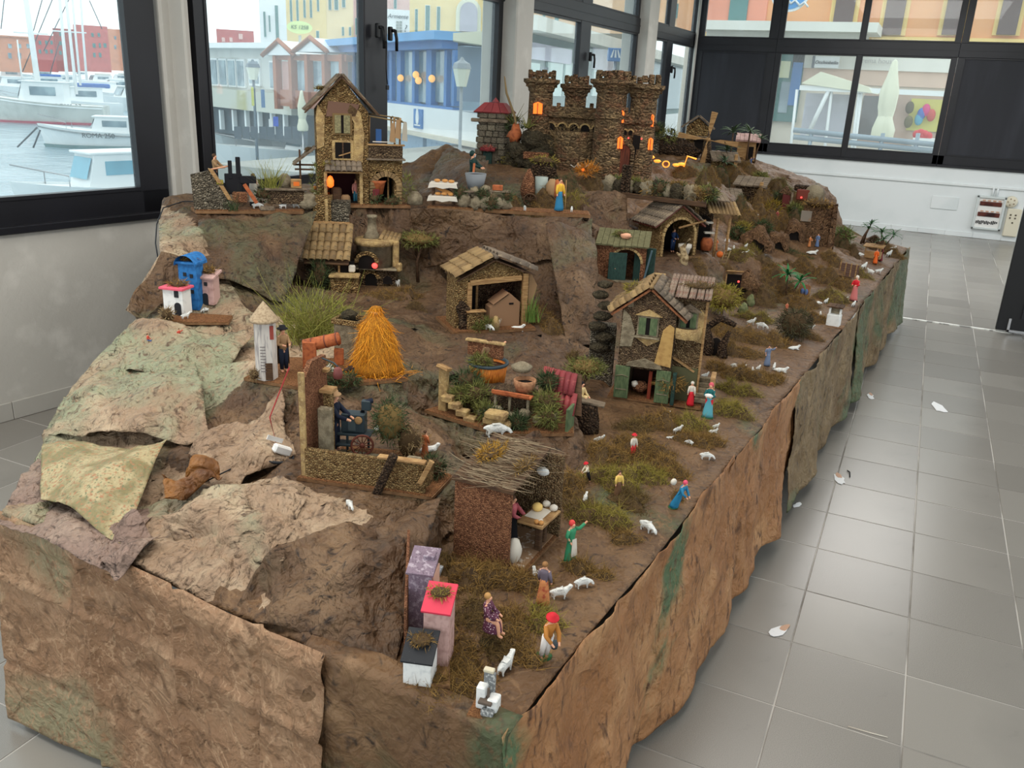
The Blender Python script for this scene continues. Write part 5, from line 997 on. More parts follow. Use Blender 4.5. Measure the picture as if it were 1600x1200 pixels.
    if item == 'stick': MB().tube([(.16, -.12, 0), (.14, -.1, .95)], .012, WOOD, 5).build('stick', r)
    elif item == 'basket': MB().lathe([(.05, .5), (.08, .58), (.083, .6), (.07, .6)], CLAY, 10, TR((0, -.22, .04))).build('basket', r)
    elif item == 'sack': MB().ball((.02, .1, .74), .1, CLOTHW, 8, 6, sq=(1.1, .8, 1)).build('sack', r)
    elif item == 'bucket': MB().lathe([(.05, .25), (.07, .37), (.06, .37)], IRON, 10, TR((.12, -.16, 0))).build('bucket', r)
    elif item == 'lamb': MB().ball((0, -.17, .68), .075, WHITEC, 8, 6, sq=(1.6, .8, .8)).build('carried_lamb', r)
    return r
# ================================================================== buildings of the village (pixel units, -y towards the viewer)
def bx(par, name, c, s, m, bev=0., M=None, taper=1.): return MB().box(c, s, m, M, taper, bev).build(name, par)
def shutter_window(par, x, y, z, w, h, m=GREENW, frame=WOOD, gap=.22):
    f = MB(); f.box((x, y-1, z), (w+7, 3, h+6), frame, bev=.5); o = f.build('window_frame', par); bx(o, 'opening', (x, y-2.6, z), (w, 1.2, h), DARK)
    for s in (-1, 1): bx(o, 'shutter', (x+s*w*(.25+gap*.25), y-3.6, z), (w*(.5-gap*.3), 1.4, h), m, .4)
    return o
def patch_plaster(par, pts, y, m=PLAS, th=1.4): return MB().prism(pts, th, m, 'y', base=y-th).build('plaster_patch', par)
def arch_pts(x, w, z0, zs, n=9): return [(x+w/2, z0)]+[(x+w/2*math.cos(t), zs+w/2*math.sin(t)) for t in np.linspace(0, math.pi, n)]+[(x-w/2, z0)]
def voussoirs(par, x, w, zs, y, m, n=9, th=7, name='arch_stone', low=None):
    for i in range(n):
        t0, t1 = math.pi*i/n+.02, math.pi*(i+1)/n-.02; a, b = w/2, w/2+th
        MB().prism([(x+a*math.cos(t0), zs+a*math.sin(t0)), (x+b*math.cos(t0), zs+b*math.sin(t0)), (x+b*math.cos(t1), zs+b*math.sin(t1)), (x+a*math.cos(t1), zs+a*math.sin(t1))], 4, m, 'y', base=y-3).build(name, par)
    if low is not None:
        for s in (-1, 1):
            z = low
            while z < zs-2: hh = random.uniform(5, 8); bx(par, name, (x+s*(w/2+th/2), y-1, min(z+hh/2, zs-2)), (th, 4, hh-.8), m, .6); z += hh
# ---- tall house by the window -------------------------------------------------
h = site('tall_house', 'tall gabled cork house with shuttered window and tiled porch beside the window post', 'house', 537, 319, 4, zk=.95)
base_slab(h, [(-60, -8), (104, -8), (104, 70), (-70, 70)])
b = MB()                                            # body with the stable door left open
for c, s in (((-32, 30, 30), (14, 60, 60)), ((31, 30, 30), (16, 60, 60)), ((0, 57, 30), (50, 6, 60))): b.box(c, s, CORKO)
b.box((0, 30, 110), (78, 60, 100), CORKO); gable(b, 78, 60, 0, 56, CORKO, z0=160); b.build('wall', h)
bx(h, 'dark_floor', (0, 30, 1), (48, 50, 2), DARK); bx(h, 'room_back', (0, 52, 30), (50, 2, 60), craft('red_lit_room', (54, 22, 26), .9))  # back plate coloured dark red for the red light inside
for s, L in ((-1, 62), (1, 58)): planks(h, (s*.5, -6, 219), (0, 72, 0), (s*(L-8), 0, -62), 5, WOODG, 3.5); bx(h, 'barge_board', (s*27, -7, 186), (2.5, 3, 84), WOODD, M=TR((s*27, -7, 186), (0, s*-.74, 0)) @ TR((-s*27, 7, -186)))
fuzz(h, 'roof_moss', (-28, 20, 196), 9, MOSS_G, 60, 5, .7, SOIL, (1.4, 2, .5), 3)
patch_plaster(h, [(14, 70), (30, 74), (33, 120), (28, 158), (12, 172), (8, 160), (18, 140), (16, 100)], -.2); patch_plaster(h, [(-38, 95), (-28, 100), (-26, 150), (-36, 170), (-39, 150)], -.2); patch_plaster(h, [(-24, 150), (20, 152), (26, 172), (-20, 176)], -.2, craft('plum_plaster', (112, 84, 70), .9))
shutter_window(h, 0, 0, 138, 22, 30, craft('sage_shutter', (140, 132, 96), .8, [('noise', .3, S(112, 106, 78), .4, .6)]), craft('dun_frame', (120, 96, 62), .8))
f = bx(h, 'window_frame', (0, -1.5, 94), (32, 3, 34), PLAS, .5); bx(f, 'opening', (0, -3.2, 94), (23, 1.2, 27), DARK); bx(f, 'mullion', (0, -4.2, 94), (2, 1.2, 27), WOODD); bx(f, 'broken_slat', (3, -4.4, 88), (20, 1.2, 2), WOOD, M=TR((3, -4.4, 88), (0, -.35, 0)) @ TR((-3, 4.4, -88)))
bx(h, 'porch_beam', (0, -11, 57), (54, 3, 3), WOOD, .5)
tiles(h, (-28, -1, 74), (56, 0, 0), (0, -15, -15), 7, 2, TILEG); fuzz(h, 'porch_moss', (-22, -8, 70), 7, MOSS_G, 50, 4, .7, SOIL, (1.5, .8, .6), 5)
for x in (-27, 27): bx(h, 'porch_post', (x, -3, 28), (5, 5, 56), PLAS, .5)
MB().lathe([(2, 0), (5, 3), (5.5, 12), (3, 19), (0, 21)], GLOW, 8, TR((-20, -7, 30))).build('lantern', h)
bx(h, 'feed_sack', (-10, 14, 16), (16, 12, 24), WOODD, 3); bx(h, 'feed_sack', (4, 12, 8), (14, 12, 14), CLOTHB, 4)
sr = bx(h, 'shed_post', (-64, 14, 46), (3, 3, 92), WOODD); planks(h, (-39, 2, 96), (0, 34, 0), (-34, 0, -30), 4, WOODG, 3); bx(h, 'shed_beam', (-56, 14, 66), (36, 3, 3), WOODD); bx(h, 'shed_beam', (-58, 14, 58), (28, 3, 3), WOODD); fuzz(h, 'shed_moss', (-50, 18, 92), 8, MOSS_D, 40, 4, .7, SOIL, (1, 1, .7), 8)
an = MB(); an.box((45, 26, 30), (12, 46, 60), CORKO); an.box((86, 26, 30), (12, 46, 60), CORKO); an.box((65, 26, 70), (54, 46, 24), CORKO); an.box((65, 48, 30), (54, 3, 60), DARK); an.build('annex_wall', h)
bx(h, 'ledge', (66, 22, 80), (60, 54, 3), WOODG, .5); bx(h, 'parapet', (65, 2, 92), (54, 4, 22), CORKD, .4); bx(h, 'parapet_cap', (66, 1, 105), (58, 7, 3), WOOD, .5)
voussoirs(h, 66, 32, 34, 2, TILEO, 11, 9, low=0)
for c, s in (((54, 26, 24), (3, 3, 48)), ((72, 24, 30), (2.5, 2.5, 60))): bx(h, 'inner_post', c, s, WOOD)
MB().lathe([(8, 0), (12, 20), (14, 24)], CLAY, 10, TR((54, 8, 18))).build('stone_basin', h); fuzz(h, 'flower_bush', (48, -3, 12), 9, LEAFD, 70, 6, 1, MOSS_D and SOIL, (1, .7, 1), 9); bx(h, 'red_cloth', (50, -4, 22), (10, 3, 12), craft('dark_red_cloth', (104, 40, 44), .9), 2)
for x, y in ((80, 4), (88, 4), (80, 44), (44, 40)): MB().tube([(x, y, 106), (x+random.uniform(-1, 1), y, 152)], 1.6, WOOD, 5).build('pergola_pole', h)
for a, c in (((36, 4, 154), (98, 4, 144)), ((38, 40, 156), (92, 40, 150)), ((80, -2, 150), (82, 46, 152)), ((90, -4, 147), (88, 46, 149))): MB().tube([a, c], 1.3, DRYG, 5).build('pergola_pole', h)
bx(h, 'balcony_rail', (64, 3, 110), (36, 1.5, 1.5), CLOTHW)
for x, z0 in ((76, 112), (84, 118), (95, 114)): MB().prism([(x-5, z0), (x+4, z0-2), (x+3, z0+30), (x-2, z0+32)], 2, CLOTHB if x < 90 else craft('grey_cloth', (170, 164, 150), .9), 'y', base=-3).build('hanging_cloth', h)
bx(h, 'blue_cloth', (58, 30, 118), (9, 2, 24), craft('blue_cloth', (70, 110, 170), .9), .5)
fuzz(h, 'ivy', (-42, -2, 40), 13, LEAF, 130, 7, .9, None, (.6, .5, 2.6), 12, .5); fuzz(h, 'ivy', (100, 2, 30), 12, LEAF, 130, 7, .9, None, (.8, .6, 2.4), 13, .5); fuzz(h, 'shrub', (76, -6, 8), 9, LEAFD, 80, 5, .9, SOIL, (1.6, .7, .8), 14); MB().lathe([(4, 0), (13, 2), (13, 14), (5, 24), (0, 25)], PLASG, 10, TR((112, 2, 0))).build('stone_oven_dome', h)
hp = [figure(556, 321, 42, 'small figurine in blue trousers and pink shirt in the porch of the tall house', 'stand', 20, top=colm('pink_shirt', (206, 140, 130)), legs=colm('teal_trousers', (50, 110, 132)), base=colm('green_base', (40, 92, 52)))]
fs = site('fruit_stall', 'stepped fruit stall with orange and white crates by the tall house door', 'stall', 504, 320, 4)
for k in range(3): bx(fs, 'shelf', (0, 4-6*k+6, 22-9*k), (26-2*k, 8, 3), WOODD, .5)
random.seed(5)
for k in range(3):
    for i in range(4): c = [(226, 120, 50), (228, 220, 200), (208, 168, 80), (214, 96, 50)][(i+k) % 4]; MB().ball((-10+6.5*i, 6-6*k+4, 27-9*k), 3.2, colm('fruit_%d' % c[0], c), 7, 5).build('fruit', fs)
bx(fs, 'crate', (12, -8, 10), (9, 7, 9), WOOD, .6)
# ---- cork wall and forge at the left end of the plateau -----------------------
d = site('well_diorama', 'cork walled terrace with a dark machine at the left end of the plateau', 'diorama', 395, 329, 2)
base_slab(d, [(-84, -2), (76, -6), (84, 36), (-92, 36)], th=5)
MB().prism([(-86, 0), (-30, 0), (-34, 18), (-58, 66), (-72, 62), (-88, 58)], 9, CORKG, 'y', base=4).build('sloping_wall', d)
for a, c in (((-62, 68), (-50, 46)), ((-48, 42), (-36, 18))): MB().prism([a, (a[0]+7, a[1]-2), (c[0]+7, c[1]-2), c], 15, WOOD, 'y', base=1).build('wall_cap', d)
bx(d, 'moss_step', (-46, 8, 46), (10, 12, 7), MOSS_G, 1)
m_ = MB(); m_.box((-26, 18, 42), (26, 12, 34), CLOTHK, bev=1); m_.build('machine_body', d); bx(d, 'machine_post', (-30, 14, 66), (6, 5, 30), CLOTHK, .5); bx(d, 'machine_post', (-18, 14, 70), (7, 5, 34), CLOTHK, .5); bx(d, 'machine_arm', (-4, 14, 50), (24, 8, 12), CLOTHK, .5)
MB().tube([(-58, 14, 66), (-32, 14, 72)], 1.4, SKIN, 5).build('lever', d)
bx(d, 'plank', (-2, 2, 28), (6, 3, 36), CLAY, .5, TR((-2, 2, 28), (0, -.5, 0)) @ TR((2, -2, -28))); bx(d, 'brick_heap', (-18, 2, 22), (22, 8, 18), CORKR, 2); blades(d, 'grass_tuft', (-28, -1, 0), 40, 26, .35, LEAFD, 1.2, 4, 1)
bx(d, 'planter', (52, 14, 22), (56, 14, 24), CORKD, 1); bx(d, 'planter_rim', (52, 12, 35), (64, 19, 4), WOODG, 1); blades(d, 'yellow_grass', (30, 14, 36), 110, 40, .45, LEAFY, 1, 7, 2); fuzz(d, 'bush', (18, 12, 26), 10, LEAFD, 90, 6, 1, SOIL, (1.6, .8, 1), 3)
bx(d, 'crate', (68, 8, 45), (16, 10, 15), WOOD, .8); bx(d, 'orange_print', (68, 2.6, 45), (9, 1, 7), colm('orange_print', (220, 110, 40))); MB().lathe([(0, 0), (10, 2), (9, 18), (4, 24)], PLASG, 9, TR((52, 22, 36))).build('stone', d)
bx(d, 'stone_block', (22, -2, 4), (22, 7, 8), WOODG, 1.5); rock(d, (84, 16, 14), 15, PLASG, (1.1, .7, 1.1), 4)
figure(338, 292, 52, z=1.10, label='figurine in a tan shirt with hair in a bun seated on the cork wall', pose='work', yaw=60, top=CLOTHB, legs=CLOTHK, hair=HAIR)
figure(398, 323, 52, 'figurine in a white cape seen from behind before the planter', 'carry', 150, top=CLOTHW, robe=CLOTHK, cloak=CLOTHW, hair=HAIR)
# ---- bread cart and garden basin ---------------------------------------------
c = site('bread_cart', 'two tier wooden cart with white cloths and loaves at the plateau edge', 'cart', 692, 321, -6)
for x in (-16, 16):
    for y in (0, 16): bx(c, 'leg', (x, y, 18), (3, 3, 36), WOODD, .4)
bx(c, 'lower_shelf', (0, 6, 12), (36, 26, 2.5), WOODD); bx(c, 'upper_shelf', (0, 8, 34), (38, 22, 2.5), WOODD)
for z, w, y in ((15.5, 44, -6), (37, 42, -3)):
    m_ = MB(); m_.box((0, y+9, z), (w, 26, 2), CLOTHW, bev=.6); m_.prism([(-w/2, z), (w/2, z), (w/2+2, z-7), (w/4, z-6), (0, z-8.5), (-w/4, z-6), (-w/2-2, z-8)], 1.4, CLOTHW, 'y', base=y-4.4); m_.build('tablecloth', c)
for x, y, z in ((-10, 4, 41), (2, 5, 41), (12, 4, 40.5), (-8, 0, 19.5), (2, -2, 20), (12, 0, 19.5)): MB().ball((x, y, z), 4, BREAD, 8, 5, sq=(1.3, .9, .7)).build('loaf', c)
for k in range(2): MB().tube([(-14+6*k, 4, 30), (12+5*k, 2, 19)], [1.5, 3.2], BREAD, 6).build('bread_paddle', c)
g = site('stone_garden', 'small stone garden with a grey tub at the plateau edge', 'diorama', 752, 326, -4)
base_slab(g, [(-84, -8), (170, -10), (170, 34), (-84, 34)], th=5)
for k, (x, y, z, r) in enumerate(((-26, 2, 10, 12), (-8, -4, 8, 11), (8, -5, 9, 12), (26, 0, 8, 10), (38, 2, 8, 9), (-12, 10, 26, 9), (4, 14, 30, 8))): rock(g, (x, y, z), r, PLASG, (1, .8, 1.1), k)
bx(g, 'shelf_board', (-10, 10, 27), (52, 22, 3), WOODG, .8); bx(g, 'shelf_board', (28, 8, 30), (34, 16, 3), WOODG, .8)
MB().lathe([(12, 0), (17, 26), (15, 26), (12, 8)], craft('grey_tub', (120, 124, 128), .7), 14, TR((-12, 22, 30))).build('tub', g); MB().lathe([(0, 24), (15, 24)], CLAY, 12, TR((-12, 22, 30))).build('tub_filling', g)
for x, y, z, r in ((-32, 4, 24, 11), (14, -8, 12, 12), (40, 2, 22, 9), (2, -6, 26, 8)): fuzz(g, 'bush', (x, y, z), r, LEAFD, 110, 6, 1, SOIL, (1, .8, 1), int(x+50))
bx(g, 'brick_bundle', (24, 4, 36), (16, 8, 9), CLAY, 1)
figure(737, 300, 64, 'figurine in a dark green robe stirring the grey tub with a paddle', 'work', 70, top=colm('bottle_green', (26, 54, 50)), robe=colm('bottle_green', (26, 54, 50)), scarf=colm('bottle_green', (26, 54, 50)))
tag(MB().tube([atz(741, 256, 1.27), atz(738, 288, 1.18)], .006, CLAY, 6).build('paddle'), 'brown paddle standing in the grey tub', 'paddle')
w_ = site('loaded_wagon', 'wooden wagon with stone cones and a grey drum near the sheep on the plateau', 'wagon', 838, 322, -8)
bx(w_, 'wagon_bed', (4, 10, 12), (56, 18, 4), WOODD, .6)
for x in (-10, 20):
    m_ = MB(); m_.lathe([(11, -1.5), (11, 1.5), (9, 1.5), (9, -1.5), (11, -1.5)], WOODD, 14, TR((x, -1, 10), (math.pi/2, 0, 0)), cap=False)
    for k in range(4): m_.tube([(x-10*math.cos(k*.785), -1, 10-10*math.sin(k*.785)), (x+10*math.cos(k*.785), -1, 10+10*math.sin(k*.785))], .8, WOODD, 4)
    m_.build('wheel', w_)
MB().lathe([(11, 0), (13, 12), (9, 30), (2, 46)], CORKR, 10, TR((-16, 12, 14))).build('stone_cone', w_); MB().lathe([(10, 0), (10, 34)], craft('zinc', (150, 160, 154), .4, metal=.0) if False else craft('zinc', (150, 160, 154), .4), 12, TR((4, 14, 14))).build('drum', w_)
for x in (22, 32): MB().lathe([(6, 0), (10, 8), (10, 22), (4, 32)], CLAY if x > 30 else CLOTHB, 10, TR((x, 8, 14))).build('jar', w_)
figure(873, 330, 52, 'figurine in a yellow top and blue skirt with a stick at the plateau edge', 'stand', 30, top=colm('yellow_top', (226, 178, 60)), robe=colm('blue_skirt', (44, 120, 160)), item='stick')
rk = site('peaked_rock', 'moss topped pointed bark rock behind the loaded wagon', 'rock', 845, 285, 0); MB().prism([(-26, 0), (30, 0), (22, 22), (2, 38), (-16, 26)], 22, BARK, 'y').build('rock_body', rk); fuzz(rk, 'moss_cap', (2, 8, 36), 13, MOSS_G, 110, 5, .9, SOIL, (1.8, 1, .6), 4)
# ---- oven group under the plateau ---------------------------------------------
o = site('tiled_cottage', 'cork cottage with a seven column tiled roof under the plateau cliff', 'house', 510, 455, -8)
b = MB(); b.box((0, 30, 22), (66, 50, 44), CORKD); b.prism([(4, 44), (56, 44), (56, 92)], 62, CORKD, 'x', base=-31); b.build('wall', o)
bx(o, 'ridge_board', (-4, 52, 101), (72, 6, 4), WOOD, .6); planks(o, (-34, 56, 95), (72, 0, 0), (0, -64, -52), 1, WOODD, 2, 'roof_deck'); tiles(o, (-36, 53, 98), (74, 0, 0), (0, -60, -48), 7, 4, TILEO); planks(o, (-37, 50, 98), (4, 0, 0), (0, -58, -50), 1, WOODG, 5)
bx(o, 'low_wall', (30, -10, 12), (42, 20, 26), CORKO, 1); bx(o, 'low_wall_cap', (30, -12, 27), (46, 26, 4), PLAS, 1); bx(o, 'doorway', (32, 4, 36), (22, 3, 22), DARK); bx(o, 'door_post', (20, 2, 34), (3, 4, 26), WOOD); bx(o, 'white_sack', (40, 0, 36), (10, 8, 12), CLOTHW, 3); fuzz(o, 'cypress_bush', (-8, -12, 26), 13, LEAFD, 200, 10, .9, SOIL, (1, .8, 2), 7, .8); blades(o, 'straw_bundle', (-36, 6, 44), 26, 56, .12, DRYG, 1.2, 3, 3)
ct = site('cork_tower', 'square cork column rising against the plateau edge behind the tiled cottage', 'tower', 518, 420, -8, z=.80)
b = MB(); b.box((-12, 10, 60), (28, 26, 118), CORKO, taper=.95); b.box((14, 14, 54), (30, 28, 114), CORKG, taper=.94); b.build('column', ct); bx(ct, 'corner_strip', (-5, -4, 58), (5, 3, 114), PLAS, .6)
ov = site('bread_oven', 'round stone bread oven with a red glowing mouth and a chimney', 'oven', 586, 446, -10)
b = MB(); b.box((0, 16, 14), (62, 34, 28), CORKD, bev=2); b.lathe([(29, 28), (29, 66), (31, 66)], PLASG, 18, TR((-2, 18, 0))); b.build('body', ov)
MB().lathe([(32, 66), (33, 74), (29, 75)], PLAS, 18, TR((-2, 18, 0))).build('rim', ov); bx(ov, 'counter', (2, 2, 29), (66, 26, 3), PLASG, 1)
for p, z0, zs, w in (((-10, -10.5), 30, 40, 26), ((-6, -2), 0, 12, 18)): MB().prism(arch_pts(p[0], w, z0, zs), 3, DARK, 'y', base=p[1]-.6 if z0 < 5 else -12.5).build('mouth', ov); voussoirs(ov, p[0], w, zs, (-2 if z0 < 5 else -12), CORKO, 9, 6)
MB().ball((2, -13.5, 36), 4.6, REDGLOW, 8, 6).build('ember', ov); MB().prism(arch_pts(20, 14, 4, 10), 2, DARK, 'y', base=-3.5).build('niche', ov)
MB().lathe([(15, 74), (8, 86), (6, 108), (8, 108), (8, 112), (0, 113)], PLASG, 12, TR((-8, 22, 0))).build('chimney', ov); tiles(ov, (6, 40, 84), (30, 0, -6), (-2, -30, -10), 5, 1, TILEO); bx(ov, 'side_stack', (31, 10, 52), (9, 12, 44), PLAS, 2); bx(ov, 'side_step', (37, 2, 32), (9, 12, 14), PLAS, 2)
tr1 = site('flat_tree', 'flat crowned model tree against the cliff left of the stable', 'tree', 653, 440, 0); MB().tube([(0, 0, 0), (-2, 0, 34), (6, 0, 62)], [3, 2.4, 1.4], WOODD, 6).build('trunk', tr1); MB().tube([(-2, 0, 36), (-14, 0, 60)], [1.8, 1], WOODD, 5).build('branch', tr1); fuzz(tr1, 'crown', (0, 0, 70), 25, LEAF, 330, 6, 1.1, MOSS_D, (1.3, 1, .5), 21)
# ---- open stable ----------------------------------------------------------------
s = site('open_stable', 'open fronted cork stable with a tiled roof and cardboard box inside', 'stable', 752, 505, -16)
base_slab(s, [(-72, -14), (76, -14), (76, 92), (-72, 92)], th=5, edge=BOARD)
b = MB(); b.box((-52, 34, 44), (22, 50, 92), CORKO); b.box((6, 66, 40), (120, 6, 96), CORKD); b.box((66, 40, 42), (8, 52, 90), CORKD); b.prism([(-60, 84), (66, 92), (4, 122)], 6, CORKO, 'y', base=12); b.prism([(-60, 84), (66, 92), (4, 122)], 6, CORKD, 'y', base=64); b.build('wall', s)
bx(s, 'corner_post', (-38, 10, 40), (8, 6, 84), WOOD, .8); bx(s, 'corner_post', (62, 12, 46), (10, 8, 98), WOOD, .8); bx(s, 'lintel', (8, 9, 84), (92, 6, 9), WOOD, .8, TR((8, 9, 84), (0, -.07, 0)) @ TR((-8, -9, -84)))
tiles(s, (0, 84, 124), (0, -84, 2), (-64, 0, -34), 5, 4, TILEO); tiles(s, (6, 84, 125), (0, -84, 2), (70, 0, -28), 5, 4, TILEG); planks(s, (4, 82, 119), (0, -80, 0), (-64, 0, -34), 1, WOODD, 2, 'roof_deck'); planks(s, (4, 82, 119), (0, -80, 0), (72, 0, -28), 1, WOODD, 2, 'roof_deck'); MB().tube([(4, 0, 127), (4, 84, 125)], 4, TILEG, 6).build('ridge_tile', s)
bx(s, 'inner_door', (-20, 62, 40), (22, 2, 66), DARK); bx(s, 'door_jamb', (-8, 60, 40), (4, 3, 66), WOOD); MB().lathe([(0, 0), (3, 3), (2.5, 9), (0, 11)], REDGLOW, 8, TR((24, 36, 76))).build('red_bulb', s)
bt = MB(); bt.prism([(-2, 0), (52, 0), (52, 44), (34, 60), (-2, 36)], 24, CARD, 'y', base=6); bt.build('card_box', s); bx(s, 'card_flap', (16, 18, 52), (34, 30, 2), CARD, .3, TR((16, 18, 52), (.0, -.62, 0)) @ TR((-16, -18, -52))); bx(s, 'hand_hole', (36, 5.4, 42), (8, 1, 3), DARK)
MB().prism([(-56, -2), (-44, 0), (-40, 40), (-52, 52), (-62, 40), (-56, 20)], 12, BARK, 'y', base=-2).build('bark_slab', s); bx(s, 'stub_wall', (-30, 0, 16), (30, 10, 32), CORKO, 1.5); bx(s, 'stub_cap', (-30, -1, 33), (34, 14, 3), WOOD, .8)
for x, z, r in ((-10, 10, 11), (-26, 6, 8)): fuzz(s, 'fern', (x, -8, z), r, LEAF, 120, 8, 1, None, (1, .7, 1), int(x+90), .6)
MB().lathe([(8, 0), (7, 12), (3, 24), (0, 25)], PLAS, 9, TR((4, -8, 0))).build('stone', s); MB().prism([(66, 40), (80, 34), (88, 70), (72, 100), (64, 96)], 3, CLOTHB, 'y', base=20).build('draped_cloth', s); blades(s, 'reed_clump', (72, 6, 8), 90, 36, .12, craft('reed_green', (86, 120, 50), .8, [('isle', 1, S(120, 140, 70), 0, 1)]), 1.3, 8, 5)
figure(752, 497, 62, z=.742, label='figurine in navy clothes bending into the stable beside the cardboard box', pose='work', yaw=70, top=CLOTHN, legs=CLOTHN, hair=CLOTHN, lean=.7)
figure(822, 495, 33, 'figurine in a red jacket and blue trousers beside the stable reeds', 'stand', 60, top=colm('red_jacket', (206, 46, 56)), legs=colm('blue_trousers', (54, 110, 150)))
# ---- silo, haystack and cannon-like drain ------------------------------------------
si = site('silo_board', 'cork covered board carrying the silo and haystack', 'board', 505, 598, -12)
base_slab(si, [(-126, 8), (-20, -30), (128, 38), (60, 130), (-90, 120)], th=5)
tw = site('white_silo', 'white wooden silo with a conical roof at the left end of its board', 'silo', 417, 590, -4)
b = MB(); b.prism([(17*math.cos(t), 17*math.sin(t)) for t in np.linspace(0, 2*math.pi, 8)[:-1]], 98, craft('whitewashed_board', (206, 200, 192), .8, [('noise', (.3, .3, .03), S(158, 152, 150), .5, .62)]), base=0); b.build('tower', tw)
MB().lathe([(23, 94), (21, 98), (8, 116), (0, 126)], craft('cone_roof', (176, 156, 128), .9, [('noise', .3, S(150, 130, 104), .45, .6)]), 14, TR()).build('cone_roof', tw); bx(tw, 'door', (5, -15.5, 15), (11, 2, 28), WOODD, .4); bx(tw, 'red_patch', (11, -13, 78), (6, 2, 22), craft('rust_patch', (150, 70, 60), .8), .3)
for k in range(9): bx(tw, 'ladder_rung', (-3, -16.5, 16+5*k), (8, 1, 1.2), craft('rung_grey', (120, 114, 112), .8))
fuzz(tw, 'flower_clump', (-18, -10, 9), 9, DRYG, 80, 5, 1, SOIL, (1, 1, 1.1), 31)
figure(444, 581, 70, 'figurine in a dark hat and brown shawl next to the white silo', 'carry', 25, top=CLOTHB, legs=CLOTHN, robe=None, hat=CLOTHK, cloak=craft('shawl', (126, 104, 84), .9))
gr = site('feathery_grass', 'big feathery yellow green grass clump behind the silo board', 'plant', 488, 530, 0, sink=2); blades(gr, 'grass_blades', (0, 0, 0), 420, 72, .55, LEAFY, 1.3, 20, 6, .5); fuzz(gr, 'seed_sprays', (4, 0, 40), 40, LEAFY, 420, 15, 1.0, None, (1.3, .8, .9), 7, .7); fuzz(gr, 'yellow_sprays', (70, 8, 20), 16, craft('mustard_leaf', (176, 146, 50), .9, [('isle', 1, S(140, 120, 50), 0, 1)]), 160, 10, 1, SOIL, (1.3, 1, .9), 8, .4)
dn = site('clay_pipe', 'terracotta pipe on two uprights next to the stone box', 'pipe', 500, 577, -14, k=.82)
bx(dn, 'upright', (-18, -4, 28), (26, 6, 56), CLAY, 1.5); bx(dn, 'upright', (34, 12, 24), (18, 6, 34), CLAY, 1.5); MB().tube([(-30, 6, 44), (36, 10, 62)], [13, 12], CLAY, 14).build('barrel', dn)
for t in (.25, .62, .95): p = Vector((-30, 6, 44)).lerp(Vector((36, 10, 62)), t); MB().lathe([(13.6, -1), (13.6, 1)], IRONR, 14, TR(p, (0, 1.31, 0))).build('hoop', dn)
sb = site('stone_trough', 'square plastered trough with a pebbled rim beside the haystack', 'trough', 541, 562, -28, k=.85)
bx(sb, 'body', (0, 20, 34), (48, 42, 68), PLASG, 1.2)
for c, z in (((0, -2), (52, 5)), ((0, 42), (52, 5)), ((-25, 20), (5, 48)), ((25, 20), (5, 48))): bx(sb, 'pebbled_rim', (c[0], c[1], 73), (z[0], z[1], 10), CORKO, 1)
rock(sb, (-4, 22, 80), 14, ROCKC, (1, .8, 1), 6); MB().lathe([(22, 69), (0, 69.5)], DARK, 8, TR((0, 20, 0))).build('water', sb)
ha = site('haystack', 'tall golden straw haystack with a tied top', 'haystack', 588, 578, 0)
prof = [(44, 0), (38, 12), (32, 34), (26, 58), (20, 76), (12, 88), (7, 92), (6, 96), (7, 104), (0, 106)]
MB().lathe(prof, STRAWD, 18, wob=.05).build('core', ha); rs = np.random.RandomState(4); mb = MB(); pts = []; dr = []
for _ in range(1500):
    t = rs.uniform(0, 1)**.8; z = 104*t; r = np.interp(z, [p[1] for p in prof], [p[0] for p in prof]); a = rs.uniform(0, 6.28); pts.append((r*math.cos(a), r*math.sin(a), z)); dr.append(Vector((math.cos(a)*.3, math.sin(a)*.3, -1))+Vector(rs.normal(size=3))*.35)
fibres(mb, pts, dr, 18, 1., STRAW, .4, 2, rs); mb.build('straw', ha); mb = MB(); pts = [((rs.normal()*34-12), rs.normal()*14-16, 1) for _ in range(420)]; fibres(mb, pts, [Vector((rs.normal(), rs.normal(), .25)) for _ in pts], 16, 1., STRAW, .3, 2, rs); mb.build('loose_straw', ha); MB().lathe([(7.4, 92), (7.8, 95), (7.4, 97)], BREAD, 12).build('tie', ha)
rb = site('rose_bush', 'dark bush with pale blossoms before the clay pipe', 'bush', 508, 602, 0); fuzz(rb, 'foliage', (0, 4, 14), 22, LEAFD, 330, 9, 1.2, SOIL, (1.3, .8, .8), 41); fuzz(rb, 'blossoms', (0, 2, 26), 12, CLOTHW, 60, 4, 2, None, (1.3, .8, .5), 42); fuzz(rb, 'foliage', (36, 0, 8), 14, LEAFD, 160, 8, 1.1, SOIL, (1.4, .8, .8), 43)
# ---- grinder with the wheeled cart -------------------------------------------------
gd = site('knife_grinder_board', 'walled cork board with a blue grinding cart', 'diorama', 575, 745, -22)
base_slab(gd, [(-110, -22), (112, -22), (120, 60), (40, 130), (-92, 118)], th=5)
wl_ = MB(); wl_.prism([(-14, 0), (100, 0), (100, 70), (78, 72), (70, 172), (20, 176), (-14, 150)], 8, CORKR, 'x', base=-106); wl_.build('side_wall', gd)
bx(gd, 'wall_strip', (-101, -12, 84), (10, 5, 168), PLAS, 1); bx(gd, 'wall_strip', (-96, 62, 150), (14, 12, 6), WOOD, 1); bx(gd, 'front_wall', (0, -12, 24), (196, 8, 48), CORKO, 1); bx(gd, 'wall_end', (100, -4, 30), (8, 26, 34), CORKO, 1); bx(gd, 'front_cap', (60, -12, 50), (76, 13, 4), WOOD, .8); bx(gd, 'front_cap', (102, -24, 40), (8, 4, 44), WOOD, .8, TR((102, -24, 40), (0, .45, 0)) @ TR((-102, 24, -40)))
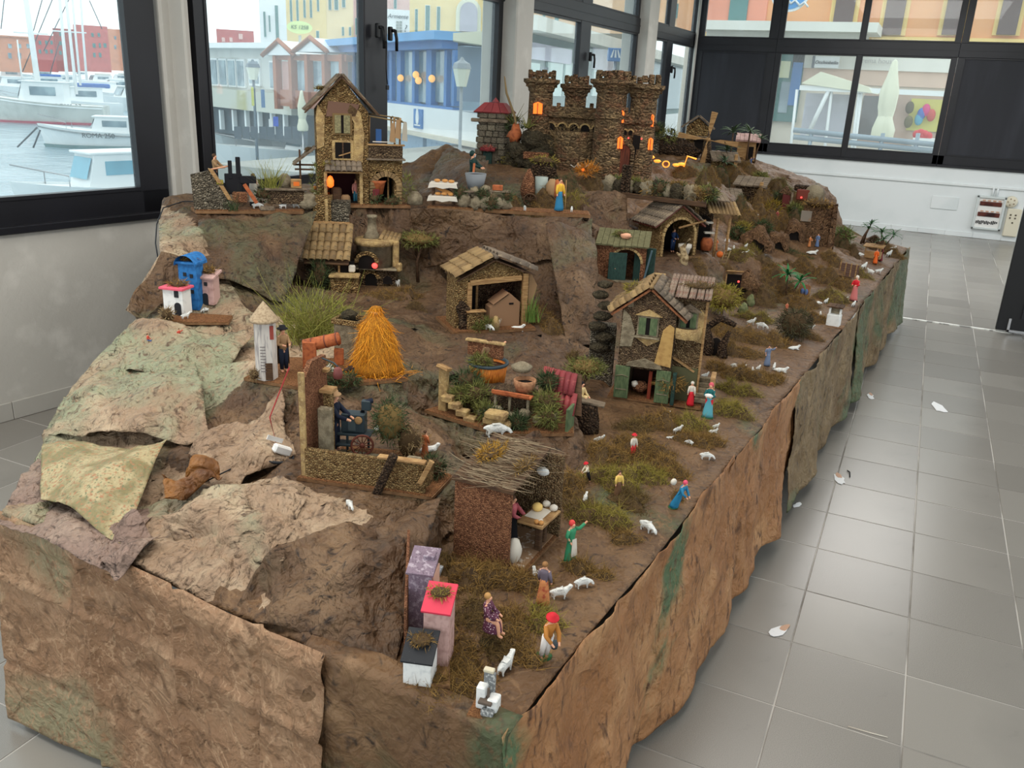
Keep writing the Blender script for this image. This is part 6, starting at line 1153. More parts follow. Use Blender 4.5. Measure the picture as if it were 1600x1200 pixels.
bx(gd, 'gate_pier', (-78, 20, 52), (22, 14, 104), PLASG, 2); bx(gd, 'gate_pier', (-84, 46, 62), (14, 12, 118), CORKO, 1); bx(gd, 'pier_cap', (-86, 50, 122), (22, 24, 6), WOOD, 1); bx(gd, 'paving', (-6, 44, 3), (170, 96, 5), PLASG, 1); bx(gd, 'step_stone', (62, 30, 18), (24, 30, 30), PLASG, 2)
bx(gd, 'leaning_log', (38, -30, 26), (13, 11, 92), BARK, 3, TR((38, -30, 26), (.16, .42, 0)) @ TR((-38, 30, -26))); fuzz(gd, 'bush', (-52, 4, 14), 17, LEAFD, 170, 6, 1, SOIL, (1, .9, .9), 51); fuzz(gd, 'tall_bush', (-2, 100, 62), 32, LEAFD, 460, 9, 1.2, MOSS_D, (1, .8, 1.2), 52); fuzz(gd, 'brown_bush', (30, 104, 30), 26, DRYG, 260, 8, 1.1, SOIL, (1, .7, 1.3), 53); fuzz(gd, 'leafy_plant', (92, 42, 20), 20, LEAFD, 220, 10, 1.2, SOIL, (1.2, .8, .9), 54)
MB().lathe([(2, 0), (7, 2), (8, 9), (6, 17), (2, 20)], craft('lantern_red', (112, 60, 56), .5), 8, TR((-58, 26, 150))).build('lantern', gd); MB().ball((-58, 24, 160), 5, REDGLOW, 8, 6).build('bulb', gd); MB().tube([(-90, 40, 176), (-66, 30, 174), (-58, 26, 170)], 1.2, IRON, 5).build('lamp_bracket', gd)
gc = site('grinding_cart', 'blue grey grinding cart with a red spoked wheel on the walled board', 'cart', 556, 710, -14, z=.727, k=.68)
bx(gc, 'chest', (-8, 22, 72), (54, 30, 44), IRON, 1.5); bx(gc, 'chest_door', (-10, 6, 70), (18, 2, 30), craft('iron_light', (72, 84, 88), .5), .6); MB().lathe([(9, 0), (9, 3), (6, 4), (0, 4)], WOOD, 14, TR((6, 5, 82), (math.pi/2, 0, 0))).build('disc', gc); bx(gc, 'frame_bed', (-10, 20, 46), (88, 40, 5), IRON, .8); bx(gc, 'frame_bed', (-40, 10, 22), (60, 30, 5), IRON, .8)
for x, y in ((-52, 0), (-52, 34), (22, 34), (-20, 4)): bx(gc, 'leg', (x, y, 24), (5, 5, 46), IRON, .6)
m_ = MB(); M_ = TR((16, -4, 25), (math.pi/2, 0, .25)); m_.lathe([(26, -2), (27, 0), (26, 2), (22, 2), (22, -2), (26, -2)], IRONR, 22, M_, cap=False); m_.lathe([(6, -3), (6, 3), (0, 3.5)], IRONR, 12, M_)
for k in range(12): a = k*math.pi/6; m_.tube([(5*math.cos(a), 5*math.sin(a), 0), (23*math.cos(a), 23*math.sin(a), 0)], 1.2, IRONR, 4, M=M_)
m_.build('wheel', gc); MB().tube([(10, 26, 92), (14, 26, 118), (34, 26, 124)], 6, CLOTHN, 8).build('crank_arm', gc); bx(gc, 'grip_block', (20, 26, 112), (22, 14, 24), IRON, 2); MB().tube([(-20, 0, 8), (30, 10, 12)], 2, WOOD, 5).build('shaft', gc)
figure(524, 706, 92, z=.727, label='figurine in dark clothes and a tan cap working at the grinding cart', pose='work', yaw=62, top=CLOTHN, legs=CLOTHN, hair=None, hat=CLOTHB, scarf=CLOTHB)
wr_ = thing('cable_coil', G(436, 722)+Vector((0, 0, .004)), 'coiled black cable with a white plug lying left of the walled board', 'cable')
m_ = MB(); [m_.tube([(math.cos(t)*r, math.sin(t)*r*1.2, .006+.002*i) for t in np.linspace(0, 6.28, 18)], .0022, BLACKC, 5) for i, r in enumerate((.03, .025, .033))]; m_.build('coil', wr_)
bx(wr_, 'plug', (-.005, 0, .03), (.05, .022, .022), WHITEC, .004, TR(rot=(0, .5, -.5))); bx(wr_, 'plug_tag', (-.03, .01, .05), (.05, .002, .012), WHITEC, 0, TR(rot=(0, .5, -.3))); MB().tube([G(310, 770)-wr_.location+Vector((0, 0, .02)), G(370, 745)-wr_.location+Vector((0, 0, .03)), (-.02, 0, .01)], .002, BLACKC, 5).build('lead', wr_); q = G(455, 640)-wr_.location; MB().tube([(.02, .02, .02), (.03, .05, .1), q+Vector((0, 0, .13))], .0018, colm('red_wire', (150, 40, 44)), 5).build('red_wire', wr_)
# ---- washing tub garden -----------------------------------------------------------
t = site('tub_garden_board', 'cork garden board with stone steps and a red tiled shed', 'diorama', 780, 668, -20)
base_slab(t, [(-132, 6), (14, -34), (116, 20), (88, 112), (-84, 112)], th=5)
bx(t, 'pier', (-104, 18, 34), (15, 10, 76), PLAS, 1.5); bx(t, 'pier_cap', (-103, 16, 74), (20, 24, 6), WOOD, 1, TR((-103, 16, 74), (-.3, .3, 0)) @ TR((103, -16, -74)))
for k in range(4): bx(t, 'stair_step', (-92+15*k, 8-4*k, 26-8*k), (20, 16, 11), PLAS, 1.5)
b = bx(t, 'back_wall', (-60, 84, 92), (62, 6, 24), CORKR, 1); bx(t, 'wall_cap', (-60, 82, 106), (68, 10, 4), PLAS, 1); bx(t, 'terrace', (-20, 56, 20), (110, 60, 40), CORKD, 4)
for k, (x, y, z) in enumerate(((-2, -16, 16), (2, -20, 34), (8, -14, 8))): bx(t, 'stacked_stone', (x, y, z*.6+4), (34, 22, 12), PLAS, 3)
for k in range(6): bx(t, 'stone', (-30+22*k, 4+3*k, 14+(k % 2)*8), (16, 12, 12), PLASG, 3)
tiles(t, (40, 92, 76), (60, -15, 0), (14, -34, -54), 6, 2, TILER); planks(t, (38, 96, 76), (70, -16, 0), (14, -36, -58), 1, WOODD, 2, 'roof_deck'); bx(t, 'shed_wall', (104, 34, 18), (5, 34, 40), GREENW, 1)
bx(t, 'bench_board', (14, 20, 46), (62, 16, 3), CLAY, .6); bx(t, 'bench_rail', (12, 11, 50), (62, 3, 6), CLAY, .6)
for x in (-14, 10, 40): bx(t, 'bench_leg', (x, 16, 30), (4, 4, 30), PLASG, .5)
MB().lathe([(14, 0), (17, 12), (18, 20), (15.5, 20), (14, 8)], craft('pale_clay', (172, 126, 92), .8, [('noise', .2, S(140, 98, 70), .45, .65)]), 16, TR((24, 44, 46)), wob=.03).build('cracked_pot', t); MB().lathe([(15, 14), (0, 15)], DARK, 14, TR((24, 44, 46))).build('pot_inside', t); MB().lathe([(14, 0), (18, 8), (6, 14)], PLASG, 10, TR((12, 60, 74))).build('stone_lid', t)
for k, (x, y, z, r, m) in enumerate(((-74, 44, 46, 22, LEAFD), (-50, 26, 34, 20, LEAF), (-76, 22, 28, 15, LEAF), (-24, 4, 16, 14, LEAF), (30, -4, 10, 14, LEAFD), (-8, -8, 16, 12, LEAFD), (62, 36, 36, 20, LEAF), (74, 16, 20, 16, LEAF), (56, 66, 60, 15, LEAFD), (-66, 76, 70, 16, LEAF))): fuzz(t, 'bush', (x, y, z), r, m, 240, 11, 1.2, SOIL, (1.1, .8, .9), 60+k, .3)
wt = site('washing_tub', 'orange wooden tub with a black rim in the garden', 'tub', 762, 598, -6, z=.742, k=.54); m_ = MB()
MB().lathe([(48, 0), (56, 66), (52, 66), (46, 8), (0, 6)], craft('orange_tub_wood', (206, 124, 44), .6, [('noise', (.5, .5, .02), S(160, 84, 24), .42, .6)]), 26).build('staves', wt); MB().lathe([(57, 59), (58.5, 61), (58.5, 67), (51, 68), (50, 61)], IRON, 26, cap=False).build('rim', wt); MB().lathe([(51, 52), (0, 53)], craft('tub_dark', (70, 44, 24), .6), 20).build('inside', wt)
figure(762, 598, 72, 'figurine with long hair and a brown robe standing in the orange tub', 'raise', 10, top=craft('ragged_cloth', (124, 96, 70), .9), robe=craft('ragged_cloth', (124, 96, 70), .9), hair=HAIR, z=.745, lean=.08)
# ---- cork hut of the dough maker ---------------------------------------------------
k_ = site('cork_hut', 'red brown cork hut with a twig roof open to the meadow', 'hut', 752, 874, -26)
base_slab(k_, [(-50, -6), (76, -6), (76, 136), (-50, 136)], th=5, edge=BOARD)
bx(k_, 'front_wall', (0, -1, 60), (96, 7, 120), CORKR, 1); bx(k_, 'side_wall', (-46, 66, 64), (7, 130, 122), CORKR, 1); bx(k_, 'back_wall', (16, 130, 68), (124, 7, 138), CORK, 1); MB().ball((46, 120, 108), 9, WHITEC, 8, 6, sq=(1.3, .7, .8)).build('white_ornament', k_); bx(k_, 'floor_flour', (20, 64, 2), (100, 120, 1.5), craft('floury_floor', (150, 118, 90), .95, [('noise', .15, S(214, 204, 190), .55, .7)]))
MB().prism([(-8, 121), (138, 140), (138, 145), (-8, 126)], 104, WOODD, 'x', base=-52).build('roof_slab', k_); rs = np.random.RandomState(9); mb = MB()
pts = [(rs.uniform(-40, 40), rs.uniform(-8, 138), 0) for _ in range(420)]; pts = [(x, y, 126.5+(y+8)*.13+rs.uniform(0, 3)) for x, y, _ in pts]; fibres(mb, pts, [Vector((1.2*rs.choice((-1, 1)), rs.normal()*.35, .02)) for _ in pts], 46, 1.1, craft('grey_twig', (164, 146, 118), .9, [('isle', 1, S(116, 98, 78), 0, 1)]), .18, 3, rs); mb.build('twig_thatch', k_)
fuzz(k_, 'roof_moss', (-26, 80, 140), 20, craft('ochre_moss', (190, 146, 60), .95, [('isle', 1, S(140, 106, 46), 0, 1)]), 330, 8, 1.1, SOIL, (1, 2.2, .25), 71); fuzz(k_, 'roof_moss', (38, 70, 138), 12, MOSS_B, 160, 7, 1.1, SOIL, (.9, 3.4, .3), 72)
kt = site('dough_table', 'tan table with flour and dough lumps outside the cork hut', 'table', 826, 866, -26); bx(kt, 'tabletop', (0, 30, 50), (44, 66, 5), WOOD, 1); bx(kt, 'leg', (6, 20, 24), (10, 10, 48), WOODD, 1.5); bx(kt, 'leg', (0, 48, 24), (10, 10, 48), WOODD, 1.5); bx(kt, 'flour_film', (-4, 34, 53), (28, 40, .8), CLOTHW, .3)
for x, y, r, m in ((12, 10, 4, CLOTHW), (16, 4, 4.4, BREAD), (9, 3, 4.4, BREAD), (13, 6, 4, CLOTHW), (12, 56, 7, CLOTHW), (-10, 42, 9, craft('dough', (232, 196, 120), .8)), (-4, 62, 7, CLOTHW)): MB().ball((x, y, 53+r*.6), r, m, 9, 6, sq=(1, 1, .75)).build('dough_lump', kt)
figure(798, 850, 76, z=.613, label='figurine in a purple waistcoat with pink sleeves kneading at the dough table', pose='work', yaw=60, top=colm('pink_sleeve', (188, 98, 104)), robe=CLOTHK, hair=HAIR, cloak=colm('purple_vest', (84, 56, 130)))
fk = site('flour_sack', 'white flour sack leaning at the open side of the cork hut', 'sack', 802, 878, 0); MB().ball((0, 0, 19), 20, CLOTHW, 12, 9, sq=(.62, .6, 1.05), rough=.12).build('sack', fk)
# ---- painted village in the near corner ----------------------------------------------
def cottage(px, py, w, dpt, hgt, wallm, roofm, label, yaw=0., flat=12, moss_=None, doors=(), z=None, tilt=0., name='painted_cottage', grp=None):
    c = site(name, label, 'house', px, py, yaw, z, grp); bx(c, 'wall', (0, dpt/2, hgt/2), (w, dpt, hgt), wallm, .6)
    if tilt: MB().prism([(0, hgt-1), (dpt, hgt-1), (dpt, hgt+dpt*math.tan(tilt)-2)], w-2, wallm, 'x', base=-w/2+1).build('gable_top', c)
    MB().box((0, 0, 0), (w+7, (dpt+9)/math.cos(tilt), 4), roofm, TR((0, dpt/2, hgt+2+dpt/2*math.tan(tilt)), (tilt, 0, 0)), bev=.5).build('roof', c)
    if moss_: fuzz(c, 'roof_moss', (0, dpt*.65, hgt+6+dpt*.65*math.tan(tilt)), w*.42, moss_, 120, 6, 1, SOIL, (1.2, 1, .4), int(px))
    for x, z0, ww, hh, m in doors: MB().prism(arch_pts(x, ww, z0, z0+hh) if hh > 8 else [(x-ww/2, z0), (x+ww/2, z0), (x+ww/2, z0+hh), (x-ww/2, z0+hh)], 1.2, m, 'y', base=-1.3).build('opening', c)
    return c
vb = site('village_board', 'long cork board under the painted cottages in the near corner', 'board', 655, 1070, 0); MB().prism([(-22, -10), (48, -6), (52, 330), (-24, 340)], 6, BOARD, base=-4).build('board', vb); bx(vb, 'backing', (-23, 180, 46), (5, 250, 96), CORKR, 1)
cottage(651, 1072, 44, 44, 40, WHITEC, BLACKC, 'white painted cottage with a speckled black roof, frontmost in the row', -14, moss_=MOSS_B, tilt=.42)
cottage(680, 1040, 40, 40, 88, MAUVEC, colm('hot_pink_roof', (214, 62, 84)), 'mauve painted cottage with a hot pink mossy roof', -14, moss_=MOSS_G, tilt=.42)
c = cottage(655, 1004, 36, 44, 112, LILAC, LILAC, 'marbled lilac tower cottage at the back of the near row', -14, tilt=.3); bx(c, 'orange_side', (19.5, 22, 62), (3, 40, 96), SALMC, 1); bx(c, 'chimney', (8, 30, 122), (18, 16, 16), LILAC, 1)
fw = site('white_fountain', 'small grey and white stone fountain on its own cork board', 'fountain', 758, 1108, -18, k=.85); base_slab(fw, [(-30, -14), (28, -14), (26, 34), (-30, 34)], th=4)
for c, s_, m in (((-12, 18, 22), (18, 20, 42), WHITEC), ((12, 16, 14), (20, 26, 26), WHITEC), ((-2, 30, 36), (22, 8, 56), craft('fountain_grey', (120, 122, 122), .8, [('noise', .2, S(196, 196, 192), .5, .62)])), ((0, 8, 22), (26, 24, 6), craft('slab_brown', (96, 84, 74), .8)), ((6, -2, 6), (24, 12, 12), craft('fountain_grey', (120, 122, 122), .8))): bx(fw, 'stone_block', c, s_, m, 2)
bx(fw, 'spout_post', (2, 12, 32), (5, 4, 24), craft('slab_brown', (96, 84, 74), .8), .8); bx(fw, 'cap_stone', (-4, 30, 66), (20, 12, 6), craft('cap_cream', (206, 196, 170), .8), 1.5)
# ---- blue and pink cottages on the left flank ------------------------------------------
cb = site('cottage_board', 'cork board carrying the blue and pink roofed cottages on the left flank', 'board', 296, 502, -24); base_slab(cb, [(-50, -2), (0, -8), (60, 6), (52, 46), (-46, 44)], th=4); fuzz(cb, 'dry_bush', (-34, -2, 10), 12, DRYG, 120, 5, 1.1, SOIL, (1, .8, 1), 81)
HOLE = [(4, 0, 10, 14, BLACKC), (4, 26, 6, 8, BLACKC)]
cottage(272, 492, 34, 24, 42, WHITEC, PINKC, 'white cottage with a pink roof on the left flank board', -34, moss_=MOSS_B, doors=[(8, 0, 11, 16, BLACKC), (7, 30, 7, 9, BLACKC)])
c = cottage(297, 484, 30, 22, 76, BLUECT, BLUECT, 'tall bright blue cottage between two smaller ones', -30, moss_=MOSS_B, doors=[(-4, 56, 5, 6, BLACKC), (7, 54, 5, 6, BLACKC), (6, 28, 6, 6, BLACKC)]); MB().lathe([(17, -20), (17, 20)], BLUECT, 12, TR((0, 12, 74), (math.pi/2, 0, 0)), a0=0, a1=math.pi, cap=False).build('arched_roof', c)
cottage(322, 476, 28, 20, 44, MAUVEC, MAUVEC, 'dusty pink cottage right of the blue one', -30, moss_=MOSS_B, doors=[(0, 0, 9, 15, BLACKC), (2, 32, 5, 6, BLACKC)], tilt=.3)
for px, py, lab, yw in ((232, 541, 'small red and blue reclining figurine on the left paper slope', 60), (281, 533, 'small red figurine with raised arms on the left paper slope', 0)): figure(px, py, 20, lab, 'raise' if yw == 0 else 'sit', yw, top=colm('brick_red', (190, 72, 56)), legs=colm('denim_blue', (70, 100, 150)))
# ---- two storey house in the middle of the meadow --------------------------------------
h = site('big_house', 'two storey cork house with green shutters and green doors at the meadow edge', 'house', 1006, 612, -14, zk=.90)
base_slab(h, [(-56, -4), (100, -4), (100, 96), (-56, 96)], th=4)
b = MB(); b.box((0, 40, 118), (88, 80, 116), CORKD); b.box((-34, 40, 30), (20, 80, 60), CORKD); b.box((35, 40, 30), (18, 80, 60), CORKD); b.box((0, 76, 30), (60, 6, 60), DARK); gable(b, 88, 80, 0, 40, CORKD, z0=176); b.build('wall', h)
patch_plaster(h, [(16, 74), (43, 70), (43, 146), (35, 152), (25, 140), (21, 108)], -.2, craft('gold_plaster', (184, 148, 90), .9, [('noise', .1, S(164, 126, 76), .45, .65)])); patch_plaster(h, [(-43, 100), (-24, 102), (-20, 130), (-30, 160), (-42, 172)], -.2, PLASG); patch_plaster(h, [(-36, 176), (-26, 178), (-28, 204), (-36, 196)], -.2, PLASG); patch_plaster(h, [(-18, 120), (22, 120), (2, 106)], -.2, PLAS)
shutter_window(h, 0, 0, 144, 28, 32, GREENW, PLASG, .3); MB().prism([(-22, 164), (22, 164), (0, 176)], 5, PLAS, 'y', base=-5).build('pediment', h); bx(h, 'sill', (0, -4, 123), (42, 6, 3), PLASG, .6)
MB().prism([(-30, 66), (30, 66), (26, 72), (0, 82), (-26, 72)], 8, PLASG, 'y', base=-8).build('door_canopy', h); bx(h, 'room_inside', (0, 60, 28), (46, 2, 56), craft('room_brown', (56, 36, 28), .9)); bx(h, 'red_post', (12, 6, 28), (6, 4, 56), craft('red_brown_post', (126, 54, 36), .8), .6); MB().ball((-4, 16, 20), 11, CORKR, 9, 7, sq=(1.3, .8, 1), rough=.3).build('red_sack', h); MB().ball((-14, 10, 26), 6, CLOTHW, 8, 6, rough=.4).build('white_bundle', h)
for s in (-1, 1): d_ = bx(h, 'green_door', (s*34, -5, 32), (24, 3, 64), GREENW, .8); MB().tube([(s*34-10, -7.4, 44), (s*34, -7.8, 47), (s*34+10, -7.4, 44)], .8, PLASG, 4).build('iron_strap', d_); bx(d_, 'iron_strap', (s*34, -7.2, 18), (18, .8, 1.6), PLASG)
for s in (-1, 1): tiles(h, (0, -8, 217), (0, 96, 0), (s*60, 0, -54), 4, 7, TILEO if s < 0 else TILEG); planks(h, (0, -9, 212), (0, 96, 0), (s*60, 0, -54), 1, craft('eave_wood', (150, 96, 62), .8, [('noise', .2, S(112, 70, 46), .4, .6)]), 3, 'eave_board')
MB().tube([(0, -9, 219), (0, 90, 219)], 4, TILEO, 6).build('ridge_tile', h); fuzz(h, 'roof_moss', (-30, 44, 202), 22, MOSS_G, 260, 6, 1, SOIL, (1, 1.5, .35), 101); fuzz(h, 'roof_moss', (26, 50, 206), 14, MOSS_B, 130, 6, 1, SOIL, (1, 1.6, .4), 102)
an = MB(); an.box((66, 52, 100), (46, 60, 200), CORK); an.build('annex_wall', h); patch_plaster(h, [(70, 120), (88, 116), (89, 172), (80, 180), (68, 150)], 22, PLAS); bx(h, 'corner_strip', (89, 22, 100), (4, 4, 200), WOOD, .5)
shutter_window(h, 62, 22, 158, 24, 28, GREENW, PLASG, .3); MB().prism([(44, 176), (82, 176), (62, 190)], 8, WOODG, 'y', base=14).build('pediment', h); MB().lathe([(24, 126), (26, 136), (26, 146), (22, 146)], PLAS, 12, TR((60, 22, 0)), a0=math.pi, a1=2*math.pi).build('balcony', h)
for i in range(2): pass
tiles(h, (24, 92, 224), (70, 0, 0), (0, -78, -24), 12, 1, craft('corrugated_tile', (150, 132, 114), .85, [('obj', 1, S(112, 94, 84), 0, 1), ('noise', .15, S(120, 84, 70), .5, .66), ('noise', .4, S(186, 174, 152), .58, .72)])); planks(h, (22, 92, 219), (73, 0, 0), (0, -74, -22), 1, WOODD, 2, 'roof_deck'); fuzz(h, 'roof_moss', (72, 52, 216), 20, MOSS_D, 200, 6, 1, SOIL, (1.6, .9, .3), 103)
planks(h, (38, 16, 86), (0, 26, 0), (42, 0, -26), 1, WOOD, 3, 'lean_to_roof'); bx(h, 'lean_to_back', (64, 20, 34), (46, 3, 66), craft('olive_board', (86, 84, 58), .85), .5); bx(h, 'trough', (52, -2, 30), (6, 12, 62), DKGREEN, .8)
for k in range(5): bx(h, 'stair_step', (98, 44-7*k, 40-8*k), (24, 10, 8), PLASG, 1)
bx(h, 'stair_wall', (113, 24, 30), (8, 40, 56), WOOD, 1)
ps_ = site('stone_stair_ruin', 'mossy stack of stones and wall on the left of the green shuttered house', 'ruin', 938, 600, 0, sink=4); random.seed(8)
bx(ps_, 'wall', (-2, 30, 40), (40, 30, 110), CORKG, 2)
for k in range(7): MB().ball((-6+6*math.sin(k*2.1), 12-k*.5, 62+17*k), 14-.6*k, ROCKC, 9, 6, sq=(1.2, .9, .62), rough=.3, seed=k).build('stone', ps_)
figure(953, 446, 30, 'small pink figurine climbing the stones below the dark green door', 'raise', -30, top=colm('rose_robe', (206, 136, 132)), robe=colm('rose_robe', (206, 136, 132)), z=.80)
# ---- arch house with the dark green doors ------------------------------------------------
a_ = site('arch_house', 'red cork house with a mossy roof and dark green doors above the meadow house', 'house', 975, 440, -8)
b = MB(); b.box((-34, 30, 40), (34, 60, 80), CORKR); b.box((48, 30, 40), (10, 60, 80), CORKR); b.box((14, 58, 40), (70, 4, 80), CORKR); b.prism([(-17, 80), (-17, 46)]+[(13+30*math.cos(t), 46+30*math.sin(t)) for t in np.linspace(math.pi, 0, 10)]+[(43, 80)], 8, CORKR, 'y', base=0); b.build('wall', a_)
voussoirs(a_, 13, 60, 44, -1, PLAS, 11, 5); planks(a_, (-54, 66, 104), (112, 0, 0), (0, -78, -24), 9, craft('mossy_tile', (112, 108, 78), .9, [('noise', (.1, .5, .5), S(84, 82, 56), .4, .6)]), 3.5, 'roof_tile'); MB().ball((6, 20, 100), 9, SKIN, 8, 6, sq=(1.4, .8, .7), rough=.6).build('roof_ornament', a_); fuzz(a_, 'roof_moss', (-4, 32, 102), 12, LEAF, 120, 6, 1, SOIL, (1.6, 1, .6), 111)
bx(a_, 'green_door', (-4, -10, 34), (38, 4, 66), DKGREEN, 1, TR((-4, -10, 34), (0, 0, .25)) @ TR((4, 10, -34))); bx(a_, 'green_door', (50, 14, 40), (46, 4, 78), DKGREEN, 1, TR((50, 14, 40), (0, 0, -.3)) @ TR((-50, -14, -40))); bx(a_, 'door_prop', (58, -4, 40), (4, 4, 74), craft('slate_post', (72, 92, 100), .7), .5, TR((58, -4, 40), (0, .16, 0)) @ TR((-58, 4, -40))); bx(a_, 'grey_step', (14, -8, 3), (70, 18, 6), PLASG, 1.5); bx(a_, 'yellow_box', (84, -4, 16), (26, 14, 22), PLAS, 1); bx(a_, 'stacked_stone', (-44, -6, 20), (24, 14, 40), CORKR, 4)
figure(1000, 436, 50, 'figurine in a black robe with a white collar before the dark green door', 'stand', -10, top=CLOTHK, robe=CLOTHK, cloak=CLOTHK, hair=HAIR, z=.826)
# ---- vaulted hut and porch hut -----------------------------------------------------------
v = site('vaulted_hut', 'cork hut with a big arched front and a ridged grey roof below the castle', 'hut', 1040, 398, 22)
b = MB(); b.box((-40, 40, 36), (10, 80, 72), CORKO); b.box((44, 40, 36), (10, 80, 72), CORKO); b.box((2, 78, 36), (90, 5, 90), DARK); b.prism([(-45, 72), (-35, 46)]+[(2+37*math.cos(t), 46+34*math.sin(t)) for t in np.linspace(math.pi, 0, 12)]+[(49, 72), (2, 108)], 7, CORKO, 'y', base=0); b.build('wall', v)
voussoirs(v, 2, 74, 44, -1, PLAS, 12, 5, low=0)
tiles(v, (2, 84, 113), (0, -92, 0), (-62, 0, -46), 10, 3, TILEG); tiles(v, (2, 84, 113), (0, -92, 0), (62, 0, -46), 10, 3, TILEG); 
for s in (-1, 1): planks(v, (2, 84, 108), (0, -90, 0), (s*62, 0, -46), 1, IRONR, 3, 'roof_deck')
MB().lathe([(8, 0), (12, 16), (14, 18), (14, 26), (0, 27)], CLOTHW, 12, TR((20, 0, 0))).build('basin', v); MB().tube([(0, 0, 62), (60, -6, 78)], 2.5, WOOD, 6).build('beam_pole', v)
figure(1050, 394, 38, 'figurine in blue behind the white basin of the arched hut', 'work', 30, top=colm('deep_blue', (36, 58, 96)), legs=colm('deep_blue', (36, 58, 96)), z=.853)
dg = site('gnarled_stump', 'pale gnarled root piece in front of the arched hut', 'stump', 1066, 408, 0, z=.85); MB().tube([(0, 0, -14), (3, 0, 8), (-2, 0, 22), (8, 0, 38)], [9, 6, 5, 2], craft('pale_root', (186, 164, 126), .9, [('noise', .2, S(120, 98, 70), .45, .6)]), 8).build('root', dg); MB().tube([(0, 0, 6), (-10, -4, 14)], [4, 2], craft('pale_root', (186, 164, 126)), 6).build('branch', dg)
p_ = site('porch_hut', 'hut with a curved tiled porch on two tall columns beside the arched hut', 'hut', 1112, 400, 14, z=.835, k=.92)
bx(p_, 'back_wall', (-20, 34, 54), (46, 6, 108), CORKD, 1); bx(p_, 'side_wall', (-34, 18, 50), (8, 36, 100), CORKO, 1); MB().prism(arch_pts(-14, 26, 4, 56), 3, DARK, 'y', base=28).build('opening', p_)
for x in (2, 22): MB().tube([(x, -4, 0), (x, -4, 70)], [2.6, 2.2], WOOD, 7).build('column', p_)
tiles(p_, (-16, 26, 96), (52, 0, -2), (0, -38, -18), 9, 1, TILEO); planks(p_, (-46, 34, 116), (64, 0, -8), (0, -42, -10), 8, WOODG, 2); fuzz(p_, 'roof_moss', (-26, 20, 116), 12, LEAF, 110, 5, 1, SOIL, (1.6, 1, .4), 121); bx(p_, 'white_shelf', (-12, 4, 60), (16, 10, 3), CLOTHW, .5); bx(p_, 'white_shelf', (-8, 2, 42), (18, 10, 3), CLOTHW, .5, TR(rot=(0, 0, 0))); MB().lathe([(9, 0), (11, 14), (8, 22)], CLAY, 10, TR((-10, 4, 10))).build('clay_jar', p_); MB().ball((12, -6, 5), 6, colm('orange_pot', (206, 104, 44)), 8, 6).build('orange_pot', p_)
figure(1134, 392, 24, 'white figurine behind the porch columns', 'carry', 0, top=WHITEC, robe=WHITEC, z=.845)
for px, py, z, w, hh, m, lab, yaw in ((1128, 300, .985, 36, 58, CORKO, 'tall narrow cork tower house with an ochre post on the steps under the windmill', 10), (1168, 322, .93, 44, 40, CORKD, 'dark cork shelter with a flat cap on the steps', -10), (1142, 332, .91, 24, 30, PLAS, 'ochre plaster block with a slanting top', 8)):
    q = site('step_house', lab, 'house', px, py, yaw, z=z, sink=6); bx(q, 'wall', (0, 14, hh/2), (w, 26, hh), m, 1); planks(q, (-w/2-4, 30, hh+12), (w+8, 0, 0), (0, -38, -12), 5, WOODG, 2.5); bx(q, 'doorway', (-w*.15, .4, hh*.3), (w*.35, 1.6, hh*.55), DARK); bx(q, 'post', (w*.4, -4, hh*.6), (5, 5, hh*1.25), WOOD, .6)
# ---- castle --------------------------------------------------------------------------------
cs = site('castle', 'stone castle with four battlemented round towers and lit windows', 'castle', 958, 272, -6, z=1.165)
def tower(par, x, y, r, hgt, z0=0, seed=0, belt=None):
    t = MB(); t.lathe([(r*1.12, z0), (r*1.04, z0+hgt*.5), (r, hgt*.82), (r*.98, hgt*.84), (r*1.1, hgt*.86), (r*1.1, hgt*.88), (r*1.34, hgt*.93), (r*1.52, hgt*.95), (r*1.52, hgt*.985), (r*1.1, hgt*.99), (r*1.1, hgt*1.0), (r*.9, hgt*1.0)], STONE, 22, TR((x, y, 0)), smooth=False); o = t.build('tower', par)
    rs_ = random.Random(seed)
    for k in range(12):
        a = k*math.pi/6; bx(o, 'corbel', (x+r*1.24*math.cos(a), y+r*1.24*math.sin(a), hgt*.915), (3, 3, 5), STONE, .5)
        if k % 3 != 2 or rs_.random() < .3: bx(o, 'merlon', (x+r*1.0*math.cos(a), y+r*1.0*math.sin(a), hgt*1.0+rs_.uniform(3, 7)), (r*.42, r*.3, rs_.uniform(8, 18)), STONE, 1, TR((x+r*math.cos(a), y+r*math.sin(a), 0), (0, 0, a+math.pi/2)) @ TR((-(x+r*math.cos(a)), -(y+r*math.sin(a)), 0)))
    if belt: MB().lathe([(r*1.06, belt), (r*1.14, belt+2), (r*1.14, belt+7), (r*1.06, belt+9)], STONE, 22, TR((x, y, 0)), smooth=False, cap=False).build('belt_course', o)
    return o
for x, y, r, hg, b_ in ((-129, 40, 19, 152, None), (-76, 58, 17, 146, None), (-12, 4, 23, 156, 90), (36, 18, 20, 150, 84)): tower(cs, x, y, r, hg, -12, int(x), b_)
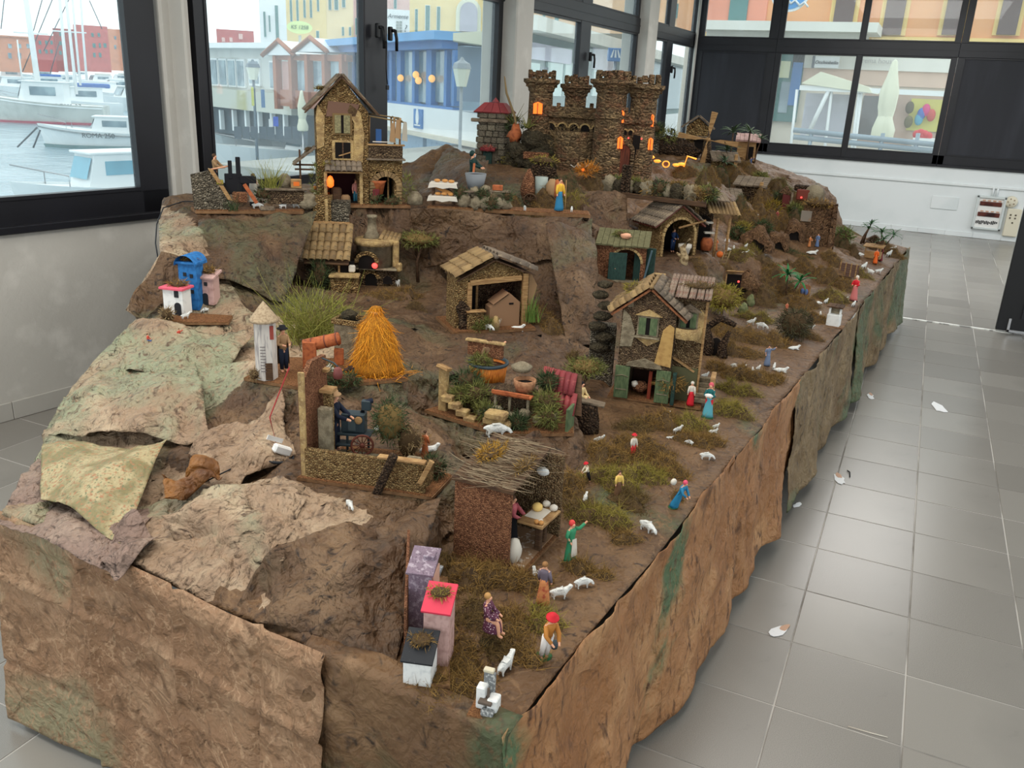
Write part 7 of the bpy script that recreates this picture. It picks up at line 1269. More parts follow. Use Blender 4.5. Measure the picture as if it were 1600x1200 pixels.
def curtain(x0, x1, y, z0, z1, zw, name='curtain_wall'):
    o = bx(cs, name, ((x0+x1)/2, y+8, (z0+z1)/2), (x1-x0, 16, z1-z0), STONE, .8); bx(o, 'parapet', ((x0+x1)/2, y+2, z1-9), (x1-x0, 20, 18), STONE, .8); n = max(2, int((x1-x0)/12)); rs_ = random.Random(int(x0))
    for i in range(n): bx(o, 'merlon', (x0+(i+.5)*(x1-x0)/n, y-2, z1+rs_.uniform(1, 4)), (6, 5, rs_.uniform(7, 14)), STONE, .8)
    m = max(2, int((x1-x0)/18))
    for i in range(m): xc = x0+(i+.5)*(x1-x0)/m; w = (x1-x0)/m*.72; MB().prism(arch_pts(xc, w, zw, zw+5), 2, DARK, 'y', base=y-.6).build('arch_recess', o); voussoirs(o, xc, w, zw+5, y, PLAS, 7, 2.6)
curtain(-118, -26, 34, -12, 106, 66); curtain(8, 26, 2, -8, 102, 66, 'gate_wall')
MB().lathe([(44, -14), (42, 60), (40, 66)], STONE, 22, TR((-66, 46, 0)), smooth=False).build('bastion', cs)
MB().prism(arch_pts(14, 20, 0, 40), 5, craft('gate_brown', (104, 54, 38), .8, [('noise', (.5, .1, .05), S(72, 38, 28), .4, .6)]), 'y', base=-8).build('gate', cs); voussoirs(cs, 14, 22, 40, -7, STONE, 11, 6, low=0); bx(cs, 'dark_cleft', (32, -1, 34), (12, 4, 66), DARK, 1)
for x, y, z, w in ((-129, 19.5, 92, 14), (7, -8, 86, 6), (8, -12, 44, 8), (52, 6, 82, 5), (53, 4, 44, 7)): g_ = MB().prism([(x-w/2, z), (x+w/2, z), (x+w/2, z+17), (x, z+20), (x-w/2, z+17)], 3, GLOW, 'y', base=y-2).build('lit_window', cs); bx(g_, 'window_bar', (x, y-2.6, z+9), (1, 1, 18), IRONR)
for x in (20, 40): MB().ball((x, -12, 62), 1.4, REDGLOW, 6, 4).build('tiny_lamp', cs)
cb_ = site('castle_board', 'broad cork board of garden and rocks in front of the castle', 'board', 975, 303, -29); MB().prism([(-50, 30), (-2, -2), (140, -2), (110, 60), (-58, 60)], 5, BOARD, base=-5).build('base_board', cb_); bx(cb_, 'edge_plank', (69, -3, -1), (142, 3, 8), WOODD, .6); random.seed(12)
for k in range(22):
    x = -24+7.6*k+random.uniform(-4, 4); y = random.uniform(4, 26); fuzz(cb_, 'garden_bush', (x, y, random.uniform(8, 20)), random.uniform(9, 15), [LEAF, LEAFD, MOSS_G, DRYG, MOSS_B][k % 5], 110, 7, 1.1, SOIL, (1.1, .8, .9), 200+k, .3)
for k in range(9): rock(cb_, (-30+17*k, 2+random.uniform(0, 6), 12), random.uniform(8, 13), ROCKC if k % 2 else PLASG, (1, .7, 1.3), 30+k)
for x in (-2, 6): bx(cb_, 'bark_post', (x, -1, 24), (7, 6, 50), BARK, 2)
rf = site('rope_fence', 'little white posts with a rope beside the castle foot', 'fence', 910, 270, -10, z=1.175)
for x in (-8, 10): MB().tube([(x, 0, 0), (x, 0, 17)], 1.4, CLOTHB, 6).build('post', rf)
MB().tube([(-20, 2, 12), (-14, 2, 8), (-8, 0, 14), (1, 0, 8), (10, 0, 15)], .8, CLOTHW, 5).build('rope', rf); fuzz(rf, 'orange_shrub', (10, -14, 6), 12, ORNG, 150, 8, 1.1, None, (1.5, .8, .8), 61, .5); MB().ball((2, -8, 6), 2.4, GLOW, 8, 6).build('ground_light', rf)
sl = site('lit_gold_strip', 'glowing string of orange lamps and wheel along the castle garden', 'lamp', 1040, 262, -10, z=1.175)
for x, z, r in ((-26, 16, 5), (-14, 10, 4), (16, 6, 4), (24, 8, 4)): MB().ball((x, 0, z), r, GOLDGLOW, 8, 6, sq=(1.5, .6, .7), rough=.4).build('lamp_cluster', sl)
m_ = MB(); m_.lathe([(6, -1), (6, 1), (4.4, 1), (4.4, -1), (6, -1)], GOLDGLOW, 14, TR((0, 0, 6), (math.pi/2, 0, 0)), cap=False); [m_.tube([(0, 0, 6), (5*math.cos(q), 0, 6+5*math.sin(q))], .6, CLAY, 4) for q in np.linspace(0, 6.28, 7)[:-1]]; m_.build('wheel', sl); MB().tube([(28, 0, 4), (32, 0, 22), (46, 2, 18)], 1.5, GOLDGLOW, 5).build('strip', sl)
figure(980, 262, 32, 'white robed figurine at the castle gate', 'stand', 30, top=CLOTHW, robe=CLOTHW, z=1.17); figure(1000, 264, 27, 'crimson robed figurine right of the castle gate', 'carry', -10, top=colm('crimson', (176, 36, 66)), robe=colm('crimson', (176, 36, 66)), z=1.17)
wl2 = site('garden_wall', 'speckled grey wall block with bushes right of the castle', 'wall block', 1015, 246, 0, z=1.19); bx(wl2, 'block', (2, 8, 20), (24, 14, 44), CORKG, 1.5); fuzz(wl2, 'bush', (2, 4, 48), 13, LEAFD, 140, 7, 1, SOIL, (1.2, .9, .8), 71); fuzz(wl2, 'pale_bush', (24, 0, 38), 13, LEAF, 140, 8, 1, None, (1.1, .8, .9), 72, .4); rock(wl2, (34, 6, 16), 20, BARK, (1.4, .7, 1), 73); rock(wl2, (56, 8, 10), 16, BARK, (1.2, .8, 1.1), 74)
# ---- brick tower with a red roof -------------------------------------------------------------
bt = site('stone_tower', 'square tower of grey blocks with a red tiled cap left of the castle', 'tower', 766, 262, -12, z=1.14); random.seed(4)
bx(bt, 'core', (0, 22, 44), (40, 40, 92), craft('mortar', (92, 84, 72), .95))
for r in range(9):
    z0 = 10.2*r; wd = 23-.35*r; x = -wd; n = random.choice((3, 4)); ws = [random.uniform(.8, 1.2) for _ in range(n)]; t_ = sum(ws)
    for q in ws:
        ww = 2*wd*q/t_
        if not (r < 3 and abs(x+ww/2) < 8): bx(bt, 'stone', (x+ww/2, .5, z0+5), (ww-.9, 6*random.uniform(.8, 1.15), 9.4), STONEG, 1.1)
        x += ww
    for k in range(3): bx(bt, 'stone', (wd, 6+14*k+7*(r % 2), z0+5), (6*random.uniform(.8, 1.15), 12.6, 9.4), STONEG, 1.1); bx(bt, 'stone', (-wd, 6+14*k+7*(r % 2), z0+5), (6*random.uniform(.8, 1.15), 12.6, 9.4), STONEG, 1.1)
bx(bt, 'plank_course', (-3, -2, 78), (58, 8, 6), WOODG, 1); bx(bt, 'doorway', (-5, 1, 14), (14, 4, 28), DKGREEN, .6); planks(bt, (-16, 2, 33), (24, 0, 0), (0, -10, -5), 3, TILER, 3, 'red_canopy'); fuzz(bt, 'red_flowers', (-4, -4, 33), 7, craft('faded_rose', (176, 96, 84), .9), 70, 4, 1, None, (1.6, .6, .5), 81)
for s in (0, 1, 2, 3):
    a = s*math.pi/2; 
    for k in range(4): MB().prism([(-28+14*k, 0), (-14.6+14*k, 0), (-7+7*k*.99, 20), (-13.5+7*k, 20)], 3, TILER, 'y').build('roof_tile', bt).matrix_local = TR((0, 22, 92)) @ Matrix.Rotation(a, 4, 'Z') @ TR((0, -28, 0)) @ Matrix.Rotation(-.72, 4, 'X')
MB().lathe([(6, 108), (0, 116)], TILER, 4, TR((0, 22, 0)), smooth=False).build('roof_tip', bt); bx(bt, 'bracket', (30, 10, 84), (18, 6, 5), WOODD, .6); fuzz(bt, 'ivy', (34, 4, 72), 14, LEAFD, 150, 7, 1, None, (1.3, .8, .8), 82, .2); blades(bt, 'green_plant', (32, 0, 74), 30, 24, .7, LEAF, 1.6, 2, 83)
MB().tube([(18, -6, 150), (22, -6, 124), (36, -6, 88), (46, -8, 40), (50, -8, -2)], [1, 1.8, 2, 2.4, 2], DRYG, 6).build('dry_branch', bt)
rg = site('rock_garden', 'heap of lichen rocks with white sheep between tower and castle', 'rock', 828, 268, 0, z=1.14)
for k, (x, y, z, r, m) in enumerate(((-22, 4, 34, 20, ROCKC), (-30, 8, 12, 20, MOSS_G), (6, 10, 52, 24, ROCKC), (18, 4, 30, 22, LEAFD), (-6, 0, 16, 20, ROCKC), (30, 0, 10, 20, LEAFD), (36, 6, 44, 18, DRYG), (50, 2, 20, 16, DRYG))):
    rock(rg, (x, y, z), r*.9, ROCKC, (1.1, .8, .8), 90+k); fuzz(rg, 'lichen', (x, y, z), r*.9, m, 110, 6, 1, None, (1.15, .85, .85), 90+k)
bx(rg, 'stone_plank', (8, -12, 28), (40, 8, 12), CORKR, 1.5); rock(rg, (-26, 12, 60), 13, CLAY, (.8, .6, 1.3), 99); fuzz(rg, 'dry_bush', (56, 4, 50), 24, DRYG, 300, 14, .8, None, (1, .7, 1.3), 98, .3); blades(rg, 'green_plant', (-8, 0, 72), 30, 20, .8, LEAF, 1.6, 2, 97)
# ---- windmill, palm hut, palms ------------------------------------------------------------------
wm = site('windmill_house', 'small cork house with a straw roof beside the windmill', 'house', 1086, 238, 0, sink=1); b = MB(); b.box((0, 14, 22), (34, 26, 44), CORKO); gable(b, 34, 26, 0, 15, CORKO, 1, z0=44); b.build('wall', wm); bx(wm, 'ledge', (4, -2, 26), (34, 10, 6), WOODG, .6); bx(wm, 'doorway', (4, .6, 12), (14, 2, 22), DARK)
for s in (-1, 1): planks(wm, (0, -4, 61), (0, 32, 0), (s*24, 0, -20), 6, STRAWD and WOODG, 2.5, 'straw_slat')
wi = site('windmill', 'wooden windmill with tapering slatted sails rising over the far slope', 'windmill', 1102, 254, 0, sink=1); MB().lathe([(9, 0), (7, 24), (5, 38)], CORKD, 10).build('mast', wi); MB().ball((0, -6, 40), 4, WOOD, 8, 6).build('hub', wi)
for k in range(4):
    a = math.radians(78)+k*math.pi/2; M_ = TR((0, -8, 40)) @ Matrix.Rotation(-a, 4, 'Y'); s_ = MB(); s_.tube([(0, 0, 0), (46, 0, 0)], .9, WOOD, 5, M=M_); s_.add([(8, -1, 0), (46, -1, 0), (46, -1, 9), (18, -1, 5), (8, 0, 0), (46, 0, 0), (46, 0, 9), (18, 0, 5)], [(0, 1, 2, 3), (7, 6, 5, 4), (0, 3, 7, 4), (1, 5, 6, 2), (0, 4, 5, 1), (3, 2, 6, 7)], WOOD, M=M_); s_.build('sail', wi)
ph = site('palm_hut', 'small hut with a mauve roof among the palms on the far top', 'hut', 1164, 250, 0, sink=1); b = MB(); b.box((0, 10, 16), (28, 20, 32), WOOD); b.build('wall', ph); bx(ph, 'doorway', (6, -.6, 12), (10, 1.4, 24), DARK); planks(ph, (-18, 24, 42), (38, 0, 0), (0, -32, -10), 6, MAUVEC, 3)
FROND = {}
def frond_mesh(m, L):
    if m.name not in FROND:
        mb = MB(); vs = []; fs = []; n = 5
        for i in range(n+1):
            t = i/n; x = t; z = .28*t-.62*t*t; w_ = .085*math.sin(math.pi*min(1, t*.9+.08))
            vs += [(x, -w_, z-.03*t), (x, 0, z+.02), (x, w_, z-.03*t)]
        for i in range(n):
            for k in (0, 1): fs.append((3*i+k, 3*i+3+k, 3*i+4+k, 3*i+1+k))
        mb.add(vs, fs, m, True); o = mb.build('frond'); FROND[m.name] = o.data; bpy.data.objects.remove(o)
    return FROND[m.name]
def palm(px, py, H, label, m=PALMG, lean=0., L=18, n=15, z=None, group=None, droop=0.):
    r = site('model_palm', label, 'palm', px, py, 0, z=z, group=group, sink=1); MB().tube([(0, 0, 0), (lean*.3, 0, H*.5), (lean, 0, H)], [1.9, 1.4, 1.1], WOODD, 6).build('trunk', r); me_ = frond_mesh(m, L); rs_ = random.Random(int(px*3+py))
    for k in range(n):
        c_ = bpy.data.objects.new('frond', me_); COL.objects.link(c_); c_.parent = r; c_.location = (lean, 0, H); c_.rotation_euler = (0, rs_.uniform(-1.25, .1)+droop, k*2.4+rs_.uniform(-.2, .2)); c_.scale = (L*rs_.uniform(.8, 1.1),)*3
    return r
palm(1140, 253, 50, 'tallest dull palm left of the mauve roofed hut', PALMD, 0, 20, 18); palm(1133, 257, 24, 'low bushy palm before the tallest dull palm', PALMD, 0, 20, 16); palm(1166, 252, 50, 'dull palm rising behind the mauve roofed hut', PALMD, 0, 19, 17); palm(1178, 254, 40, 'thin dull palm right of the mauve roofed hut', PALMD, 6, 15, 13); palm(1130, 270, 18, 'squat palm tuft below the windmill', PALMD, 0, 18, 16)
palm(1345, 380, 26, 'front palm of the leaning pair at the far right corner', PALMG, 7, 12, 14, z=.68); palm(1349, 379, 32, 'rear palm of the leaning pair at the far right corner', PALMG, 6, 14, 16, z=.68); palm(1375, 396, 36, 'upright palm over the small wooden hut in the far corner', PALMG, -3, 15, 15, z=.66); palm(1376, 398, 26, 'short palm under the upright one in the far corner', PALMG, 0, 14, 14, z=.66); palm(1378, 396, 34, 'palm leaning right at the far corner of the table', PALMG, 12, 14, 14, z=.66)
palm(1228, 462, 36, 'darker green palm behind the picture panel', craft('vivid_palm', (36, 108, 56), .6), -2, 22, 17, z=.64); palm(1238, 462, 26, 'bright green palm beside the picture panel', craft('vivid_palm', (36, 108, 56), .6), 8, 22, 15, z=.64)
# ================================================================== moss, trees, sheep and people of the meadow
MB_, MG_, MD_ = MOSS_B, MOSS_G, MOSS_D
for px, py, rx, ry, h_, m, lab in ((735, 905, 34, 24, 20, MB_, 'long brown moss mound in front of the cork hut'), (775, 905, 42, 22, 22, MB_, 'widest brown moss ridge behind the seated floral figurine'), (830, 915, 30, 14, 18, MB_, 'brown moss ridge trailing towards the sheep'), (690, 880, 20, 16, 14, MD_, 'dark moss beside the lilac tower'), (740, 960, 30, 22, 10, MD_, 'flat dark moss round the seated figurine'), (800, 975, 36, 22, 8, MB_, 'thin brown moss below the moss ridge'), (850, 970, 26, 18, 16, MG_, 'olive moss hump behind the red hatted figurine'), (720, 1030, 34, 24, 10, MB_, 'shaggy moss right of the mauve cottage'), (672, 1070, 32, 18, 14, MB_, 'shaggy moss hiding the white cottage front'), (730, 1075, 34, 18, 8, MB_, 'loose moss behind the little fountain'), (820, 1025, 30, 18, 7, MB_, 'thin moss beside the green based figurine'), (780, 1015, 30, 16, 6, MD_, 'dark thin moss beneath the tall necked sheep'), (905, 888, 26, 10, 12, MB_, 'narrow moss strip at the feet of the green dressed figurine'), (940, 900, 20, 9, 9, MB_, 'small moss strip near the grazing sheep by the table edge'),
    (890, 765, 26, 16, 16, MB_, 'brown moss by the cork hut corner'), (905, 800, 28, 18, 14, MD_, 'dark moss hollow beside the rabbit like sheep'), (960, 752, 42, 18, 18, MG_, 'bright olive moss bank below the yellow topped figurine'), (940, 812, 44, 16, 18, MG_, 'long olive moss bank nearest the table edge'), (975, 842, 24, 10, 12, MB_, 'end of the olive bank with brown moss'), (985, 785, 28, 16, 12, MD_, 'dark moss behind the blue dressed figurine'), (1058, 778, 10, 7, 10, MB_, 'tiny moss tuft at the blue dressed figurine'), (950, 715, 36, 18, 16, MB_, 'brown moss behind the red capped figurine'), (1000, 705, 40, 18, 18, MB_, 'broad brown moss between the two meadow banks'), (1040, 735, 36, 14, 14, MB_, 'brown moss facing the grazing sheep at the edge'), (1010, 745, 32, 14, 12, MG_, 'olive strip in the middle meadow'), (1035, 665, 34, 14, 16, MB_, 'moss bank below the small tree by the green doors'), (1075, 668, 32, 13, 15, MG_, 'olive moss bank under the teal figurine'), (1110, 690, 24, 9, 10, MB_, 'moss by the lying sheep near the paper fold'), (1085, 690, 30, 12, 10, MB_, 'moss patch with three little sheep'), (990, 668, 26, 12, 8, MD_, 'dark moss by the log figurine'), (1140, 645, 30, 13, 16, MG_, 'rounded olive moss right of the teal figurine'), (1150, 612, 34, 8, 12, MG_, 'long golden moss roll near the red cloaked figurine'), (1165, 590, 38, 12, 14, MB_, 'moss bank with a row of sheep'), (1205, 592, 22, 9, 8, MB_, 'low moss at the table edge by the white sheep'), (1120, 575, 18, 9, 10, MB_, 'moss by the stair of the meadow house'),
    (1150, 552, 40, 10, 12, MB_, 'brown moss above the row of sheep'), (1130, 520, 24, 12, 14, MB_, 'moss at the hollow stump'), (1165, 530, 36, 12, 14, MB_, 'moss under the small blue figurine'), (1205, 535, 30, 10, 12, MB_, 'moss before the dark round shrub'), (1180, 500, 28, 8, 10, MG_, 'olive moss shelf with two lying sheep'), (1180, 470, 34, 14, 20, MD_, 'dark moss thicket below the brown paper slope'), (1215, 458, 28, 14, 20, MB_, 'brown moss thicket under the green palms'), (1250, 478, 26, 12, 14, MB_, 'moss near the picture panel'), (1275, 500, 24, 9, 8, MB_, 'moss round the small white well'), (1300, 470, 22, 10, 16, MG_, 'olive moss hump behind the white well'), (1318, 450, 16, 9, 12, MB_, 'moss before the wooden fence'), (1290, 440, 20, 12, 18, MB_, 'moss under the brown cliff fold'), (1260, 525, 22, 8, 8, MB_, 'thin moss at the table edge past the dark shrub'), (1345, 430, 18, 5, 6, MG_, 'flat green moss slab with white goats'), (1395, 400, 16, 7, 8, MB_, 'moss at the far corner of the table'), (1380, 388, 22, 6, 8, MB_, 'moss behind the far corner palms'), (1330, 392, 14, 7, 12, MD_, 'dark moss near the leaning palms'), (1310, 385, 14, 8, 14, LEAFD, 'green moss hump at the foot of the far cliff'), (1300, 410, 16, 8, 12, MB_, 'moss over the rounded paper knoll'),
    (1155, 398, 22, 6, 8, MG_, 'golden moss shelf with small sheep by the porch hut'), (1180, 392, 14, 6, 8, MG_, 'golden moss beside the paper cave'), (1235, 396, 34, 4, 6, LEAFD, 'dark green strip along the paper ledge'), (1170, 350, 26, 10, 18, MB_, 'brown moss on the village step'), (1200, 350, 22, 9, 16, MB_, 'moss under the tall orange grass'), (1185, 300, 24, 9, 14, MB_, 'moss above the dark shelter'), (1225, 300, 20, 8, 12, LEAF, 'olive moss near the top of the far slope'), (1255, 320, 20, 8, 12, MB_, 'moss below the far oven hut'), (1282, 318, 14, 6, 10, LEAFD, 'green moss on the far cliff top'), (1175, 268, 26, 6, 9, MB_, 'moss before the mauve roofed hut'), (1070, 275, 20, 9, 14, MB_, 'moss at the right end of the castle garden'), (1110, 285, 16, 10, 14, MB_, 'moss beneath the windmill'), (850, 325, 24, 9, 16, MB_, 'moss before the loaded wagon'), (895, 322, 18, 9, 14, MG_, 'moss right of the stick figurine'), (805, 322, 18, 7, 12, MB_, 'moss left of the loaded wagon'), (880, 300, 26, 10, 20, LEAFD, 'dark moss bank under the castle shelf'), (930, 295, 18, 9, 16, MD_, 'dark moss at the castle shelf corner'), (800, 480, 20, 9, 10, MB_, 'moss before the open stable'), (840, 500, 22, 10, 16, MB_, 'moss hanging right of the open stable'), (862, 515, 16, 10, 14, MB_, 'moss creeping down from the stable ledge'), (600, 462, 26, 8, 6, MB_, 'dry moss before the bread oven'), (640, 455, 22, 6, 5, MB_, 'dry moss at the foot of the flat tree'), (655, 690, 14, 7, 8, MB_, 'moss at the end of the walled board'), (905, 575, 20, 10, 10, MD_, 'dark moss under the shady flat tree')):
    moss(px, py, rx, ry, h_, m, lab, dens=1. if py > 560 else .7)
for px, py, rx, ry, h_, m, lab in ((1115, 330, 16, 10, 22, MD_, 'dark moss left of the step houses'), (1158, 338, 14, 8, 18, LEAFD, 'green tangle under the plank capped shelter'), (1190, 325, 16, 8, 20, MB_, 'tall moss beside the dark cork shelter'), (1212, 300, 14, 7, 14, MD_, 'dark moss by the far doorway'), (1245, 345, 16, 8, 16, LEAFD, 'green tangle under the far cliff panel'), (1225, 352, 14, 7, 12, MB_, 'moss over the grotto'), (1100, 300, 14, 8, 18, LEAF, 'olive tangle at the castle board corner'), (1128, 282, 14, 7, 14, LEAFD, 'green tangle below the squat palm'), (1150, 275, 16, 7, 12, MB_, 'moss beneath the palms'), (1092, 420, 14, 6, 8, MB_, 'moss before the arched hut'), (1110, 470, 12, 8, 10, MD_, 'dark moss behind the meadow house'), (1205, 425, 22, 9, 12, MD_, 'dark moss under the green ledge'), (1255, 420, 22, 9, 12, MB_, 'moss on the cliff below the green ledge'), (1140, 430, 12, 6, 8, MB_, 'moss at the leaning ladder'), (885, 470, 12, 8, 10, MD_, 'dark moss on the paper fin'), (650, 480, 14, 6, 8, MD_, 'dark moss left of the stable')):
    moss(px, py, rx, ry, h_, m, lab, dens=.8)
def small_tree(px, py, H, R, m, label, sq=(1.2, 1, .6), z=None, n=330, seed=0, ln=7, name='model_tree'):
    r = site(name, label, 'tree', px, py, 0, z=z); MB().tube([(0, 0, -2), (-1, 0, H*.5), (3, 0, H*.85)], [2.6, 2, 1.2], WOODD, 6).build('trunk', r); MB().tube([(-1, 0, H*.5), (R*.5, 0, H*.9)], [1.5, .8], WOODD, 5).build('branch', r); fuzz(r, 'crown', (0, 0, H), R, m, n, ln, 1.1, MOSS_D, sq, seed); return r
small_tree(912, 622, 52, 26, LEAF, 'flat crowned tree in the shade left of the meadow house', (1.2, 1, .55), n=400, seed=301); small_tree(1042, 632, 36, 19, MOSS_B, 'thin brown tree before the green doors', (1.2, 1, .7), seed=302); small_tree(1127, 500, 38, 27, craft('golden_leaf', (116, 108, 40), .85, [('isle', 1, S(146, 132, 56), 0, 1)]), 'round golden green tree right of the meadow house', (1, 1, .85), n=520, seed=303)
sh_ = site('dark_shrub', 'big dark round shrub near the table edge', 'shrub', 1238, 528, 0); fuzz(sh_, 'foliage', (0, 0, 24), 28, craft('blackish_leaf', (56, 54, 38), .9, [('isle', 1, S(86, 80, 54), 0, 1)]), 700, 7, 1, SOIL, (1, .9, .9), 304)
for px, py, R, m, lab, sd in ((1040, 352, 10, LEAFD, 'small dark bush above the arched hut', 5), (1205, 335, 14, craft('amber_grass', (150, 122, 46), .9, [('isle', 1, S(110, 96, 40), 0, 1)]), 'amber grass bush on the village step', 6), (1218, 318, 12, LEAFD, 'dark bush below the far oven hut', 7), (1192, 365, 13, LEAFD, 'dark bush above the paper cave', 8), (1150, 372, 12, LEAFD, 'dark bush behind the porch columns', 9), (1316, 378, 15, craft('fresh_leaf', (84, 104, 50), .9, [('isle', 1, S(110, 126, 66), 0, 1)]), 'fresh green bush at the far cliff foot', 10), (1188, 285, 10, LEAF, 'olive bush on the far slope', 11), (1240, 335, 11, LEAF, 'olive bush below the far cliff top', 12), (1160, 362, 10, MOSS_G, 'mossy bush over the little sheep shelf', 13)):
    q = site('bush', lab, 'bush', px, py, 0, sink=2); fuzz(q, 'foliage', (0, 0, R*.8), R, m, 230, 7, 1, SOIL, (1, .9, 1), 310+sd, .3)
# cliffs, caves and logs
def cave(px, py, w, hgt, label, m=PAPER_TOP, z=None, yaw=0.):
    r = site('paper_cave', label, 'cave', px, py, yaw, z=z, sink=3); n = 11; vs = []; fs = []
    for k, (s, y) in enumerate(((.62, -2), (1.0, 2), (1.25, 16), (1.1, 34))):
        for t in np.linspace(0, math.pi, n): d = 1+.12*math.sin(t*5+k+px); vs.append((w/2*s*d*math.cos(t), y, hgt*s*d*math.sin(t)*.85))
    for k in range(3):
        for i in range(n-1): fs.append((k*n+i, k*n+i+1, (k+1)*n+i+1, (k+1)*n+i))
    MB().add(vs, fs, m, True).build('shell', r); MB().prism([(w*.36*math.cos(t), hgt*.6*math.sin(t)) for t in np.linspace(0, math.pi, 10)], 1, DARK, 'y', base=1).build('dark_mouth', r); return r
PCRAFT = craft('brown_paper_craft', (134, 100, 70), .8, [('noise', .05, S(104, 74, 50), .42, .6), ('noise', .2, S(150, 116, 84), .55, .7)], [('vein', .06, -.8, 5.), ('vein', .2, -.6, 2.)])
cave(1180, 392, 44, 40, 'brown paper cave mouth behind the small sheep shelf', PCRAFT); cave(1214, 390, 34, 30, 'dark paper tunnel right of the paper cave', PCRAFT); cave(1166, 470, 44, 46, 'dark hollow under the brown paper slope', PCRAFT); cave(1240, 376, 30, 36, 'paper grotto with little figures below the far cliff', PCRAFT)
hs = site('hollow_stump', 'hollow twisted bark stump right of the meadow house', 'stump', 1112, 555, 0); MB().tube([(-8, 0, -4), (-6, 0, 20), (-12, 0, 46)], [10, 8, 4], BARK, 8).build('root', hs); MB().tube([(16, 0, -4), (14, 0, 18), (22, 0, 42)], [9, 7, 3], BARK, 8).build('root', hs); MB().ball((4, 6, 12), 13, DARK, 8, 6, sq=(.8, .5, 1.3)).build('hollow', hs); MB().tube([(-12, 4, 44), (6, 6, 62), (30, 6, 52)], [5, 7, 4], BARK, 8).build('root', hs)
lg = site('bark_log', 'cracked bark log carrying a board beside the tub garden', 'log', 915, 672, 0); MB().lathe([(21, -4), (18, 20), (16, 40), (14, 44), (0, 45)], BARK, 14, wob=.12).build('bark', lg); bx(lg, 'board', (-4, 2, 47), (50, 20, 4), WOODG, 1, TR((0, 0, 0), (0, .12, -.1)))
f_ = figure(906, 648, 52, 'figurine in a striped dress reclining on the board of the bark log', 'sit', 55, top=craft('striped_dress', (206, 180, 130), .8, [('wave', (.001, .001, 9.), S(84, 62, 44), .4, .6)]), robe=craft('striped_dress', (206, 180, 130)), hair=CLOTHK, z=.655)
# people of the meadow
TAN = colm('tan_base', (150, 130, 84)); GB = colm('green_base', (40, 92, 52)); RED = colm('poppy_red', (206, 36, 48)); CREAM_ = colm('cream_paint', (228, 216, 190))
figure(760, 1002, 74, 'seated figurine in a short floral dress with long fair hair on the near moss', 'sit', 70, top=craft('floral_dress', (96, 52, 72), .7, [('cell', 26., S(226, 206, 210), .3, .2)]), robe=craft('floral_dress', (96, 52, 72)), hair=colm('fair_hair', (184, 140, 84)), base=craft('dark_moss_base', (64, 56, 36), .9))
figure(848, 1026, 78, 'figurine with a red hat and brown jacket bending over a bucket on a green base', 'work', 30, top=colm('ochre_jacket', (182, 120, 54)), legs=colm('white_trousers', (222, 216, 210)), hat=RED, scarf=CLOTHW, base=GB, item='bucket', lean=.25)
figure(848, 944, 66, 'figurine in an orange skirt and grey shawl seen from behind near two sheep', 'stand', 160, top=colm('grey_shawl', (110, 100, 112)), robe=craft('patchwork_skirt', (204, 134, 84), .8, [('noise', 9., S(176, 84, 60), .5, .6)]), base=TAN, hair=colm('sandy_hair', (150, 108, 66)))
figure(890, 878, 64, 'figurine in a green dress and white apron raising a red apple', 'raise', 45, top=colm('leaf_green', (58, 138, 98)), robe=colm('leaf_green', (58, 138, 98)), apron=CLOTHW, scarf=colm('coral_scarf', (214, 70, 66)), base=GB)
figure(965, 777, 42, 'figurine in a yellow blouse on the olive moss bank', 'stand', 20, top=colm('butter_yellow', (228, 194, 104)), robe=colm('brown_skirt', (110, 80, 58)), hair=HAIR)
figure(922, 752, 32, 'small figurine with a red cap and pale yellow coat by the brown slope', 'work', -60, top=CREAM_, legs=CLOTHK, hat=RED, lean=.3)
figure(988, 714, 36, 'figurine with a red cap, white shirt and red trousers in the moss', 'stand', 30, top=CLOTHW, legs=RED, hat=RED, base=GB)
figure(1052, 792, 50, 'figurine in a bright blue dress and pink scarf bending at the table edge', 'work', 55, top=colm('cyan_blue', (40, 120, 160)), robe=colm('cyan_blue', (40, 120, 160)), scarf=colm('pink_scarf', (220, 84, 110)), base=GB, item='sack', lean=.35)
figure(1078, 634, 38, 'figurine in a crimson cloak with a white beard near the small tree', 'stand', 0, top=CLOTHW, robe=RED, cloak=RED, scarf=CLOTHW)
figure(1105, 652, 54, 'figurine in a teal coat and red boots carrying a white lamb', 'carry', -10, top=colm('teal_coat', (28, 96, 96)), robe=colm('aqua_apron', (94, 170, 184)), legs=RED, scarf=colm('rose_cap', (206, 90, 100)), item='lamb', base=GB)
figure(1060, 590, 42, 'white veiled grey figurine at the house wall beside the sheep', 'carry', 20, top=CLOTHW, robe=craft('stone_robe', (180, 172, 160), .8), scarf=CLOTHW); figure(1044, 588, 36, 'white lamb bearing figurine half hidden at the house corner', 'carry', -40, top=WHITEC, robe=WHITEC, item='lamb')
figure(664, 714, 42, 'brown wooden figurine beside the lying sheep by the walled board', 'stand', 140, top=CLAY, robe=CLAY, base=TAN); figure(1198, 572, 34, 'figurine in blue grey with a lamb on the shoulders among the sheep', 'raise', 0, top=colm('slate_blue', (110, 124, 150)), robe=colm('slate_blue', (110, 124, 150)), item='sack'); figure(1168, 527, 22, 'tiny figurine in blue and white on the moss under the dark hollow', 'stand', 0, top=colm('azure', (52, 124, 196)), robe=CLOTHW, base=RED)
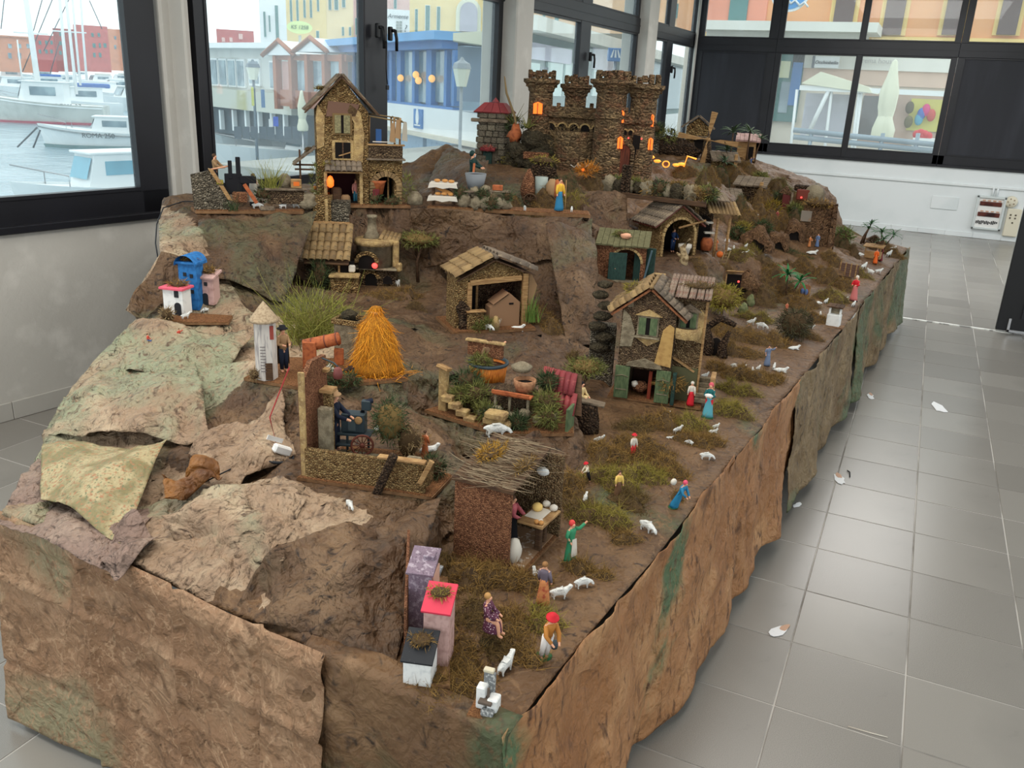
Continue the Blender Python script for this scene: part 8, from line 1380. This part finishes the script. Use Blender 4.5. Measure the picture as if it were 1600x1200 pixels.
figure(1333, 470, 40, 'figurine in red and white with a white hood by the wooden fence', 'carry', -20, top=RED, robe=craft('red_white_robe', (206, 120, 116), .8), scarf=CLOTHW, base=CLOTHK); figure(1367, 412, 24, 'figurine in a bright orange cloak near the far palms', 'stand', 0, top=colm('tangerine', (228, 104, 40)), robe=colm('tangerine', (228, 104, 40)), cloak=colm('tangerine', (228, 104, 40))); figure(1375, 408, 24, 'figurine in dark red behind the orange cloaked one', 'carry', -30, top=colm('wine', (130, 40, 48)), robe=colm('wine', (130, 40, 48)))
for px, py, H, c, lab, ps in ((1206, 350, 18, (206, 190, 190), 'pale seated figurine on the village step', 'sit'), (1213, 346, 18, (150, 60, 66), 'maroon figurine beside the pale seated one', 'stand'), (1276, 386, 22, (96, 116, 150), 'blue grey figurine of the trio under the far cliff', 'stand'), (1264, 386, 18, (190, 120, 70), 'ochre figurine of the trio under the far cliff', 'work'), (1287, 378, 24, (150, 80, 74), 'rust figurine of the trio under the far cliff', 'carry'), (1238, 362, 20, (196, 150, 140), 'rose figurine at the grotto mouth', 'stand'), (1172, 262, 17, (70, 90, 130), 'small blue figurine on the skyline by the palms', 'raise'), (1198, 254, 14, (130, 90, 60), 'small brown figurine on the far skyline', 'sit'), (1133, 262, 16, (176, 60, 76), 'pink red figurine below the windmill', 'stand'), (1142, 452, 20, (40, 44, 60), 'dark figurine under the lit little roof', 'work'), (1225, 322, 16, (190, 110, 60), 'orange brown figurine beside the far doorway', 'stand'), (1228, 488, 16, (196, 110, 80), 'terracotta figurine behind the dark round shrub', 'stand'), (1118, 392, 20, (190, 80, 60), 'red brown figurine behind the porch arch', 'carry')):
    figure(px, py, H, lab, ps, 20*((px % 5)-2), top=colm('cloth_%d_%d' % (c[0], c[2]), c), robe=colm('cloth_%d_%d' % (c[0], c[2]), c))
# sheep, goats and a dog
SHP = [(402, 326, 17, 'graze', 10, 'sheep with lowered head on the left plateau board'), (443, 326, 15, 'look', 20, 'sitting sheep looking right on the left plateau board'), (463, 325, 14, 'stand', 165, 'sheep facing left near the planter on the plateau'), (473, 322, 12, 'lie', 10, 'small lamb behind the planter sheep'), (820, 329, 12, 'stand', -95, 'sheep facing the viewer before the loaded wagon'), (893, 331, 11, 'stand', 90, 'sheep seen from behind at the plateau rim'), (842, 208, 18, 'lie', 170, 'left sheep lying on the lichen rocks', 1.235), (856, 206, 16, 'lie', 5, 'right sheep lying on the lichen rocks', 1.235), (621, 447, 15, 'look', -60, 'white lamb sitting right of the bread oven'), (290, 498, 15, 'stand', 15, 'lamb walking before the blue cottage'), (321, 488, 13, 'graze', 210, 'grazing lamb before the dusty pink cottage'), (600, 672, 34, 'lie', 15, 'sheep lying among leaves behind the walled board'), (670, 706, 32, 'lie', 10, 'sheep lying behind the brown wooden figurine'), (546, 794, 24, 'graze', -70, 'sheep grazing in front of the walled board'), (775, 683, 42, 'graze', 5, 'large grazing sheep before the tub garden'), (775, 512, 19, 'look', 30, 'brown backed sheep at the stable front'), (764, 516, 17, 'graze', -40, 'white sheep head down at the stable front'), (806, 517, 26, 'lie', 0, 'sheep lying at the corner of the stable board'),
    (688, 897, 24, 'graze', 70, 'grey tinted sheep behind the lilac tower'), (789, 1050, 42, 'stand', 58, 'tall necked sheep walking away near the little fountain'), (838, 908, 27, 'stand', 115, 'sheep seen from behind near the dough hut'), (874, 935, 34, 'stand', 12, 'long tailed lamb between the orange skirted figurine and the edge'), (910, 918, 31, 'graze', 25, 'sheep turning its head back by the table edge'), (914, 785, 20, 'stand', 80, 'sheep with upright ears in the dark moss hollow'), (1010, 830, 32, 'graze', -40, 'sheep heading down the olive bank to the edge'), (1103, 718, 22, 'graze', 5, 'sheep grazing on bare paper at the meadow edge'), (935, 692, 18, 'stand', 25, 'sheep next to the bark log'), (1043, 648, 13, 'stand', -60, 'little sheep under the thin brown tree'), (1058, 677, 18, 'stand', 40, 'sheep leaping on the moss bank'), (1046, 685, 11, 'lie', 0, 'left of the two tiny lying lambs'), (1058, 685, 11, 'lie', 20, 'right of the two tiny lying lambs'), (1077, 695, 14, 'graze', 160, 'lamb alone below the two tiny ones'), (1113, 676, 16, 'lie', 20, 'sheep lying by the paper fold'), (1118, 670, 13, 'look', 30, 'sheep standing over the one by the paper fold'), (1079, 599, 15, 'lie', 170, 'first of three lambs at the house steps'), (1091, 595, 14, 'lie', 20, 'second of three lambs at the house steps'), (1101, 591, 14, 'look', 30, 'third of three lambs at the house steps'),
    (1147, 577, 16, 'graze', 130, 'left sheep of the row below the stairs'), (1163, 579, 12, 'stand', 80, 'second sheep of the row below the stairs'), (1176, 583, 12, 'stand', 100, 'third sheep of the row below the stairs'), (1184, 579, 12, 'stand', 60, 'fourth sheep of the row below the stairs'), (1209, 577, 13, 'stand', 85, 'sheep standing right of the blue grey figurine'), (1219, 581, 22, 'lie', 0, 'sheep lying at the right end of the row'), (1240, 546, 18, 'lie', 20, 'sheep lying before the dark round shrub'), (1173, 508, 16, 'look', 30, 'sheep above the tiny blue figurine'), (1189, 514, 19, 'graze', -20, 'sheep grazing on the mossy shelf'), (1192, 499, 16, 'lie', 0, 'sheep lying on the upper moss shelf'), (1180, 498, 10, 'lie', 180, 'tiny lamb on the upper moss shelf'), (1182, 557, 12, 'lie', 170, 'lamb half sunk in moss above the row'), (1146, 391, 10, 'stand', 90, 'middle lamb before the porch hut'), (1138, 393, 10, 'graze', 200, 'left lamb before the porch hut'), (1165, 387, 9, 'stand', 60, 'tiny lamb at the paper cave'), (1181, 387, 18, 'lie', 0, 'sheep lying in the paper cave mouth'), (1164, 399, 12, 'look', 20, 'lamb at the lip of the golden shelf'), (1268, 397, 17, 'lie', 10, 'sheep lying at the end of the green ledge'), (1164, 338, 11, 'stand', 20, 'upper white lamb on the village step'), (1177, 343, 12, 'stand', 10, 'lower white lamb on the village step'),
    (1342, 399, 16, 'lie', 175, 'sheep lying beside the little wooden hut'), (1388, 401, 14, 'stand', 60, 'goat rearing at the far corner'), (1393, 393, 12, 'stand', 30, 'goat behind the rearing one'), (1349, 420, 14, 'stand', 60, 'white goat before the orange cloaked figurine'), (1360, 428, 12, 'stand', 160, 'left white kid on the moss slab'), (1372, 427, 12, 'stand', 20, 'right white kid on the moss slab'), (1333, 479, 12, 'stand', 70, 'sheep below the red and white figurine'), (1281, 495, 11, 'stand', 90, 'sheep left of the white well'), (1277, 475, 16, 'lie', 200, 'sheep lying behind the white well'), (1290, 474, 11, 'stand', 60, 'lamb right behind the white well'), (1267, 514, 10, 'stand', 0, 'lamb at the edge beside the white well'), (1318, 468, 12, 'lie', 0, 'lamb in the olive hump')]
for s_ in SHP:
    o = sheep(*s_[:6], z=s_[6] if len(s_) > 6 else None)
    if 'brown backed' in s_[5] or 'grey tinted' in s_[5]: o.data = o.data.copy(); o.data.materials.clear(); o.data.materials.append(mat('tinted_fleece_'+s_[5][:5].strip(), S(176, 160, 140) if 'brown' in s_[5] else S(190, 196, 200), .7, [('noise', 3., S(120, 92, 70) if 'brown' in s_[5] else S(160, 166, 176), .5, .6)]))
sheep(567, 580, 25, 'stand', 170, 'white goat standing in front of the haystack', name='goat', group='white goat'); sheep(549, 584, 22, 'graze', 190, 'dark brown dog sniffing by the haystack straw', CLOTHB and craft('dog_brown', (66, 48, 40), .8), 'dog', group='dark dog')
# small constructions at the far end
wl3 = site('white_well', 'little white roofed well at the table edge', 'well', 1300, 510, -10); bx(wl3, 'base_board', (0, 6, -1), (32, 20, 3), BOARD, .5); bx(wl3, 'body', (0, 6, 10), (20, 14, 20), WHITEC, 1); bx(wl3, 'back_plate', (0, 11, 22), (18, 3, 14), PLASG, .5)
for x in (-8, 8): bx(wl3, 'post', (x, 6, 23), (3, 3, 12), WHITEC, .4)
planks(wl3, (-12, 14, 34), (24, 0, 0), (0, -14, -3), 4, WOODD, 2)
fe = site('plank_fence', 'brown plank fence panel with pale battens near the far end', 'fence', 1324, 432, -24, sink=1)
for k in range(6): bx(fe, 'plank', (0, 0, 3+3.6*k), (32, 2, 3), craft('plum_plank', (104, 78, 68), .8), .3)
for k in range(4): bx(fe, 'batten', (-13+8.6*k, -1.6, 12), (1.8, 1.4, 25), WOOD, .3)
bn = site('wooden_bench', 'small wooden bench below the plank fence', 'bench', 1316, 446, -20); bx(bn, 'seat', (0, 0, 8), (22, 8, 2), WOODD, .4); bx(bn, 'backrest', (0, 4, 13), (22, 2, 6), WOODD, .4)
for x in (-9, 9): bx(bn, 'leg', (x, 0, 4), (2, 6, 8), WOODD, .3)
mh = site('market_hut', 'little wooden stall hut with a plank roof under the far palms', 'stall', 1362, 404, -12); bx(mh, 'counter', (0, 4, 6), (24, 10, 12), WOOD, .6); planks(mh, (-15, 12, 22), (30, 0, 0), (0, -16, -3), 6, WOOD, 1.6)
for x in (-11, 11): bx(mh, 'post', (x, -1, 10), (1.8, 1.8, 20), WOOD, .3)
hh_ = site('tiny_cottage', 'tiny brown cottage behind the far palms', 'house', 1364, 388, 0); b = MB(); b.box((0, 5, 7), (14, 10, 14), CORKD); gable(b, 14, 10, 0, 6, CORKD, z0=14); b.build('wall', hh_); planks(hh_, (-9, 5, 21), (9, 0, 0), (0, 0, -1), 1, WOODD, 1) if False else planks(hh_, (0, -2, 21), (0, 14, 0), (-10, 0, -8), 3, WOODD, 1.4); planks(hh_, (0, -2, 21), (0, 14, 0), (10, 0, -8), 3, WOODD, 1.4)
pn = site('picture_panel', 'small framed panel with seated blue figures leaning by the green palms', 'picture', 1256, 462, -20); fr = MB(); [fr.box(c, s, WOOD, bev=.3) for c, s in (((-8, 0, 11), (2, 2, 22)), ((8, 0, 9), (2, 2, 18)), ((0, 0, 1), (18, 2, 2)))]; fr.build('frame', pn); bx(pn, 'backing', (0, 1, 10), (14, 1, 18), craft('panel_tan', (176, 120, 90), .8)); 
for x in (-3, 3): MB().ball((x, -1, 7), 4, colm('panel_blue', (90, 116, 166)), 8, 6, sq=(.8, .5, 1.3)).build('painted_figure', pn)
fo = site('far_oven', 'small domed oven with a red glow on the far cliff top', 'oven', 1256, 310, 0, z=1.0, sink=2); MB().lathe([(15, -8), (15, 12), (12, 20), (6, 25), (0, 26)], PLASG, 14, TR((14, 8, 0))).build('dome', fo); bx(fo, 'red_front', (-2, 2, 8), (20, 12, 18), colm('oven_red', (112, 52, 40)), 1.5); MB().ball((-4, -5, 4), 1.6, REDGLOW, 7, 5).build('ember', fo); bx(fo, 'thatch', (-2, 14, 18), (30, 14, 10), BARK, 4)
fd = site('far_doorway', 'dark red doorway under a folded paper gable on the far slope', 'doorway', 1226, 328, 0); MB().prism([(-12, 28), (10, 24), (-2, 40)], 16, PCRAFT, 'y').build('gable', fd); bx(fd, 'door', (0, 2, 14), (12, 3, 30), craft('maroon_door', (92, 40, 38), .8), .6); bx(fd, 'jamb', (8, 0, 14), (3, 4, 32), WOODG, .5)
fc = site('far_cliff_panel', 'tall brown paper panel hanging at the far end of the mountain', 'paper panel', 1272, 384, 10); MB().prism([(-26, -2), (24, -4), (22, 70), (-22, 66)], 5, PCRAFT, 'y', base=6).build('panel', fc); MB().prism([(20, -4), (30, -4), (26, 72), (20, 70)], 4, PCRAFT, 'y', base=2).build('side_fold', fc); bx(fc, 'blue_grey_patch', (-18, 5, 48), (16, 1.5, 18), craft('misty_patch', (128, 118, 106), .8, [('noise', .1, S(134, 108, 84), .5, .62)]), .5); fuzz(fc, 'moss_top', (-2, 6, 70), 12, MOSS_B, 150, 5, 1, SOIL, (2.2, .8, .6), 400)
lr = site('lit_roof', 'small tilted plank roof with a red light beside the golden tree', 'shelter', 1146, 448, 10, z=.74); planks(lr, (-14, 10, 22), (26, 0, 0), (0, -18, 5), 4, WOOD, 2); bx(lr, 'post', (-12, 4, 8), (2, 2, 24), WOOD, .4); MB().ball((6, -4, 10), 1.8, REDGLOW, 6, 4).build('bulb', lr); bx(lr, 'dark_back', (0, 8, 8), (24, 2, 22), DARK)
ld = site('leaning_ladder', 'pale little ladder leaning on the paper slope above the golden tree', 'ladder', 1128, 416, 0); [MB().tube([(x, 0, -2), (x+6, 6, 26)], .9, DRYG, 5).build('rail', ld) for x in (-4, 4)]; [bx(ld, 'rung', (6*t, 6*t, 26*t), (8, 1, 1), DRYG) for t in (.2, .4, .6, .8)]
for k, (px, py, r, lab) in enumerate(((1172, 478, 9, 'left cactus like green stone at the dark hollow'), (1160, 492, 10, 'pale green stone at the foot of the dark hollow'), (1265, 505, 7, 'small brown root piece near the white well'))): q = site('rock', lab, 'rock', px, py, 0); rock(q, (0, 0, r*.8), r, craft('cactus_stone', (120, 124, 88), .9, [('noise', .2, S(92, 100, 66), .45, .6)]) if k < 2 else BARK, (.7, .6, 1.3), 410+k, 'stone')
# torn scraps on the floor
def scrap(px, py, w, d, label, yaw, m2=True):
    P = atz(px, py, .002); r = thing('paper_scrap', P, label, 'scrap', math.radians(yaw)); rs_ = random.Random(px); n = 11
    def poly(s): return [(w*s*(1+rs_.uniform(-.3, .3))*math.cos(t), d*s*(1+rs_.uniform(-.3, .3))*math.sin(t)) for t in np.linspace(0, 2*math.pi, n+1)[:-1]]
    MB().prism(poly(1), .0012, mat('white_scrap', S(236, 238, 240), .8, [('noise', 60., S(206, 214, 222), .62, .7)])).build('white_side', r)
    if m2: MB().prism([(x+w*.7, y-d*.3) for x, y in poly(.55)], .002, mat('tan_scrap', S(196, 160, 136), .8), base=.0005).build('tan_side', r)
    return r
scrap(1216, 986, .045, .02, 'torn white and tan paper scrap nearest on the floor', -20); scrap(1312, 749, .055, .022, 'torn white and tan scrap in the middle of the aisle', 20); scrap(1360, 619, .05, .018, 'white paper sliver by the far skirt', 10); scrap(1466, 636, .09, .035, 'pale pink torn patch stuck on the floor', 15, False); scrap(1246, 789, .012, .03, 'small white tatter hanging at the skirt edge', 70, False)
tw_ = MB().tube([atz(1324, 893-158, .004), atz(1328, 738, .006), atz(1328, 745, .004)], .003, BLACK, 5).build('twig'); tag(tw_, 'short dark twig lying on the aisle floor', 'twig'); st_ = MB().tube([atz(1325, 1135, .003), atz(1360, 1145, .004), atz(1387, 1152, .003)], .0015, CLOTHW, 5).build('straw'); tag(st_, 'pale straw lying on the near floor tiles', 'straw')
# black cable at the left window
cbl = MB().tube([G(312, 318)+Vector((0, 0, .01)), atz(285, 315, 1.07), atz(255, 325, 1.06), atz(245, 350, 1.02), atz(243, 380, .98), atz(248, 410, .93)], .003, BLACKC, 5).build('cable'); tag(cbl, 'thin black cable looping down the left end of the mountain', 'cable')
